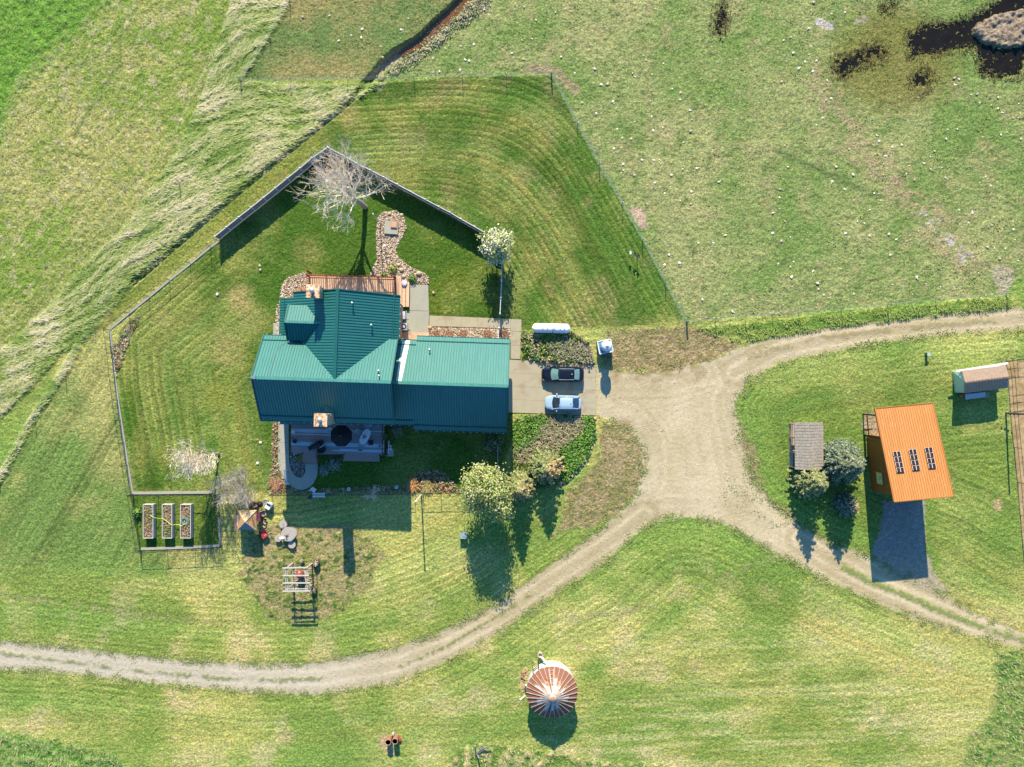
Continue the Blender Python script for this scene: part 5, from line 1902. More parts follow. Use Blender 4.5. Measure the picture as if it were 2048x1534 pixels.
def wire_fence(label, posts, h=1.35, strands=5, group=None, tips=True, low=False):
    P = [gpt(*p) for p in posts]
    t = thing('wire_fence', label, 'fence', P[0])
    for i, p in enumerate(P):
        z0 = gz(p.x, p.y)
        end = i in (0, len(P) - 1)
        po = MB().box((p.x, p.y, z0 + h / 2 - .05), (.075, .075, h + .05) if end else (.045, .06, h + .1), rz=R.uniform(0, 1)).build('post', post_w if end else tpost_m, t)
        if tips and not end:
            MB().box((p.x, p.y, z0 + h + .02), (.065, .085, .14), rz=.3).build('post_tip', tip_m, po)
    for k in range(strands):
        z_ = .25 + (h - .3) * k / (strands - 1)
        m_ = MB()
        pts = []
        for a, b in zip(P[:-1], P[1:]):
            za, zb = gz(a.x, a.y) * .5, gz(b.x, b.y) * .5
            m_.cyl((a.x, a.y, za + z_), (b.x, b.y, zb + z_), .008, n=3, caps=False)
        m_.build('wire', wire_m, t)
    return t


wire_fence('wire fence on green posts along the top of the dark lawn', [(483, 165), (583, 163), (695.6, 160), (757.5, 161), (828.5, 158), (924.7, 155), (1012.8, 154), (1102.5, 152)])
wire_fence('wire fence running down between the dark lawn and the pale pasture', [(1103.5, 153), (1154.5, 250.5), (1198, 331), (1243.5, 409), (1284, 481), (1330, 568), (1372.5, 643)])
wire_fence('wire fence above the lush verge of the top gravel road', [(1374, 644), (1430, 638), (1490, 632), (1544, 629), (1597.5, 626), (1682, 617.5), (1774.7, 609.5), (1870.8, 600.5), (1957.8, 593), (2012, 588)])
wire_fence('wire fence at the upper edge of the tall grass beside the pasture', [(484, 162), (540, 73), (580, 2), (612, -55)], tips=False)
wire_fence('wire fence hidden in the tall grass left of the curving lawn', [(361.5, 366), (270, 520), (190.5, 648), (132, 752), (71.7, 840), (0, 948), (-40, 1010)], tips=False, strands=3)
# corral
cor = [(2012.5, 723), (2017, 754), (2022, 826), (2029, 895), (2036, 965), (2041, 1030), (2046.5, 1090), (2054, 1150)]
mesh_fence('dark pipe fence along the west side of the dirt corral', cor, 1.35, mesh=False, rails=(1.0, .5))
mesh_fence('dark pipe fence along the north side of the dirt corral', [(2013.5, 722), (2035, 719), (2080, 714)], 1.35, mesh=False, rails=(1.0, .5))
mesh_fence('dark cross fence inside the dirt corral', [(2019, 792), (2050, 787), (2080, 783)], 1.3, mesh=False, rails=(1.0, .5))
# gate of pale rails below the garage
t = thing('garden_gate', 'pale wooden rail gate below the garage corner', 'gate', gpt(996, 892))
a, b = gpt(995.5, 891), gpt(996.5, 946)
for z_ in (.5, .95, 1.35):
    MB().bar(a + Vector((0, 0, z_)), b + Vector((0, 0, z_)), .07, .09).build('rail', post_w, t)
for c in (a, a.lerp(b, .5), b):
    MB().box((c.x, c.y, .72), (.11, .11, 1.44)).build('post', post_w, t)
a2 = gpt(1010, 937)
MB().bar(b.lerp(a, .18) + Vector((0, 0, 1.3)), a2 + Vector((0, 0, .2)), .08, .08).build('brace', post_w, t)
# picket fence by the tank
t = thing('picket_fence', 'low picket fence bent round the corner of the weedy bed by the propane tank', 'fence', gpt(1142.5, 664))
P = [gpt(1142.5, 663), gpt(1160, 674), gpt(1177.5, 685), gpt(1177.8, 701), gpt(1178, 718)]
for i, p in enumerate(P):
    MB().box((p.x, p.y, .5), (.09, .09, 1.0)).build('post', post_w, t)
pk_m = mat('picket_wood', (.44, .37, .29), (.34, .28, .22), scale=4, rough=.85)
for a, b in zip(P[:-1], P[1:]):
    for z_ in (.3, .78):
        MB().bar(a + Vector((0, 0, z_)), b + Vector((0, 0, z_)), .05, .07).build('rail', pk_m, t)
    n = max(5, int((b - a).length / .17))
    for i in range(n):
        c = a.lerp(b, (i + .5) / n)
        rz_ = math.atan2((b - a).y, (b - a).x)
        MB().box((c.x, c.y, .47), (.07, .025, .9), rz=rz_).build('picket', pk_m, t)
# poles
def pole(px, py, h, r, m1, name, label, cat, extra=None):
    p = gpt(px, py)
    t = thing(name, label, cat, p)
    MB().cyl((p.x, p.y, -.1), (p.x, p.y, h), r, r * .8, n=8).build('shaft', m1, t)
    if extra:
        extra(p, t, h)
    return t


def cap(p, t, h):
    MB().lathe((p.x, p.y, h), [(.1, 0), (.12, .05), (.03, .14)], 8).build('pole_cap', white_m, t)


pole(843, 989, 5.6, .085, mat('white_pole', (.55, .52, .46), rough=.6), 'yard_pole', 'tall pale pole standing in the fence line below the house', 'pole', cap)
pole(761, 447, 5.4, .05, steel_m, 'flagpole', 'slim steel pole beside the pebble bed under the bare tree', 'pole', cap)


def xarm(p, t, h):
    for k in range(4):
        MB().lathe((p.x - .6 + k * .4, p.y - .12, 1.0 + k * .12), [(.09, 0), (.11, .1), (.05, .16)], 8).build('insulator', dark_m, t)


pole(2011.5, 826, 6.1, .12, mat('dark_pole', (.10, .085, .07), (.07, .06, .05), scale=3, rough=.85), 'utility_pole', 'dark utility pole beside the corral fence at the right edge', 'pole', xarm)
# ---------------------------------------------------------------- FOLIAGE
bark_m = mat('grey_bark', (.36, .32, .27), (.25, .215, .18), scale=4, rough=.9, stretch=(2, 2, .6))
pale_bark = mat('pale_bark', (.84, .74, .61), (.70, .60, .48), scale=3, rough=.9)
bark_d = mat('brown_bark', (.10, .075, .055), (.15, .11, .08), scale=5, rough=.9)


def quads(C, N, size, asp=1.6, roll=None):
    """leaf quads at centres C with normals N"""
    n = len(C)
    N = N / (np.linalg.norm(N, axis=1, keepdims=True) + 1e-9)
    ref = rng.normal(size=(n, 3))
    U = np.cross(N, ref)
    U /= np.linalg.norm(U, axis=1, keepdims=True) + 1e-9
    Vv = np.cross(N, U)
    s = np.asarray(size).reshape(-1, 1) * np.ones((n, 1))
    U = U * s * .5
    Vv = Vv * s * .5 * asp
    P = np.stack([C - U, C + Vv * .7 - U * .15, C + U, C - Vv], axis=1)
    return P.reshape(-1, 3), np.arange(4 * n).reshape(-1, 4)


def tints(cols, idx, n, jit=.12, per=4):
    c = np.array([cols[i] for i in idx], dtype=np.float32)
    c = c * (1 + rng.uniform(-jit, jit, (n, 1)))
    return np.repeat(c, per, axis=0)


def leafy_tree(name, label, px, py, crown_c, rad, n_cl, per, lsize, cols, trunk_r, seed, cat='tree', holes=.1):
    base = WG(px, py)
    t = thing(name, label, cat, base)
    cz = crown_c[2]
    tr = MB()
    top = Vector((crown_c[0], crown_c[1], cz - rad[2] * .25))
    tr.tube([base - Vector((0, 0, .1)), base.lerp(top, .5) + Vector((R.uniform(-.1, .1), R.uniform(-.1, .1), 0)), top], trunk_r, trunk_r * .55, 7)
    cls = []
    for i in range(n_cl):
        while True:
            d = rng.normal(size=3)
            d /= np.linalg.norm(d)
            if d[2] > -.75:
                break
        r_ = rng.uniform(.35, 1.0) ** .55 * (.86 + .24 * math.sin(3.1 * d[0] + seed * 2.3) * math.cos(2.7 * d[1] - seed) + .12 * math.sin(6 * d[2] + 5 * d[0]))
        cls.append(np.array([crown_c[0] + d[0] * rad[0] * r_, crown_c[1] + d[1] * rad[1] * r_, cz + d[2] * rad[2] * r_]))
    for c in cls[: min(len(cls), 40)]:
        tr.tube([top.lerp(base, R.uniform(0, .35)), Vector(top).lerp(Vector(c), .5) + Vector((0, 0, -.15)), Vector(c)], trunk_r * .3, .015, 4)
    tr.build('trunk', bark_m, t)
    C, Nn, ci = [], [], []
    for c in cls:
        k = int(per * rng.uniform(.5, 1.4))
        off = rng.normal(size=(k, 3)) * np.array([.34, .34, .26]) * rad[0] * .42
        C.append(c + off)
        nn = off * .8 + rng.normal(size=(k, 3)) * .35 + np.array([0, 0, .45])
        Nn.append(nn)
        base_c = rng.integers(0, len(cols))
        ci.append(np.where(rng.random(k) < .55, base_c, rng.integers(0, len(cols), k)))
    C = np.concatenate(C)
    Nn = np.concatenate(Nn)
    ci = np.concatenate(ci)
    vs, fs = quads(C, Nn, lsize * rng.uniform(.7, 1.3, len(C)))
    np_obj('crown', vs, fs, leaf_m, tints(cols, ci, len(C), .18), parent=t)
    return t


GL = [(.27, .31, .09), (.34, .37, .14), (.19, .25, .05), (.44, .45, .24), (.14, .20, .045)]
p = W(985, 985, 5.0)
leafy_tree('leafy_tree', 'big pale yellow green leafy tree at the east end of the garden fence', 973, 975, (W(972, 985, 5.2).x, W(972, 985, 5.2).y, 5.0), (3.0, 3.1, 3.7), 300, 42, .17, GL, .17, 1)
WB = [(.52, .53, .36), (.36, .40, .15), (.22, .29, .07), (.60, .60, .47), (.31, .36, .12)]
leafy_tree('blossom_tree', 'small pale tree with whitish young leaves by the white fence', 994, 503, (W(991, 490, 3.4).x, W(991, 490, 3.4).y, 3.3), (2.0, 2.1, 1.9), 130, 38, .16, WB, .10, 2)


def spruce(label, px, py, h, r, cols, top_cols, seed, skew=0, dens=1.0, name='spruce_tree'):
    base = WG(px, py)
    t = thing(name, label, 'tree', base)
    MB().cyl(base - Vector((0, 0, .1)), base + Vector((0, 0, h * .97)), .11 + h * .012, .01, n=7).build('trunk', bark_d, t)
    C, Nn, sz, ci = [], [], [], []
    lv = int(h * 3.6)
    for L in range(lv):
        f = L / (lv - 1)
        z_ = h * (.05 + .93 * f)
        rr = r * (1 - f) ** .62 * (1 if f > .08 else .8) + .06
        nb = max(5, int(13 * (1 - f * .6)))
        a0 = rng.uniform(0, 6.28)
        for b in range(nb):
            a = a0 + 2 * math.pi * b / nb + rng.uniform(-.14, .14)
            rl_ = rr * rng.uniform(.8, 1.12)
            ns = max(3, int(rl_ * 8 * dens))
            for k in range(ns):
                q = (k + .6) / ns
                w_ = .34 * (1 - q * .55) * min(1, rl_)
                for m_ in range(4):
                    lat = rng.uniform(-1, 1) * w_ * (1.25 - q)
                    x = base.x + math.cos(a) * rl_ * q - math.sin(a) * lat
                    y = base.y + math.sin(a) * rl_ * q + math.cos(a) * lat
                    zz = base.z + z_ - .22 * rl_ * q + .16 * rl_ * q * q + rng.uniform(-.06, .06)
                    C.append((x, y, zz))
                    Nn.append((math.cos(a) * .35 + rng.normal() * .3, math.sin(a) * .35 + rng.normal() * .3, .9))
                    sz.append(.19 * rng.uniform(.7, 1.3))
                    warm = f * .5 + skew * (math.cos(a) * .5 - math.sin(a) * .2) + q * .25 + rng.normal() * .18
                    ci.append(1 if warm > .62 else 0)
    C, Nn = np.array(C), np.array(Nn)
    pal = cols + top_cols
    idx = [rng.integers(0, len(cols)) if c == 0 else len(cols) + rng.integers(0, len(top_cols)) for c in ci]
    vs, fs = quads(C, Nn, np.array(sz), 1.7)
    np_obj('crown', vs, fs, leaf_m, tints(pal, idx, len(C), .22), parent=t)
    return t


BS = [(.11, .16, .105), (.15, .20, .14), (.08, .13, .075), (.20, .24, .17)]
YS = [(.19, .23, .085), (.24, .28, .115), (.14, .18, .06), (.30, .33, .15)]
TN = [(.42, .28, .12), (.35, .26, .115), (.50, .36, .17)]
TY = [(.27, .26, .11), (.31, .28, .14), (.22, .24, .10)]
spruce('largest blue green spruce between the shed and the orange workshop', 1668, 920, 7.8, 3.0, BS, [(.22, .25, .15), (.20, .23, .12), (.26, .24, .12)], 3)
spruce('yellow green spruce standing just below the shingled shed', 1608, 958, 6.2, 2.35, YS, TY, 4)
spruce('small spruce with browning top below the other two by the workshop', 1688, 1008, 3.6, 1.6, BS, TN, 5, skew=.5)
spruce('browned spruce at the right of the pair beside the weedy bed', 1091, 932, 5.4, 2.45, YS, TN, 6, skew=.9)
spruce('grey green spruce squeezed between the pale leafy tree and the browned one', 1038, 970, 6.0, 2.05, YS, TN, 7, skew=.35)


def bare_tree(name, label, px, py, h, trunk_h, r0, spec, lean=(0, 0), seed=1, up=.55, droop=0, m1=None, stems=1, spread=1.0, cat='tree', levels=4, twig=.012, wig=1.0):
    rr = random.Random(seed)
    base = WG(px, py)
    t = thing(name, label, cat, base)
    tr, br = MB(), MB()

    def grow(p, d, L, r_, lev):
        pts = [p]
        q, dd = p.copy(), d.copy()
        ns = 4 if lev < 3 else 3
        for i in range(ns):
            dd = (dd + Vector((rr.uniform(-1, 1), rr.uniform(-1, 1), rr.uniform(-.6, .9))) * (.16 if lev == 0 else .2) * wig + Vector((0, 0, up * .12 - droop * .1 * lev))).normalized()
            q = q + dd * (L / ns)
            pts.append(q.copy())
        (tr if lev == 0 else br).tube(pts, r_, max(r_ * .4, twig * .35), 6 if lev == 0 else (4 if lev < 2 else 3))
        if lev >= levels:
            return
        nch = spec[lev]
        for i in range(nch):
            tpos = rr.uniform(.25 if lev else .55, 1.0) if lev else rr.uniform(trunk_h, 1.0)
            k = tpos * ns
            i0 = min(int(k), ns - 1)
            pp = pts[i0].lerp(pts[i0 + 1], k - i0)
            az = rr.uniform(0, 2 * math.pi)
            side = Vector((math.cos(az), math.sin(az), rr.uniform(-.1, .5)))
            ang = rr.uniform(.45, 1.0) * spread
            nd = (dd * math.cos(ang) + side * math.sin(ang)).normalized()
            grow(pp, nd, L * rr.uniform(.5, .78) * (1.1 - .35 * tpos), max(r_ * (1 - .5 * tpos) * rr.uniform(.4, .6), twig), lev + 1)
    for s_ in range(stems):
        d = Vector((lean[0], lean[1], 1))
        if stems > 1:
            a = 2 * math.pi * s_ / stems + rr.uniform(-.3, .3)
            d = Vector((math.cos(a) * rr.uniform(.3, .9), math.sin(a) * rr.uniform(.3, .9), 1))
        grow(base - Vector((0, 0, .15)), d.normalized(), h * .55 * rr.uniform(.85, 1.1), r0, 0)
    tr.build('trunk', bark_m if m1 is None else m1, t)
    br.build('branches', m1 or pale_bark, t)
    return t


bare_tree('bare_tree', 'big bare pale cottonwood in the corner of the white fence', 731, 414, 15.0, .38, .33, (15, 7, 5, 4), lean=(-.16, .05), seed=12, up=.35, twig=.014, spread=.82, wig=.6)
bare_tree('bare_tree', 'leafless pale tree on the lawn left of the curved path', 439, 906, 10.0, .25, .12, (15, 9, 5, 2), lean=(-.30, .02), seed=3, up=.5, twig=.014, spread=.85, wig=.6)
bare_tree('bare_shrub', 'grey leafless twiggy shrub above the pyramid roofed playhouse', 484, 973, 6.0, .1, .045, (8, 7, 5), seed=8, up=.3, stems=8, m1=mat('grey_twig', (.50, .46, .40), (.36, .33, .285), scale=3, rough=.9), levels=3, twig=.011, cat='shrub')
bare_tree('bare_shrub', 'small bare pale shrub reaching over the thin wire fence', 750, 984, 2.3, .2, .04, (5, 4, 3), seed=9, up=.3, stems=4, levels=3, twig=.012, cat='shrub')

# ---------------------------------------------------------------- blades and weeds (uncountable)


def scatter(polys, n, wt=None):
    out = []
    allp = [p for P in polys for p in P]
    x0, x1 = max(-60, min(p[0] for p in allp)), min(2110, max(p[0] for p in allp))
    y0, y1 = max(-60, min(p[1] for p in allp)), min(1600, max(p[1] for p in allp))
    got = 0
    while got < n:
        x = rng.uniform(x0, x1, n * 2).astype(np.float32)
        y = rng.uniform(y0, y1, n * 2).astype(np.float32)
        ok = np.zeros(len(x), dtype=bool)
        for P in polys:
            ok |= inpoly(P, x, y)
        if wt is not None:
            ok &= rng.random(len(x)) < wt(x, y)
        x, y = x[ok], y[ok]
        if len(x) == 0:
            break
        out.append(np.stack([x, y], 1))
        got += len(x)
    return np.concatenate(out)[:n]


def to_xyz(uv):
    X = (uv[:, 0] - 1024) / S
    Y = (767 - uv[:, 1]) / S
    return np.stack([X, Y, gza(X, Y)], 1)


def blades(name, label, uv, length, height, width, dirang, dirjit, cols, kind='stuff', cat='grass', weights=None, parent=None, index=None):
    P = to_xyz(uv)
    n = len(P)
    a = dirang + rng.normal(size=n) * dirjit
    d = np.stack([np.cos(a), np.sin(a), np.zeros(n)], 1)
    s = np.stack([-np.sin(a), np.cos(a), np.zeros(n)], 1)
    L = length * rng.uniform(.6, 1.3, n)[:, None]
    Hh = height * rng.uniform(.6, 1.3, n)[:, None]
    w_ = width * rng.uniform(.7, 1.3, n)[:, None]
    zz = np.array([[0, 0, 1.0]])
    A, B_ = P - s * w_ * .5 - zz * .03, P + s * w_ * .5 - zz * .03
    C, Dm = P + d * L * .45 + s * w_ * .45 + zz * Hh, P + d * L * .45 - s * w_ * .45 + zz * Hh
    E = P + d * L + zz * Hh * .8
    vs = np.stack([A, B_, C, Dm, E + s * w_ * .12, E - s * w_ * .12], 1).reshape(-1, 3)
    b = (np.arange(n) * 6)[:, None]
    fs = np.concatenate([b + np.array([[0, 1, 2, 3]]), b + np.array([[3, 2, 4, 5]])], 0)
    idx = rng.choice(len(cols), n, p=weights) if index is None else index
    o = np_obj(name, vs, fs, leaf_m, tints(cols, idx, n, .2, 6), parent=parent)
    return put(o, None if parent else label, None if parent else cat, kind=kind)


uv = scatter([TALL_A, TALL_B], 36000)
fl_ = fbm(uv[:, 0] / 130, uv[:, 1] / 130, 61, 2)
an_ = (fl_ - .5) * 1.6 - .42
pick = .55 * lic(uv[:, 0], uv[:, 1], an_, 5.5, 62) + .4 * lic(uv[:, 0], uv[:, 1], an_, 13, 64, 9, 6.0) + (fbm(uv[:, 0] / 55, uv[:, 1] / 55, 2, 4) - .5) * .9 + rng.normal(size=len(uv)) * .14
tg = [(.19, .30, .06), (.30, .40, .10), (.44, .49, .18), (.58, .57, .28), (.68, .61, .40)]
blades('tall_grass', 'long straw and green grass combed flat in the meadow strip', uv, .62, .16, .05, -an_, .36, tg, index=np.clip((pick * 5).astype(int), 0, 4))
uv = scatter([HAY], 15000)
blades('hay_grass', 'rough tufts of green and dry grass over the hay field', uv, .34, .10, .05, .86, .5, [(.22, .31, .06), (.34, .38, .12), (.44, .42, .22), (.15, .27, .03)], weights=[.4, .3, .1, .2])
vg = [[(1385, 655), (1500, 646), (1600, 637), (1800, 613), (1960, 597), (2018, 592), (2020, 612), (1950, 621), (1800, 639), (1650, 657), (1540, 674), (1480, 684), (1420, 668)]]
uv = scatter(vg, 2600, lambda x, y: fbm(x / 20, y / 12, 121, 2) > .44)
blades('verge_grass', 'lush bright green grass along the verge of the top road', uv, .32, .18, .06, -1.2, 1.2, [(.14, .24, .045), (.20, .29, .06), (.27, .33, .09)])
uv = scatter([[(-60, 1450), (60, 1468), (160, 1490), (230, 1505), (280, 1590), (-60, 1590)], [(925, 1492), (1060, 1496), (1260, 1522), (1400, 1545), (1400, 1590), (905, 1590)],
              [(1990, 1300), (2060, 1300), (2105, 1320), (2105, 1590), (1900, 1590), (1930, 1480), (1985, 1420)]], 4500)
blades('rank_grass', 'rank uncut grass along the lower edge and corners of the fields', uv, .38, .13, .055, -.7, .7, [(.18, .28, .07), (.28, .34, .12), (.46, .42, .24), (.14, .24, .05)])


def weeds(name, label, uv, size, height, cols, weights=None, cat='plants', spread=.12, per=6):
    P = np.repeat(to_xyz(uv), per, axis=0)
    n = len(P)
    off = rng.normal(size=(n, 3)) * np.array([spread, spread, 0])
    P = P + off
    P[:, 2] += rng.uniform(.02, height, n)
    N_ = rng.normal(size=(n, 3)) * .5 + np.array([0, 0, .8])
    vs, fs = quads(P, N_, size * rng.uniform(.6, 1.4, n))
    k_ = np.clip(np.floor((fbm(uv[:, 0] / 9, uv[:, 1] / 9, 131, 2) - .25) * 2 * len(cols)).astype(int), 0, len(cols) - 1)
    idx = np.repeat(np.where(rng.random(len(uv)) < .6, k_, rng.choice(len(cols), len(uv), p=weights)), per)
    return put(np_obj(name, vs, fs, leaf_m, tints(cols, idx, n, .22)), label, cat, kind='stuff')


WD = [(.10, .20, .035), (.16, .25, .05), (.22, .28, .06), (.36, .30, .19), (.07, .14, .03)]
weeds('garden_weeds', 'mixed weeds and dead stalks in the bed below the propane tank', scatter([BED_N], 800), .15, .45, WD + [(.46, .38, .27)], [.2, .2, .15, .15, .1, .2])
blades('dead_stalks', 'bleached dead flower stalks leaning in the bed below the propane tank', scatter([[(1090, 690), (1150, 685), (1180, 700), (1185, 728), (1110, 724)]], 700), .6, .45, .05, 1.1, .7, [(.52, .44, .32), (.40, .36, .24), (.30, .33, .16)])
lush = [[(1040, 838), (1085, 830), (1100, 845), (1075, 880), (1030, 905), (1026, 860)], [(1145, 880), (1188, 836), (1190, 870), (1178, 905), (1155, 935), (1130, 962), (1110, 930), (1115, 905)], [(1165, 835), (1188, 834), (1188, 880), (1160, 890)]]
weeds('leafy_groundcover', 'bright green leafy ground cover in the bed below the driveway', scatter(lush, 1500), .15, .38, [(.09, .22, .03), (.13, .27, .045), (.19, .30, .06), (.06, .15, .025)], [.35, .3, .2, .15])
stalk = [[(1080, 850), (1100, 838), (1165, 835), (1168, 850), (1140, 885), (1100, 905), (1060, 925), (1028, 925), (1030, 895), (1062, 880)]]
blades('dry_stalks', 'pale dry stalks lying in a diagonal band across the lower bed', scatter(stalk, 1500), .6, .36, .055, .6, .9, [(.50, .40, .28), (.42, .34, .24), (.30, .30, .13), (.16, .22, .06)], weights=[.35, .3, .2, .15])
weeds('bed_weeds', 'scattered small weeds over the lower bed and dirt edge', scatter([BED_S], 700), .13, .3, WD, [.25, .25, .2, .2, .1])
weeds('yard_weeds', 'low green weeds dotting the dry dirt yard and road edges', scatter([DIRT_P, DIRT_S, DIRT_T, DIRT_E], 700, lambda x, y: fbm(x / 18, y / 18, 111, 2) > .5), .09, .07, [(.16, .22, .06), (.24, .29, .09), (.30, .33, .11)], spread=.2)
weeds('border_plants', 'small plants and dead leaves in the narrow beds round the house', scatter([BED_W, BED_F, BED_L, BED_M], 700), .12, .2, [(.14, .20, .05), (.36, .28, .18), (.44, .36, .25), (.30, .17, .08)], [.3, .3, .25, .15], spread=.1)
# grass crowding the road edge, softening it
def road_edge(x, y):
    d = np.abs(sdpoly(ROAD, x, y, 30))
    return (d < 8) * np.clip((fbm(x / 14, y / 14, 119, 2) - .42) * 5, 0, 1)
uv = scatter([[(-60, 1240), (2105, 560), (2105, 1400), (-60, 1420)]], 5200, road_edge)
weeds('road_edge_grass', 'ragged grass clumps along the edges of the gravel road', uv, .09, .06, [(.16, .22, .06), (.24, .29, .09), (.33, .35, .16)], per=5, spread=.2, cat='grass')
def past_w(x, y):
    return (fbm(x / 22, y / 22, 113, 2) > .63) * 1.0
weeds('pasture_weeds', 'dark green weed tufts dotted over the grazed pasture', scatter([PAST_R, PAST_L], 1300, past_w), .10, .09, [(.12, .18, .05), (.19, .26, .07), (.26, .30, .10)], per=5, spread=.2)
# reeds round the marsh
def marsh_w(x, y):
    r_ = np.zeros(len(x), dtype=bool)
    for P in MARSH:
        d = sdpoly(P, x, y, 30)
        r_ |= (d > -13) & (d < 7)
    return r_ * (.4 + .6 * (fbm(x / 8, y / 8, 115, 2) > .5))
uv = scatter([[(1640, -40), (2105, -40), (2105, 200), (1640, 200)], [(1415, 0), (1465, 0), (1465, 90), (1415, 90)]], 4200, marsh_w)[:2300]
blades('marsh_reeds', 'short olive and brown reeds fringing the dark marsh water', uv, .28, .2, .06, 1.2, 1.6, [(.17, .16, .05), (.10, .085, .03), (.22, .20, .08), (.06, .05, .022)])
uv = scatter([[(860, 50), (905, 30), (960, -20), (985, 10), (930, 50), (880, 90), (820, 130), (790, 150), (775, 145), (820, 108)]], 900)
weeds('bank_tussocks', 'pale dry tussocks along the right bank of the stream', uv[:420], .12, .16, [(.46, .41, .30), (.36, .34, .20), (.26, .29, .13)], per=7, spread=.22)


def shrub(px, py, r, h, cols, n, label, name='shrub', ls=.13):
    base = WG(px, py)
    t = thing(name, label, 'shrub', base)
    MB().cyl(base - Vector((0, 0, .05)), base + Vector((0, 0, h * .6)), .04, .02, n=5).build('stem', bark_d, t)
    d = rng.normal(size=(n, 3))
    d /= np.linalg.norm(d, axis=1, keepdims=True)
    d[:, 2] = np.abs(d[:, 2])
    k = rng.uniform(.5, 1.05, (n, 1))
    C = np.array(base) + d * k * np.array([r, r, h]) * (1 + .2 * np.sin(d[:, :1] * 7 + d[:, 1:2] * 5))
    vs, fs = quads(C, d + rng.normal(size=(n, 3)) * .4, ls * rng.uniform(.7, 1.3, n))
    np_obj('leaves', vs, fs, leaf_m, tints(cols, rng.integers(0, len(cols), n), n, .2), parent=t)


GS = [(.08, .18, .035), (.13, .24, .05), (.19, .29, .07)]
shrub(275, 1025, .62, .95, GS, 420, 'round dark green shrub at the left end of the vegetable beds')
shrub(570, 607, .8, .6, GS, 300, 'spreading green plant at the north west corner of the house')
shrub(824, 558, .55, .55, GS, 260, 'green plant in the pebbles above the concrete patio')
shrub(786, 540, .6, .5, [(.14, .24, .05), (.28, .34, .10)], 260, 'light green plant in the pebble bed near the deck newel post')
shrub(769, 551, .45, .4, GS, 180, 'small green plant between the deck and the pebble bed')
GG = [(.20, .27, .20), (.14, .20, .14), (.28, .34, .26)]
shrub(668, 928, 1.0, .8, GG, 520, 'grey green shrub spilling from below the wide deck steps')
shrub(648, 940, .8, .6, GG, 340, 'low grey green shrub beside the end of the curved path')
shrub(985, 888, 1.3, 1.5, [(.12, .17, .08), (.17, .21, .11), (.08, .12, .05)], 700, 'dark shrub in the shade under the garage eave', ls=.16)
shrub(795, 858, .9, .7, GG, 420, 'grey shrub under the eave between house and garage', ls=.1)
OG = [(.52, .27, .09), (.42, .22, .08), (.58, .36, .15)]
blades('ornamental_grass', 'orange dead ornamental grass at the left of the bark mound', np.array([826, 972]) + rng.normal(size=(260, 2)) * 4, .5, .35, .05, 0, 6, OG, kind=None, cat='plant')
blades('ornamental_grass', 'tan dead ornamental grass with green shoots on the bark mound', np.array([853, 974]) + rng.normal(size=(220, 2)) * 4.5, .45, .3, .05, 0, 6, [(.48, .36, .19), (.25, .31, .07), (.44, .29, .13)], kind=None, cat='plant')
blades('ornamental_grass', 'brown dead ornamental grass left of the curved path', np.array([553, 966]) + rng.normal(size=(240, 2)) * 4.5, .45, .35, .05, 0, 6, [(.40, .20, .11), (.48, .32, .2)], kind=None, cat='plant')
for i, (px, lb) in enumerate(((872, 'leftmost'), (897, 'second from the left'), (925, 'third from the left'), (976, 'fourth from the left'), (1009, 'rightmost'))):
    blades('dormant_shrub', lb + ' brown dormant shrub in the pebble bed along the garage', np.array([px, 668]) + rng.normal(size=(130, 2)) * 4, .4, .32, .04, 0, 6, [(.34, .18, .11), (.42, .26, .17), (.26, .13, .08)], kind=None, cat='shrub').update_tag()
# ---------------------------------------------------------------- CARS
def loft(stations, closed=False):
    """stations: list of lists of points with equal counts"""
    m_ = MB()
    n = len(stations[0])
    vs = [p for s_ in stations for p in s_]
    fs = []
    for i in range(len(stations) - 1):
        for k in range(n - 1):
            fs.append((i * n + k, i * n + k + 1, (i + 1) * n + k + 1, (i + 1) * n + k))
    fs.append(tuple(range(n)))
    fs.append(tuple(reversed(range((len(stations) - 1) * n, len(stations) * n))))
    m_.add(vs, fs)
    return m_


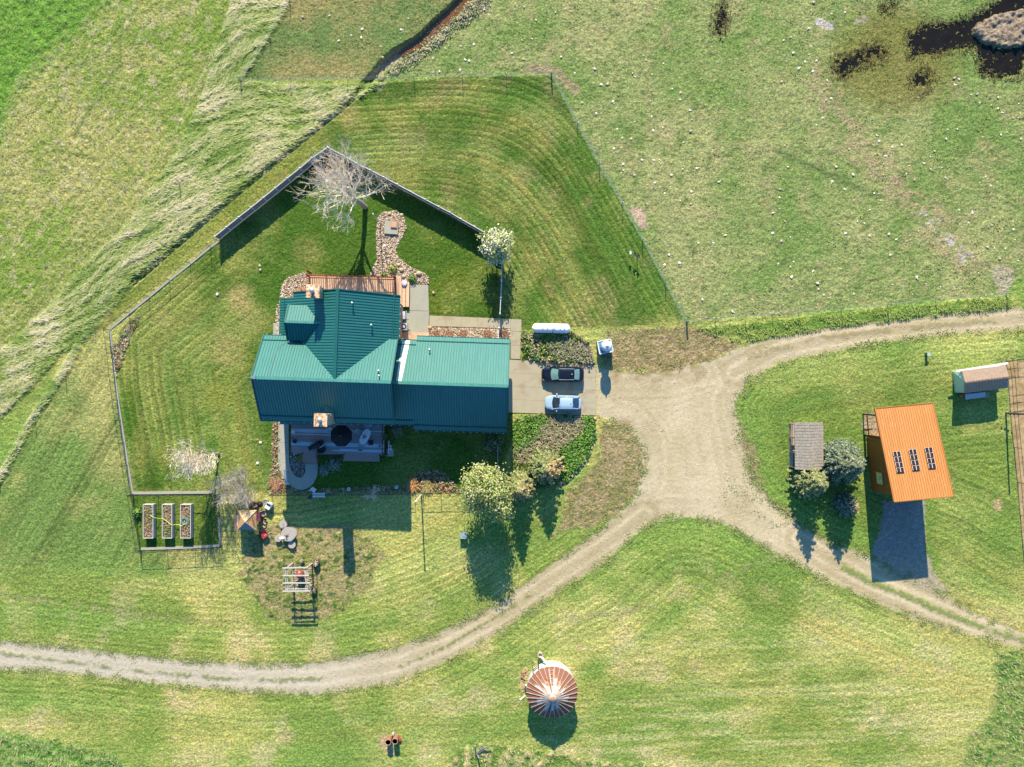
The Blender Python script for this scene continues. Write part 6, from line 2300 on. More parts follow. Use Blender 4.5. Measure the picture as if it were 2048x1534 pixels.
def car(name, label, loc, rz, prm, paint, glass):
    t = thing(name, label, 'car', loc, None, rz)
    Lc, w = prm['L'], prm['W'] / 2
    # body: x runs from the nose (-L/2) to the tail
    st = []
    for fx, hwf, zt in prm['body']:
        x = -Lc / 2 + fx * Lc
        hw_ = w * hwf
        zs = .22 if .04 < fx < .96 else .34
        zb = min(.70, zt - .10)
        st.append([(x, -hw_ * .93, zs), (x, -hw_, .48), (x, -hw_ * .985, zb), (x, -hw_ * .90, zt - .03), (x, -hw_ * .55, zt + .012), (x, 0, zt + .03),
                   (x, hw_ * .55, zt + .012), (x, hw_ * .90, zt - .03), (x, hw_ * .985, zb), (x, hw_, .48), (x, hw_ * .93, zs)])
    body = loft(st).build('body', paint, t, smooth=True, local=True)
    md = body.modifiers.new('edge', 'EDGE_SPLIT')
    md.split_angle = math.radians(50)
    c = prm['cab']      # (x at base front, x roof front, x roof rear, x base rear, base z, roof z, roof half width factor)
    xb0, xr0, xr1, xb1, zb_, zr, rf = c
    X = lambda f: -Lc / 2 + f * Lc
    wb, wr_ = w * .90, w * rf
    B0 = [Vector((X(xb0), y, zb_)) for y in (-wb * .86, wb * .86)]
    R0 = [Vector((X(xr0), y, zr - .03)) for y in (-wr_ * .95, wr_ * .95)]
    R1 = [Vector((X(xr1), y, zr - .04)) for y in (-wr_ * .93, wr_ * .93)]
    B1 = [Vector((X(xb1), y, zb_ + .03)) for y in (-wb * .80, wb * .80)]
    # roof with crown
    rs = []
    for i in range(6):
        f = i / 5
        x = X(xr0) + (X(xr1) - X(xr0)) * f
        z_ = zr + .035 * math.sin(math.pi * f) - .01
        hw_ = wr_ * (.95 + .05 * math.sin(math.pi * f))
        rs.append([(x, -hw_, z_ - .05), (x, -hw_ * .86, z_), (x, -hw_ * .4, z_ + .03), (x, 0, z_ + .035), (x, hw_ * .4, z_ + .03), (x, hw_ * .86, z_), (x, hw_, z_ - .05)])
    loft(rs).build('roof', paint, t, smooth=True, local=True)

    def curved(a, b, c_, d_, bow, nm, m1, inset=.0):
        """glass sheet between edge a-b (base) and d-c (roof) bowed outwards along x"""
        m_ = MB()
        N1, N2 = 6, 4
        vs = []
        for j in range(N2 + 1):
            for i in range(N1 + 1):
                u_, v_ = i / N1, j / N2
                p = (a.lerp(b, u_)).lerp(d_.lerp(c_, u_), v_)
                p = p + Vector((bow * (1 - (2 * u_ - 1) ** 2) * (1 - .4 * v_), 0, .03 * math.sin(math.pi * v_)))
                vs.append(p)
        fs = []
        for j in range(N2):
            for i in range(N1):
                k = j * (N1 + 1) + i
                fs.append((k, k + 1, k + N1 + 2, k + N1 + 1))
        m_.add(vs, fs)
        return m_.build(nm, m1, t, smooth=True, local=True)
    curved(B0[1], B0[0], R0[0], R0[1], -.16, 'windscreen', glass[0])
    curved(B1[0], B1[1], R1[1], R1[0], .10, 'rear_window', glass[1])
    for s_, k in ((-1, 0), (1, 1)):
        q = [B0[k] + Vector((.12, s_ * .05, 0)), B1[k] + Vector((-.10, s_ * .04, 0)), R1[k], R0[k]]
        sg = MB()
        sg.add(q + [p - Vector((0, s_ * .03, 0)) for p in q], [(0, 1, 2, 3), (7, 6, 5, 4), (0, 4, 5, 1), (1, 5, 6, 2), (2, 6, 7, 3), (3, 7, 4, 0)])
        sg.build('side_window', glass[2], t, local=True)
        # pillars and sills
        for a_, b_ in ((B0[k], R0[k]), (B1[k], R1[k])):
            MB().bar(a_ + Vector((0, s_ * .02, 0)), b_ + Vector((0, s_ * .01, .01)), .085, .06).build('pillar', paint, t, local=True)
        m0 = (q[0] + q[1]) / 2
        m1_ = (q[2] + q[3]) / 2
        MB().bar(m0 + Vector((.08, s_ * .012, 0)), m1_ + Vector((.08, s_ * .012, 0)), .07, .03).build('pillar', paint, t, local=True)
        MB().bar(R0[k] + Vector((0, s_ * .03, .0)), R1[k] + Vector((0, s_ * .03, .0)), .07, .05).build('roof_rail', prm.get('trim', paint), t, local=True)
        mr_ = MB()
        mr_.ell((X(xb0) + .38, s_ * (w + .08), zb_ + .07), (.10, .13, .08), 8, 5)
        mr_.build('mirror', paint, t, smooth=True, local=True)
        for fx in prm['axles']:
            wl = MB().cyl((X(fx), s_ * (w - .20), .33), (X(fx), s_ * (w - .01), .33), .33, n=16).build('wheel', black_m, t, local=True)
            MB().cyl((X(fx), s_ * (w - .02), .33), (X(fx), s_ * (w + .005), .33), .21, n=12).build('rim', steel_m, wl, local=True)
        hx, hy, hz = prm['head']
        h_ = MB()
        h_.ell((X(hx), s_ * w * hy, hz), (.17, .08, .04), 8, 5)
        h_.build('headlight', mat('headlight_glass', (.22, .24, .26), rough=.15), t, smooth=True, local=True)
        tx, ty, tz, ts = prm['tail']
        h_ = MB()
        h_.ell((X(tx), s_ * w * ty, tz), ts, 8, 5)
        h_.build('tail_light', mat('tail_red', (.38, .02, .025), rough=.2), t, smooth=True, local=True)
    if 'line' in prm:
        for y_ in (-.28, .28):
            MB().bar((X(.03), y_ * w * 1.2, prm['line'] - .03), (X(xb0) + .1, y_ * w * 1.7, zb_ + .02), .035, .02).build('bonnet_crease', paint, t, local=True)
    an_ = MB()
    an_.ell((X(xr1) - .25, .0 + prm.get('aer', 0), zr + .05), (.08, .035, .05), 8, 4)
    an_.build('aerial_fin', prm.get('fin', white_m), t, local=True)
    # dashboard and seats seen through the glass
    MB().box((X((xb0 + xr0) / 2) - .05, 0, zb_ - .02), (.35, w * 1.3, .06)).build('dashboard', mat('interior_grey', (.12, .13, .13), rough=.8), t, local=True)
    # bumpers
    MB().bar((X(.012), -w * .55, .45), (X(.012), w * .55, .45), .06, .12).build('bumper', prm.get('trim', paint), t, local=True)
    return t


black_paint = mat('black_car_paint', (.006, .007, .011), (.007, .008, .013), scale=1, rough=.18, spec=.5, coat=.6)
blue_paint = mat('pale_blue_car_paint', (.30, .44, .56), (.31, .455, .575), scale=1, rough=.25, spec=.5, coat=.5)
tealg = mat('teal_glass', (.16, .30, .28), (.10, .20, .19), scale=2.2, rough=.06, spec=.7)
dkg = mat('navy_glass', (.012, .022, .035), (.03, .05, .065), scale=2.0, rough=.05, spec=.7)
sideg = mat('side_glass', (.012, .014, .018), rough=.05, spec=.7)
q = W(1125.5, 748.5, .7)
car('sedan', 'black sedan parked on the driveway with its nose to the garage', (q.x, q.y, .06), math.radians(-.5),
    dict(L=5.02, W=1.86, axles=(.185, .77), head=(.055, .74, .66), tail=(.955, .80, .82, (.13, .15, .08)), line=.80, aer=.0, trim=steel_m,
         body=[(0, .34, .50), (.01, .56, .58), (.03, .74, .67), (.06, .84, .73), (.10, .915, .79), (.16, .965, .84), (.24, 1.0, .89), (.30, 1.0, .95), (.5, 1.0, .96), (.72, 1.0, .97), (.84, .975, .985), (.93, .885, .98), (.975, .78, .92), (.992, .62, .82), (1.0, .40, .68)],
         cab=(.245, .40, .755, .88, .95, 1.43, .70)), black_paint, (tealg, tealg, sideg))
q = W(1126, 805.5, .7)
car('hatchback', 'pale blue hatchback parked below the black sedan on the driveway', (q.x, q.y, .06), math.radians(-1.0),
    dict(L=4.32, W=1.80, axles=(.18, .78), head=(.10, .78, .72), tail=(.93, .74, 1.0, (.15, .08, .09)), aer=-.1, fin=black_m,
         body=[(0, .30, .50), (.012, .54, .60), (.035, .72, .69), (.07, .85, .76), (.12, .94, .83), (.22, 1.0, .93), (.30, 1.0, 1.0), (.5, 1.0, 1.02), (.74, 1.0, 1.04), (.88, .96, 1.05), (.95, .86, 1.02), (.985, .72, .92), (1.0, .55, .72)],
         cab=(.235, .40, .755, .925, .98, 1.46, .70)), blue_paint, (dkg, mat('rear_blue_glass', (.02, .05, .10), rough=.06, spec=.7), sideg))

# ---------------------------------------------------------------- PROPANE TANK
tank_m = mat('tank_white', (.80, .81, .82), (.76, .77, .78), scale=1.5, rough=.4)
pa, pb = W(1064, 655.5, .85), W(1140.5, 657.5, .85)
tk = thing('propane_tank', 'long white propane tank with domed ends beside the garden path', 'tank', (pa.lerp(pb, .5).x, pa.lerp(pb, .5).y, 0))
d = (pb - pa).normalized()
r_ = .56
vs_ = []
st = []
for i in range(25):
    f = i / 24
    x = f * (pb - pa).length
    Lt = (pb - pa).length
    e = min(x, Lt - x)
    rr = r_ * math.sqrt(max(0.004, 1 - max(0, (1 - e / .5)) ** 2)) if e < .5 else r_
    c = pa + d * x
    s_ = Vector((-d.y, d.x, 0))
    st.append([c + (s_ * math.cos(a) + Vector((0, 0, 1)) * math.sin(a)) * rr for a in [2 * math.pi * k / 20 for k in range(21)]])
loft(st).build('shell', tank_m, tk, smooth=True)
for f in (.22, .78):
    c = pa.lerp(pb, f)
    MB().box((c.x, c.y, .18), (.18, .8, .36), rz=math.atan2(d.y, d.x)).build('leg', conc_g, tk)
for f, hh in ((.28, .08), (.40, .14), (.73, .08), (.84, .1)):
    c = pa.lerp(pb, f)
    MB().cyl((c.x, c.y - .1, .85 + r_ - .03), (c.x, c.y - .1, .85 + r_ + hh), .05, n=8).build('valve', dark_m, tk)
c = pa.lerp(pb, .56)
MB().lathe((c.x, c.y - .08, .85 + r_ - .04), [(.2, 0), (.2, .14), (.1, .19)], 12).build('valve_dome', mat('tank_dome_grey', (.40, .44, .50), rough=.4), tk)
MB().tube([Vector((c.x, c.y - .1, 1.3)), Vector((c.x - .1, c.y - .45, 1.25)), Vector((c.x - .12, c.y - .62, .8)), Vector((c.x - .15, c.y - .66, .05))], .03, n=5).build('pipe', dark_m, tk)

# ---------------------------------------------------------------- ORNAMENTAL TOWER
q = W(1208, 694, 0)
tw = thing('garden_tower', 'blue and white ornamental tower with a domed top beside the road', 'tower', (q.x, q.y, 0), None, .2)
bl_m = mat('tower_blue', (.10, .22, .36), (.16, .29, .42), scale=3, rough=.6)
MB().add([(-.82, -.78, -.05), (.82, -.78, -.05), (.82, .78, -.05), (-.82, .78, -.05), (-.78, -.72, 1.25), (.78, -.72, 1.25), (.78, .72, 1.25), (-.78, .72, 1.25)],
         [(3, 2, 1, 0), (4, 5, 6, 7), (0, 1, 5, 4), (1, 2, 6, 5), (2, 3, 7, 6), (3, 0, 4, 7)]).build('base', bl_m, tw, local=True)
for x0_, y0_, x1_, y1_ in ((-.8, -.74, .8, -.74), (.8, -.74, .8, .74), (.8, .74, -.8, .74), (-.8, .74, -.8, -.74)):
    MB().bar((x0_, y0_, 1.27), (x1_, y1_, 1.27), .1, .08).build('trim', white_m, tw, local=True)
MB().lathe((0, 0, 1.25), [(.66, 0), (.50, .5), (.38, .95), (.36, 1.1)], 8).build('shaft', bl_m, tw, local=True)
MB().lathe((0, 0, 2.33), [(.36, 0), (.60, .1), (.64, .3), (.64, .62), (.60, .80), (.46, .98), (.24, 1.1), (.12, 1.2), (.02, 1.5)], 16).build('dome', mat('tower_white', (.66, .70, .72), (.50, .56, .60), scale=3, rough=.5), tw, local=True)

# ---------------------------------------------------------------- RAISED BEDS
bed_w = mat('bed_white_boards', (.52, .50, .47), (.42, .40, .37), scale=3, rough=.8, stretch=(1, 5, 1))
bsoil = mat('bed_soil', (.15, .10, .065), (.19, .13, .09), scale=9, rough=.95, bump=.6)
for i, (x0_, x1_, lb) in enumerate(((285.5, 306.3, 'leftmost white raised bed with a yellow hose crossing its soil'), (323.6, 344, 'middle white raised bed with green weeds at its lower end'), (360, 381.5, 'rightmost white raised bed full of pale straw and a teal hose'))):
    hb = .85
    a_, b_ = W(x0_, 1009, hb), W(x1_, 1077, hb)
    cx_, cy_ = (a_.x + b_.x) / 2, (a_.y + b_.y) / 2
    wx, wy = abs(b_.x - a_.x), abs(b_.y - a_.y)
    t = thing('raised_bed', lb, 'raised bed', (cx_, cy_, 0), 'raised vegetable beds')
    for sx in (-1, 1):
        for k in range(4):
            MB().box((cx_ + sx * (wx / 2 - .04), cy_, .1 + k * .21), (.07, wy, .2)).build('board', bed_w, t)
    for sy in (-1, 1):
        for k in range(4):
            MB().box((cx_, cy_ + sy * (wy / 2 - .04), .1 + k * .21), (wx - .16, .07, .2)).build('board', bed_w, t)
    MB().box((cx_, cy_, .35), (wx - .17, wy - .17, .66)).build('soil', bsoil, t)
    n = 900
    P = np.stack([rng.uniform(cx_ - wx / 2 + .15, cx_ + wx / 2 - .15, n), rng.uniform(cy_ - wy / 2 + .15, cy_ + wy / 2 - .15, n), rng.uniform(.66, .82, n)], 1)
    pal = [(.30, .21, .14), (.42, .32, .22), (.20, .24, .08), (.12, .20, .05)]
    low_ = (P[:, 1] < cy_ - wy * .15)
    if i == 1:
        w_ = np.where(low_, 3, 1)
        idx = np.where(rng.random(n) < .5, w_, rng.integers(0, 4, n))
    elif i == 0:
        idx = np.where(low_, rng.integers(0, 2, n), rng.integers(0, 4, n))
    else:
        idx = np.where(rng.random(n) < .85, rng.integers(0, 2, n), 2)
    vs, fs = quads(P, rng.normal(size=(n, 3)) * .5 + np.array([0, 0, .8]), .07 * rng.uniform(.6, 1.5, n), 3.0)
    np_obj('litter', vs, fs, leaf_m, tints(pal, idx, n, .2), parent=t)
pts = [W(x, y, h) for x, y, h in ((300, 1030, .85), (304, 1033, .95), (308, 1035.5, .92), (318, 1037, .35), (324, 1036.5, .9), (332, 1041, .95), (340, 1048, .93), (345, 1051, .9), (350, 1049, .4), (357, 1049, .5), (362, 1052, .9), (370, 1048, .92))]
put(MB().tube(pts, .035, n=6).build('garden_hose', mat('yellow_hose', (.55, .62, .08), rough=.5)), 'yellow green garden hose draped across the three raised beds', 'hose')
pts = [W(371 + 8 * math.cos(a) * (1 - a / 30) - 2, 1041 + 9 * math.sin(a) * (1 - a / 25), .88 + a * .004) for a in [k * .5 for k in range(26)]]
put(MB().tube(pts, .025, n=5).build('garden_hose', mat('teal_hose', (.10, .40, .36), rough=.5)), 'teal garden hose coiled on the rightmost raised bed', 'hose')

# ---------------------------------------------------------------- PLAYHOUSE with pyramid roof, and its clutter
ply = mat('weathered_ply', (.52, .30, .13), (.38, .19, .08), scale=3, rough=.85, c3=(.62, .52, .36), c3scale=4, c3amt=.36)
q = W(497, 1043, 0)
ph = thing('playhouse', 'small playhouse with a weathered plywood pyramid roof', 'playhouse', (q.x, q.y, 0))
eh, ah = 2.15, 2.95
C4 = [W(475, 1059, eh), W(513, 1060.5, eh), W(512.5, 1020, eh), W(476, 1021, eh)]
apx = W(490.2, 1043.2, ah)
for i, m1 in ((0, mat('grey_roof_side', (.24, .24, .23), (.20, .20, .19), scale=4, rough=.9)), (1, ply), (2, mat('pale_ply', (.56, .42, .24), (.44, .27, .12), scale=5, rough=.85, c3=(.66, .60, .48), c3scale=7, c3amt=.42)), (3, ply)):  # south face greyer and north face paler than the other two
    MB().sheet([C4[i], C4[(i + 1) % 4], apx], .06).build('roof_panel', m1, ph)
for i in range(4):
    MB().bar(C4[i] + Vector((0, 0, .02)), apx + Vector((0, 0, .03)), .14 if i == 2 else .10, .05).build('hip_board', mat('hip_board_wood', (.62, .50, .34), (.52, .38, .23), scale=4, rough=.8), ph)
q0, q1 = W(479, 1026, 0), W(508, 1055, 0)
MB().box(((q0.x + q1.x) / 2, (q0.y + q1.y) / 2, 1.05), (abs(q1.x - q0.x) - .2, abs(q1.y - q0.y) - .2, 2.1)).build('wall', mat('playhouse_wall', (.22, .12, .08), (.16, .10, .08), scale=3, rough=.85), ph)
q0, q1 = W(475.8, 1030, 2.1), W(476, 1052, 2.1)
MB().bar(q0, q1, .25, .08).build('gutter_board', mat('blue_grey_board', (.38, .44, .52), rough=.6), ph)
# clutter
q = W(517, 1033, .8)
t = thing('crate', 'dark maroon cabinet standing right of the playhouse', 'cabinet', (q.x, q.y, 0), None, .1)
MB().box((0, 0, .55), (.55, 1.0, 1.1)).build('cabinet', mat('maroon_paint', (.12, .03, .05), (.09, .025, .035), scale=4, rough=.6), t, local=True)
MB().box((0, 0, 1.12), (.62, 1.05, .05)).build('lid', mat('maroon_lid', (.17, .05, .08), rough=.6), t, local=True)
q = W(525, 1042, .3)
t = thing('junk_pile', 'pile of grey and brown scrap between the maroon cabinet and the wheelbarrow', 'junk pile', (q.x, q.y, 0))
for i in range(12):
    MB().box((q.x + R.uniform(-.45, .4), q.y + R.uniform(-.75, .8), .1 + R.uniform(0, .35)), (R.uniform(.12, .4), R.uniform(.12, .35), R.uniform(.1, .3)), rz=R.uniform(0, 3)).build('scrap', R.choice([post_w, dark_m, steel_m, rock_m]), t)
q = W(522, 1008, .5)
t = thing('kettle_grill', 'black round kettle grill above the playhouse', 'grill', (q.x, q.y, 0))
MB().lathe((q.x, q.y, .55), [(.1, 0), (.30, .1), (.36, .28), (.36, .32), (.28, .46), (.08, .54)], 16).build('bowl', black_m, t)
for k in range(3):
    a = k * 2.1 + .4
    MB().cyl((q.x + .32 * math.cos(a), q.y + .32 * math.sin(a), 0), (q.x + .18 * math.cos(a), q.y + .18 * math.sin(a), .6), .02, n=6).build('leg', dark_m, t)
q = W(537.5, 1011.5, .5)
t = thing('appliance', 'small white appliance box standing right of the black kettle grill', 'appliance', (q.x, q.y, 0), None, -.5)
MB().box((0, 0, .42), (.62, .72, .84)).build('cabinet', white_m, t, local=True)
MB().box((0, .2, .86), (.5, .22, .06)).build('panel', dark_m, t, local=True)
q = W(532.5, 1003.5, .4)
t = thing('drum', 'dark grey drum behind the white appliance', 'drum', (q.x, q.y, 0))
MB().lathe((q.x, q.y, 0), [(.3, 0), (.3, .35), (.32, .37), (.3, .39), (.3, .75), (.24, .75), (.24, .7)], 14).build('shell', steel_m, t)
q = W(503, 1010, .3)
t = thing('log_pile', 'heap of dark logs and pink scraps under the twiggy shrub', 'log pile', (q.x, q.y, 0))
for i in range(14):
    a = R.uniform(-.5, .5)
    x_, y_ = q.x + R.uniform(-.75, .7), q.y + R.uniform(-.3, .3)
    MB().cyl((x_ - .25 * math.cos(a), y_ - .25 * math.sin(a), .12 + .02 * i), (x_ + .25 * math.cos(a), y_ + .25 * math.sin(a), .14 + .02 * i), .09, n=7).build('log', R.choice([bark_d, dark_m, mat('pink_scrap', (.42, .22, .20), rough=.8)]), t)
q0, q1 = W(512, 1028, 1.0), W(529, 1019, 1.1)
put(MB().bar(q0, q1, .10, .06).bar(W(514, 1030, .9), W(530, 1024, .9), .08, .05).bar(W(520, 1020, .0), W(520, 1024, 1.0), .06, .06).build('plank_stack', post_w), 'two grey planks propped against the playhouse roof corner', 'planks')
# wheelbarrow
q = W(528.5, 1067, .4)
t = thing('wheelbarrow', 'red wheelbarrow with pale handles beside the playhouse', 'wheelbarrow', (q.x, q.y, 0), None, .6)
MB().add([(-.28, -.34, .3), (.28, -.34, .3), (.28, .34, .3), (-.28, .34, .3), (-.42, -.48, .62), (.42, -.42, .62), (.42, .42, .62), (-.42, .48, .62), (-.34, -.42, .60), (.34, -.36, .60), (.34, .36, .60), (-.34, .42, .60), (-.2, -.26, .36), (.2, -.26, .36), (.2, .26, .36), (-.2, .26, .36)],
         [(3, 2, 1, 0), (0, 1, 5, 4), (1, 2, 6, 5), (2, 3, 7, 6), (3, 0, 4, 7), (4, 5, 9, 8), (5, 6, 10, 9), (6, 7, 11, 10), (7, 4, 8, 11), (8, 9, 13, 12), (9, 10, 14, 13), (10, 11, 15, 14), (11, 8, 12, 15), (12, 13, 14, 15)]).build('tray', mat('red_tray', (.30, .035, .04), rough=.4), t, local=True)
for s_ in (-1, 1):
    MB().bar((-.55, s_ * .12, .28), (.95, s_ * .36, .58), .05, .05).build('handle', mat('pale_handle', (.60, .55, .47), rough=.7), t, local=True)
    MB().bar((.3, s_ * .25, 0), (.25, s_ * .25, .34), .04, .04).build('leg', dark_m, t, local=True)
MB().cyl((-.58, -.05, .19), (-.58, .05, .19), .19, n=14).build('wheel', black_m, t, local=True)
# cable drum tables
spool = mat('grey_spool_wood', (.40, .38, .35), (.30, .285, .265), scale=3, rough=.9, stretch=(1, 4, 1), c3=(.22, .2, .18), c3scale=7, c3amt=.34)
hole = mat('dark_hole', (.02, .018, .016), rough=.9)


def drum(px, py, r, h, label, squat=False):
    q = W(px, py, h)
    t = thing('spool_table', label, 'spool table', (q.x, q.y, 0), 'cable drum tables and seats')
    n = max(4, int(r * 2 / .13))
    for i in range(n):
        y0_, y1_ = -r + 2 * r * i / n + .004, -r + 2 * r * (i + 1) / n - .004
        ym = (y0_ + y1_) / 2
        xs_ = [math.sqrt(max(.0001, r * r - yy * yy)) for yy in (y0_, y1_)]
        an = .35
        P = [(-xs_[0], y0_), (xs_[0], y0_), (xs_[1], y1_), (-xs_[1], y1_)]
        P = [(q.x + x * math.cos(an) - y * math.sin(an), q.y + x * math.sin(an) + y * math.cos(an)) for x, y in P]
        MB().prism(P, h - .06, h + R.uniform(0, .006)).build('plank', spool, t)
    MB().cyl((q.x, q.y, .05), (q.x, q.y, h - .06), r * .55, n=14).build('barrel', spool, t)
    MB().cyl((q.x, q.y, 0), (q.x, q.y, .06), r * .98, n=20).build('flange', spool, t)
    MB().cyl((q.x, q.y, h), (q.x, q.y, h + .012), .05, n=8).build('hub_hole', hole, t)
    return q


drum(566.4, 1049, .48, .5, 'small grey cable drum seat above the big drum table')
q = drum(576.5, 1068.5, .86, .75, 'big round grey cable drum table')
drum(556, 1077.2, .40, .5, 'small grey cable drum seat at the left of the big drum table')
drum(583.6, 1089.5, .44, .45, 'small cable drum seat below the big table, half in its shadow')
q = W(564, 1076, .8)
b_ = MB()
b_.ell((q.x, q.y, .82), (.32, .16, .07), 10, 5, jit=.15)
put(b_.build('paper_bag', mat('bag_white', (.75, .74, .70), rough=.8)), 'white crumpled bag on the rim of the big cable drum table', 'bag')
q = W(573, 1070, .8)
t = thing('figurine', 'small brown ornament standing on the big cable drum table', 'ornament', (q.x, q.y, .75))
b_ = MB()
b_.lathe((q.x, q.y, .755), [(.12, 0), (.14, .1), (.06, .25), (.09, .34), (.03, .42)], 10)
b_.build('body', mat('rusty_brown', (.30, .15, .08), rough=.7), t)
MB().bar((q.x - .25, q.y + .08, .80), (q.x + .22, q.y - .02, .86), .08, .06).build('arm', post_w, t)

# ---------------------------------------------------------------- PERGOLA
perg_m = mat('pergola_wood', (.46, .45, .43), (.36, .35, .335), scale=3, rough=.85, stretch=(5, 1, 1))
PH = 3.05
pg = thing('pergola', 'weathered open pergola of four cross beams over a stone bed', 'pergola', W(592, 1158, 0))
for (x0_, y0_, x1_, y1_) in ((564.5, 1136, 616, 1135), (565, 1151.3, 618, 1151), (565.2, 1166.4, 621, 1165.8), (565.5, 1182.5, 620, 1182)):
    MB().bar(W(x0_, y0_, PH), W(x1_, y1_, PH), .12, .14).build('beam', perg_m, pg)
for x in (571.5, 574.8, 611.5, 614.6):
    MB().bar(W(x, 1134, PH - .15), W(x + .5, 1184, PH - .15), .06, .15).build('joist', perg_m, pg)
MB().bar(W(586, 1136, PH - .16), W(587, 1183, PH - .16), .05, .12).build('joist', perg_m, pg)
MB().bar(W(572, 1178, PH - .13), W(615, 1177.5, PH - .13), .08, .1).build('tie', perg_m, pg)
for (x, y) in ((573, 1137), (613, 1137), (573.5, 1181), (613.5, 1181)):
    q = W(x, y, PH - .2)
    MB().box((q.x, q.y, (PH - .2) / 2), (.13, .13, PH - .2)).build('post', perg_m, pg)
q0, q1 = W(624, 1130, 2.0), W(625.5, 1178, 2.0)
t = thing('iron_trellis', 'dark iron rail frame at the right side of the pergola', 'trellis', (q0.x, q0.y, 0))
MB().bar(q0, q1, .05, .06).build('rail', dark_m, t)
for f in (0, .5, 1):
    c = q0.lerp(q1, f)
    MB().box((c.x, c.y, 1.0), (.05, .05, 2.0)).build('post', dark_m, t)
MB().bar(q0, W(617, 1135, 2.9), .04, .04).build('brace', dark_m, t)
# stone bed and red lidded smoker below it
st_ = MB()
for i in range(170):
    x, y = R.uniform(584, 622), R.uniform(1133, 1172)
    if 592 < x < 606 and 1136 < y < 1160:
        continue
    q = WG(x, y)
    st_.ell((q.x, q.y, q.z + .05), (R.uniform(.06, .14), R.uniform(.06, .12), R.uniform(.05, .09)), 6, 3, jit=.15)
put(st_.build('stone_bed', rock_m), 'bed of tan stones under the pergola', 'stones', kind='stuff')
q = W(600, 1148, .6)
t = thing('red_smoker', 'round red lidded smoker standing under the pergola', 'smoker', (q.x, q.y, 0))
MB().lathe((q.x, q.y, .35), [(.2, 0), (.42, .2), (.48, .45), (.48, .52), (.40, .72), (.2, .86), (.05, .9)], 18).build('lid', mat('red_enamel', (.30, .05, .04), (.24, .055, .05), scale=3, rough=.35), t)
MB().bar((q.x - .05, q.y - .45, .98), (q.x + .1, q.y + .45, 1.3), .09, .05).build('handle', white_m, t)
for k in range(3):
    a = k * 2.1
    MB().cyl((q.x + .34 * math.cos(a), q.y + .34 * math.sin(a), 0), (q.x + .25 * math.cos(a), q.y + .25 * math.sin(a), .45), .03, n=6).build('leg', dark_m, t)


def planter(px, py, r, h, m1, label, fill):
    q = W(px, py, h)
    t = thing('barrel_planter', label, 'planter', (q.x, q.y, 0))
    MB().lathe((q.x, q.y, 0), [(r * .8, 0), (r, h * .55), (r * .92, h), (r * .8, h), (r * .8, h - .08)], 14).build('barrel', m1, t)
    MB().lathe((q.x, q.y, 0), [(r * .7, h - .15), (r * .8, h - .06)], 12).build('soil', soil_m, t)
    n = 60
    P = np.array([q.x, q.y, h]) + rng.normal(size=(n, 3)) * np.array([r * .4, r * .4, .06])
    vs, fs = quads(P, rng.normal(size=(n, 3)) * .5 + np.array([0, 0, .8]), .13 * rng.uniform(.6, 1.4, n))
    np_obj('plant', vs, fs, leaf_m, tints(fill, rng.integers(0, len(fill), n), n, .2), parent=t)


planter(631, 1125.5, .42, .7, mat('barrel_wood', (.10, .07, .06), (.16, .12, .10), scale=4, rough=.8), 'wooden barrel with pale dead plants at the upper right of the pergola', [(.62, .48, .28), (.70, .66, .60), (.45, .26, .12)])
planter(603, 1123, .24, .45, mat('grey_pot', (.28, .27, .25), rough=.7), 'small grey pot above the pergola', [(.3, .3, .12), (.4, .34, .2)])
planter(626.5, 1180, .30, .6, MATS['barrel_wood'], 'dark pot with dry tan plants at the lower right of the pergola', [(.52, .40, .25), (.40, .30, .18)])

# ---------------------------------------------------------------- odds and ends on the lawns
def box_thing(name, label, cat, px, py, sx, sy, sz, m1, rz=0, lid=None, h0=0.0):
    q = W(px, py, sz)
    t = thing(name, label, cat, (q.x, q.y, h0), None, rz)
    MB().box((0, 0, sz / 2 - .03), (sx, sy, sz + .06)).build('cabinet', m1, t, local=True)
    if lid:
        MB().box((0, 0, sz + .03), (sx + .06, sy + .06, .06)).build('lid', lid, t, local=True)
    return t


tr_m = mat('transformer_green', (.24, .32, .30), (.20, .28, .26), scale=3, rough=.5)
t = box_thing('transformer_box', 'grey green electrical transformer box beside the big tree shadow', 'utility box', 927, 1071, .86, .72, .75, mat('transformer_side', (.06, .11, .11), rough=.5), 0, tr_m)
MB().bar((.15, .1, .80), (.15, .3, .80), .05, .03).build('hinge', dark_m, t, local=True)
t = box_thing('pedestal', 'dark green utility pedestal on the lawn below the top road', 'utility box', 1857.5, 708, .32, .3, .7, mat('pedestal_green', (.06, .12, .09), rough=.5), 0, mat('pedestal_lid', (.30, .42, .40), rough=.5))
MB().box((.22, .0, .66), (.2, .12, .1)).build('bracket', steel_m, t, local=True)
q = W(783, 455, .2)
t = thing('well_slab', 'concrete well slab with a rusty square hatch in the pebble bed', 'well slab', (q.x, q.y, 0), None, -.07)
MB().box((0, 0, .12), (1.62, 1.55, .34)).build('slab', conc_g, t, local=True)
MB().box((.30, .35, .36), (.76, .80, .14)).build('hatch', mat('rusty_hatch', (.34, .16, .10), (.44, .25, .17), scale=4, rough=.8), t, local=True)
MB().box((.30, .35, .44), (.60, .64, .03)).build('hatch_lid', mat('hatch_lid_wood', (.46, .28, .19), rough=.8), t, local=True)
q = W(771.5, 494, 0)
t = thing('path_light', 'short post lamp in the narrow part of the pebble bed', 'lamp', (q.x, q.y, 0))
MB().cyl((q.x, q.y, 0), (q.x, q.y, .85), .035, n=8).build('post', dark_m, t)
MB().lathe((q.x, q.y, .85), [(.06, 0), (.16, .05), (.16, .09), (.03, .16)], 10).build('lamp_head', white_m, t)
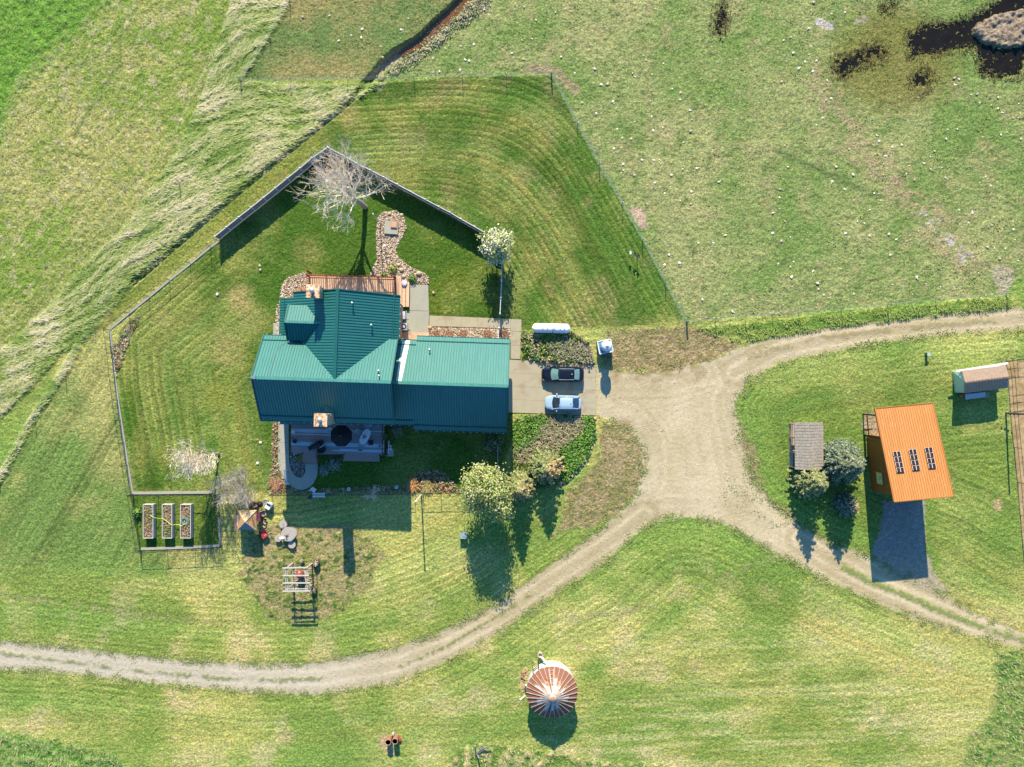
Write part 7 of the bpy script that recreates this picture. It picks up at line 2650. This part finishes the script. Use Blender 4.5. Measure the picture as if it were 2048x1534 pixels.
for px, py, lb in ((520, 532, 'pale cap on the lawn upper left of the house'), (435, 589, 'small white utility cover on the lawn west of the house'), (521, 540, 'second pale cap just below another on the upper left lawn'), (867, 585.5, 'pale stone lying on the lawn right of the patio'),
                   (515.5, 926.5, 'small white post on the lawn left of the curved path'), (521.5, 885, 'tiny white cap on the lawn near the south west corner of the house')):
    q = WG(px, py)
    put(MB().ell((q.x, q.y, q.z + .07), (.16, .2, .11), 8, 5, jit=.12).build('lawn_marker', white_m if 'white' in lb else rock_m), lb, 'marker')
# bench, chair, rings by the garden fence
t = thing('garden_bench', 'white slatted garden bench against the thin wire fence', 'bench', W(637, 991, 0))
q = W(637.5, 991, .45)
for k in range(4):
    MB().box((q.x, q.y + .2 - k * .12, .45 + .0 * k), (1.45, .09, .04)).build('slat', white_m, t)
for k in range(2):
    MB().box((q.x, q.y + .30, .62 + k * .16), (1.5, .04, .11)).build('back_slat', white_m, t)
for sx in (-.6, .6):
    MB().box((q.x + sx, q.y, .22), (.07, .5, .44)).build('leg', white_m, t)
    MB().box((q.x + sx, q.y + .3, .45), (.06, .05, .85)).build('back_post', white_m, t)
q = W(626.5, 980, .5)
t = thing('lawn_chair', 'pale blue white chair at the end of the curved path', 'chair', (q.x, q.y, 0), None, -.6)
MB().box((0, 0, .42), (.55, .5, .05)).build('seat', white_m, t, local=True)
MB().box((-.25, 0, .68), (.06, .5, .5)).build('backrest', white_m, t, local=True)
for sx in (-1, 1):
    for sy in (-1, 1):
        MB().box((sx * .23, sy * .2, .2), (.05, .05, .42)).build('leg', white_m, t, local=True)
for px, py, lb, m1 in ((698.3, 977.7, 'white ring shaped pot in the bed right of the white bench', white_m), (794, 973.8, 'pale blue ring shaped pot left of the bark mound', mat('pale_blue_glaze', (.42, .58, .72), rough=.3))):
    q = WG(px, py)
    put(MB().lathe((q.x, q.y, q.z - .02), [(.16, 0), (.21, .2), (.21, .26), (.12, .26), (.11, .1)], 14).build('ring_pot', m1), lb, 'pot')
q = W(619, 995, .3)
t = thing('watering_can', 'dark blue watering can left of the white bench', 'can', (q.x, q.y, 0))
MB().lathe((q.x, q.y, 0), [(.2, 0), (.22, .3), (.12, .4), (.1, .36)], 12).build('body', mat('navy_can', (.03, .05, .10), rough=.4), t)
MB().cyl((q.x + .15, q.y, .15), (q.x + .45, q.y, .42), .03, n=6).build('spout', dark_m, t)
q0, q1 = W(569.5, 941, .5), W(573.5, 968, .6)
t = thing('handrail', 'pair of pale handrail posts beside the bend of the curved path', 'handrail', (q0.x, q0.y, 0))
for dx in (0, .22):
    MB().bar(q0 + Vector((dx, 0, .3)), q1 + Vector((dx - .1, 0, .3)), .07, .06).build('rail', white_m, t)
for c in (q0, q1):
    MB().box((c.x + .1, c.y, .42), (.3, .1, .84)).build('post', white_m, t)
# whirligig on the dark lawn
q = W(1274, 517, 0)
t = thing('whirligig', 'dark metal whirligig of three birds on a post at the lawn edge', 'garden ornament', (q.x, q.y, 0))
MB().cyl((q.x, q.y, -.05), (q.x, q.y, 1.1), .03, n=6).build('post', dark_m, t)
for dx, dy, z_ in ((-.9, .65, .95), (-.4, .25, 1.05), (0, 0, 1.12)):
    MB().bar((q.x, q.y, 1.0), (q.x + dx, q.y + dy, z_), .03, .03).build('arm', dark_m, t)
    b_ = MB()
    b_.ell((q.x + dx, q.y + dy, z_ + .06), (.22, .1, .09), 8, 5)
    for s_ in (-1, 1):
        b_.add([(q.x + dx - .1, q.y + dy, z_ + .1), (q.x + dx + .1, q.y + dy, z_ + .1), (q.x + dx + .05, q.y + dy + s_ * .32, z_ + .2), (q.x + dx - .1, q.y + dy + s_ * .3, z_ + .2)], [(0, 1, 2, 3) if s_ > 0 else (3, 2, 1, 0)])
    b_.build('bird', steel_m if dx < -.5 else dark_m, t)
# rusty barrels
rust_b = mat('rusty_barrel', (.22, .095, .06), (.30, .15, .10), scale=3, rough=.85)
for px, py, lb in ((779.4, 1475.5, 'left of two open rusty barrels standing in dry grass'), (792.8, 1473.5, 'right of two open rusty barrels standing in dry grass')):
    q = W(px, py, 0)
    t = thing('rusty_barrel', lb, 'barrel', (q.x, q.y, 0), 'pair of rusty barrels')
    prof = []
    for i in range(9):
        z_ = 1.25 * i / 8
        prof.append((.33 + (.02 if i in (3, 6) else 0), z_))
    prof += [(.30, 1.25), (.295, .3)]
    MB().lathe((q.x, q.y, 0), prof, 18).build('shell', rust_b, t)
    MB().lathe((q.x, q.y, 1.25), [(.35, -.02), (.35, .03), (.31, .03), (.31, -.02)], 18).build('rim', mat('barrel_rim', (.40, .28, .22), rough=.7), t)
q = W(800, 1480, .2)
put(MB().ell((q.x, q.y, .15), (.18, .25, .16), 8, 5, jit=.1).build('fuel_can', mat('red_can', (.50, .03, .05), rough=.4)), 'small red can at the right foot of the rusty barrels', 'can')
q = W(786.5, 1468, .2)
put(MB().ell((q.x, q.y, .2), (.2, .28, .25), 8, 5, jit=.15).build('boulder', mat('grey_boulder', (.36, .36, .35), (.26, .26, .25), scale=4, rough=.9)), 'grey stone between the tops of the two rusty barrels', 'stone')
# brace posts and boards at the lower edge
t = thing('brace_post', 'old leaning fence posts and boards in rank grass at the bottom edge', 'fence post', W(955, 1503, 0))
for (a_, b_, w_) in (((952, 1512, .0), (950, 1492, 1.2), .14), ((957, 1506, .2), (981, 1489, .9), .13), ((953, 1508, .1), (968, 1492, .8), .12), ((954, 1507, .05), (972, 1494, .5), .1), ((955, 1509, 0), (958, 1516, 1.5), .12)):
    MB().bar(W(*a_), W(*b_), w_, w_).build('post', post_w, t)

# ---------------------------------------------------------------- pebbles and boulders of the rock beds
def ico_cloud(name, label, uv, smin, smax, cols, cat, sink=.3):
    base = np.array([(0, 0, 1), (.9, 0, .3), (.28, .85, .3), (-.73, .53, .3), (-.73, -.53, .3), (.28, -.85, .3), (.73, .53, -.4), (-.28, .85, -.4), (-.9, 0, -.4), (-.28, -.85, -.4), (.73, -.53, -.4)], dtype=np.float32)
    tri = np.array([(0, 1, 2), (0, 2, 3), (0, 3, 4), (0, 4, 5), (0, 5, 1), (1, 6, 2), (2, 6, 7), (2, 7, 3), (3, 7, 8), (3, 8, 4), (4, 8, 9), (4, 9, 5), (5, 9, 10), (5, 10, 1), (1, 10, 6)])
    P = to_xyz(uv)
    n = len(P)
    s = rng.uniform(smin, smax, (n, 1)) * rng.uniform(.7, 1.3, (n, 3)) * np.array([1, 1, .75])
    a = rng.uniform(0, 6.28, n)
    V_ = base[None] * s[:, None, :] * rng.uniform(.8, 1.2, (n, 11, 1))
    X = V_[..., 0] * np.cos(a)[:, None] - V_[..., 1] * np.sin(a)[:, None]
    Y = V_[..., 0] * np.sin(a)[:, None] + V_[..., 1] * np.cos(a)[:, None]
    vs = np.stack([X, Y, V_[..., 2]], -1) + P[:, None, :] + np.array([0, 0, smin * (1 - sink)])
    fs = (np.arange(n) * 11)[:, None, None] + tri[None]
    idx = rng.integers(0, len(cols), n)
    return put(np_obj(name, vs.reshape(-1, 3), fs.reshape(-1, 3), pebble_m, tints(cols, idx, n, .2, 11)), label, cat, kind='stuff')


PB = [(.50, .42, .32), (.38, .32, .25), (.58, .51, .42), (.28, .235, .19), (.46, .36, .25)]
ico_cloud('river_pebbles', 'tan and grey river pebbles filling the beds round the house', np.concatenate([scatter([ROCK_N], 3000), scatter([ROCK_G], 2200), scatter([ROCK_W], 900)]), .04, .10, PB, 'pebbles')
ico_cloud('path_bed_stones', 'dark stones filling the bed inside the curved path', scatter([BED_C], 260), .05, .12, [(.20, .19, .17), (.30, .29, .27), (.14, .13, .12)], 'stones')
ico_cloud('road_gravel', 'loose pale gravel stones scattered on the road and shop yard', np.concatenate([scatter([ROAD], 2800, lambda x, y: sdpoly(ROAD, x, y, 20) > 4), scatter([SHOPG], 700)]), .022, .06, [(.44, .40, .33), (.34, .30, .24), (.54, .50, .42)], 'gravel')
BL = [('boulder', rock_m)]
for i, (px, py, r_, lb) in enumerate(((838.5, 547, .36, 'largest tan boulder in the pebbles above the patio'), (803, 540, .30, 'tan boulder near the top left of the lower pebble bed'), (797, 530, .26, 'pale boulder in the bend of the pebble bed'),
                                      (860, 655, .26, 'orange boulder at the patio corner of the garage pebble bed'), (1048.5, 672, .3, 'rounded tan boulder left of the weedy bed below the tank'), (808, 553, .26, 'tan boulder beside the green plant above the patio'),
                                      (779, 428, .24, 'boulder at the top of the upper pebble bed'), (803, 430, .25, 'boulder at the top right of the upper pebble bed'), (564, 594, .24, 'boulder by the north west corner of the house'))):
    q = WG(px, py)
    put(MB().ell((q.x, q.y, q.z + r_ * .35), (r_, r_ * .8, r_ * .6), 9, 5, jit=.14).build('boulder', mat('orange_rock', (.56, .36, .20), (.42, .26, .15), scale=4, rough=.9, bump=.4) if 'orange' in lb else rock_m), lb, 'boulder')
# border stones of the lower bed
es = MB()
k = 0
for a_, b_ in zip([(1190, 832), (1189, 870), (1182, 900), (1168, 925), (1150, 948), (1132, 962), (1110, 978)][:-1], [(1189, 870), (1182, 900), (1168, 925), (1150, 948), (1132, 962), (1110, 978)]):
    n = int(math.hypot(b_[0] - a_[0], b_[1] - a_[1]) / 8)
    for i in range(n):
        f = (i + .5) / n
        q = WG(a_[0] + (b_[0] - a_[0]) * f + R.uniform(-1, 1), a_[1] + (b_[1] - a_[1]) * f)
        o = MB().ell((q.x, q.y, q.z + .08), (R.uniform(.12, .22), R.uniform(.14, .26), R.uniform(.1, .16)), 7, 4, jit=.15).build('border_stone', rock_m)
        put(o, 'tan border stone along the curved edge of the lower bed', 'stone', 'border stones of the lower bed')

# ---------------------------------------------------------------- stones in the pasture, each its own thing
ZA = [(280, 20), (430, 115), (545, 105), (240, 240), (90, 315), (30, 340), (260, 390), (110, 445), (245, 460), (210, 520), (305, 510), (155, 575), (15, 685), (275, 600), (395, 675), (370, 750), (385, 840), (430, 825), (330, 915), (355, 990), (500, 920), (305, 1050),
      (810, 1135), (830, 1185), (780, 1215), (940, 1235), (1020, 1215), (880, 1310), (580, 1250), (1295, 1268), (1255, 1315), (1355, 1405), (1260, 1420), (1205, 1370), (1085, 1390), (1060, 1455), (1125, 1510), (610, 1465), (470, 1400), (440, 1520), (1670, 865), (1825, 820),
      (1825, 910), (1860, 945), (1950, 990), (1900, 1110), (1850, 1130), (2015, 1165), (1700, 1150), (1390, 1165), (1405, 1085), (1485, 1085), (1460, 655), (1500, 665), (1465, 710), (1600, 795), (1650, 790), (2000, 870), (1725, 1480), (1385, 1490), (40, 1220), (65, 1400)]
ZB = [(440, 58), (388, 100), (438, 117), (312, 65), (262, 15), (575, 10), (870, 45), (867, 85), (1122, 8), (1180, 45), (1355, 100), (1325, 65), (1303, 145), (835, 160), (893, 200), (605, 268), (548, 305), (475, 305), (538, 345), (333, 362), (383, 402), (312, 410), (513, 537),
      (495, 578), (862, 405), (935, 395), (963, 383), (920, 420), (925, 470), (1030, 440), (1160, 430), (1050, 500), (1055, 528), (1080, 555), (1105, 570), (1225, 550), (1412, 505), (1528, 470), (1105, 297), (1185, 258), (1277, 210), (1243, 200), (1155, 213), (1300, 270), (1395, 262),
      (1430, 288), (1480, 297), (1402, 362), (1797, 160), (1780, 207), (1885, 103), (1887, 28), (1995, 240), (1735, 145), (1870, 325), (1905, 330), (1957, 332), (2005, 290), (1930, 380), (2020, 390), (1828, 450), (920, 275), (875, 295), (833, 258), (640, 635)]
ZC = [(122, 35), (240, 95), (625, 72), (765, 237), (968, 195), (1355, 240), (1380, 275), (1485, 210), (1555, 250), (1495, 105), (1670, 138), (1035, 355), (1100, 350), (840, 540), (985, 650), (1155, 530), (1540, 520), (1845, 437), (1840, 510), (1760, 400), (1940, 620), (1960, 715),
      (1200, 810), (1380, 735), (1250, 900), (1340, 910), (1165, 1010), (1565, 825), (1665, 795), (1950, 830), (1875, 945), (1550, 680), (1265, 1230), (1240, 1260), (1450, 1125), (1570, 1130), (1630, 1125), (1640, 1170), (1865, 1220), (2010, 1210), (1750, 1280), (1375, 1280),
      (1585, 1360), (1680, 1470), (1960, 1450), (1170, 1165), (1260, 1170)]
ZD = [(120, 12), (540, 185), (400, 265), (240, 330), (530, 290), (775, 405), (1445, 560), (1605, 430), (1800, 400), (1970, 378), (1650, 395), (1910, 590), (1860, 575), (1795, 705), (1450, 735), (1530, 725), (1040, 190), (1130, 45), (800, 540)]
ZE = [(1820, 45), (1895, 130), (1870, 250), (1805, 258), (1590, 95), (1565, 65), (2020, 80), (400, 108)]
SP = [(1560 + x / 4.19, y / 4.19) for x, y in ZA] + [(1200 + x / 2.415, 360 + y / 2.415) for x, y in ZB] + [(1000 + x / 5.1125, 100 + y / 5.1125) for x, y in ZC] + [(640 + x / 6.4, 30 + y / 6.4) for x, y in ZD] + [(480 + x / 3.2, y / 3.2) for x, y in ZE]
for _ in range(60):
    SP.append((R.uniform(1250, 2040), R.uniform(10, 590)))
fs_m = mat('field_stone', (.70, .65, .52), (.56, .50, .38), scale=6, rough=.95, bump=.5)
fs_w = mat('field_stone_tan', (.52, .42, .31), (.40, .31, .22), scale=6, rough=.95, bump=.5)
protos = []
for k in range(8):
    m_ = MB()
    m_.ell((0, 0, .05), (.20, .17, .10), 8, 4, jit=.22)
    if k % 3 == 0:
        m_.ell((.24, .1, .03), (.10, .09, .06), 6, 3, jit=.2)
    o = m_.build('field_stone', fs_m if k % 4 else fs_w, None, local=True)
    put(o, 'pale flat stone lying in the short grazed pasture grass', 'stone', 'pale stones scattered over the pasture')
    protos.append(o)
n_ = 0
for i, (px, py) in enumerate(SP):
    p_ = np.array([px], dtype=np.float32), np.array([py], dtype=np.float32)
    if not (inpoly(PAST_R, *p_)[0] or inpoly(PAST_L, *p_)[0]) or any(inpoly(P, *p_)[0] for P in MARSH):
        continue
    q = WG(px, py)
    o = protos[i % 8] if i < 8 else protos[i % 8].copy()
    if i >= 8:
        COL.objects.link(o)
    sc = R.uniform(.5, 1.0) if i < len(SP) - 60 else R.uniform(.25, .5)
    o.location = (q.x, q.y, q.z - .01)
    o.scale = (sc, sc * R.uniform(.8, 1.2), sc)
    o.rotation_euler = (0, 0, R.uniform(0, 6.28))
    o['label'] = ('pale stone lying in the pasture close to the dark marsh' if px > 1600 and py < 215 else
                  'pale stone in the grazed pasture on either side of the stream' if px < 1005 else
                  'pale stone in the pasture beside the bare dirt track at far right' if px > 1780 else
                  'pale stone in the lower pasture above the top gravel road' if py > 430 else
                  'pale stone in the upper middle of the pasture right of the dark lawn' if py < 215 else
                  'pale stone in the middle of the grazed pasture')
    n_ += 1
for o in protos:
    if o.location.length < .01:
        bpy.data.objects.remove(o)
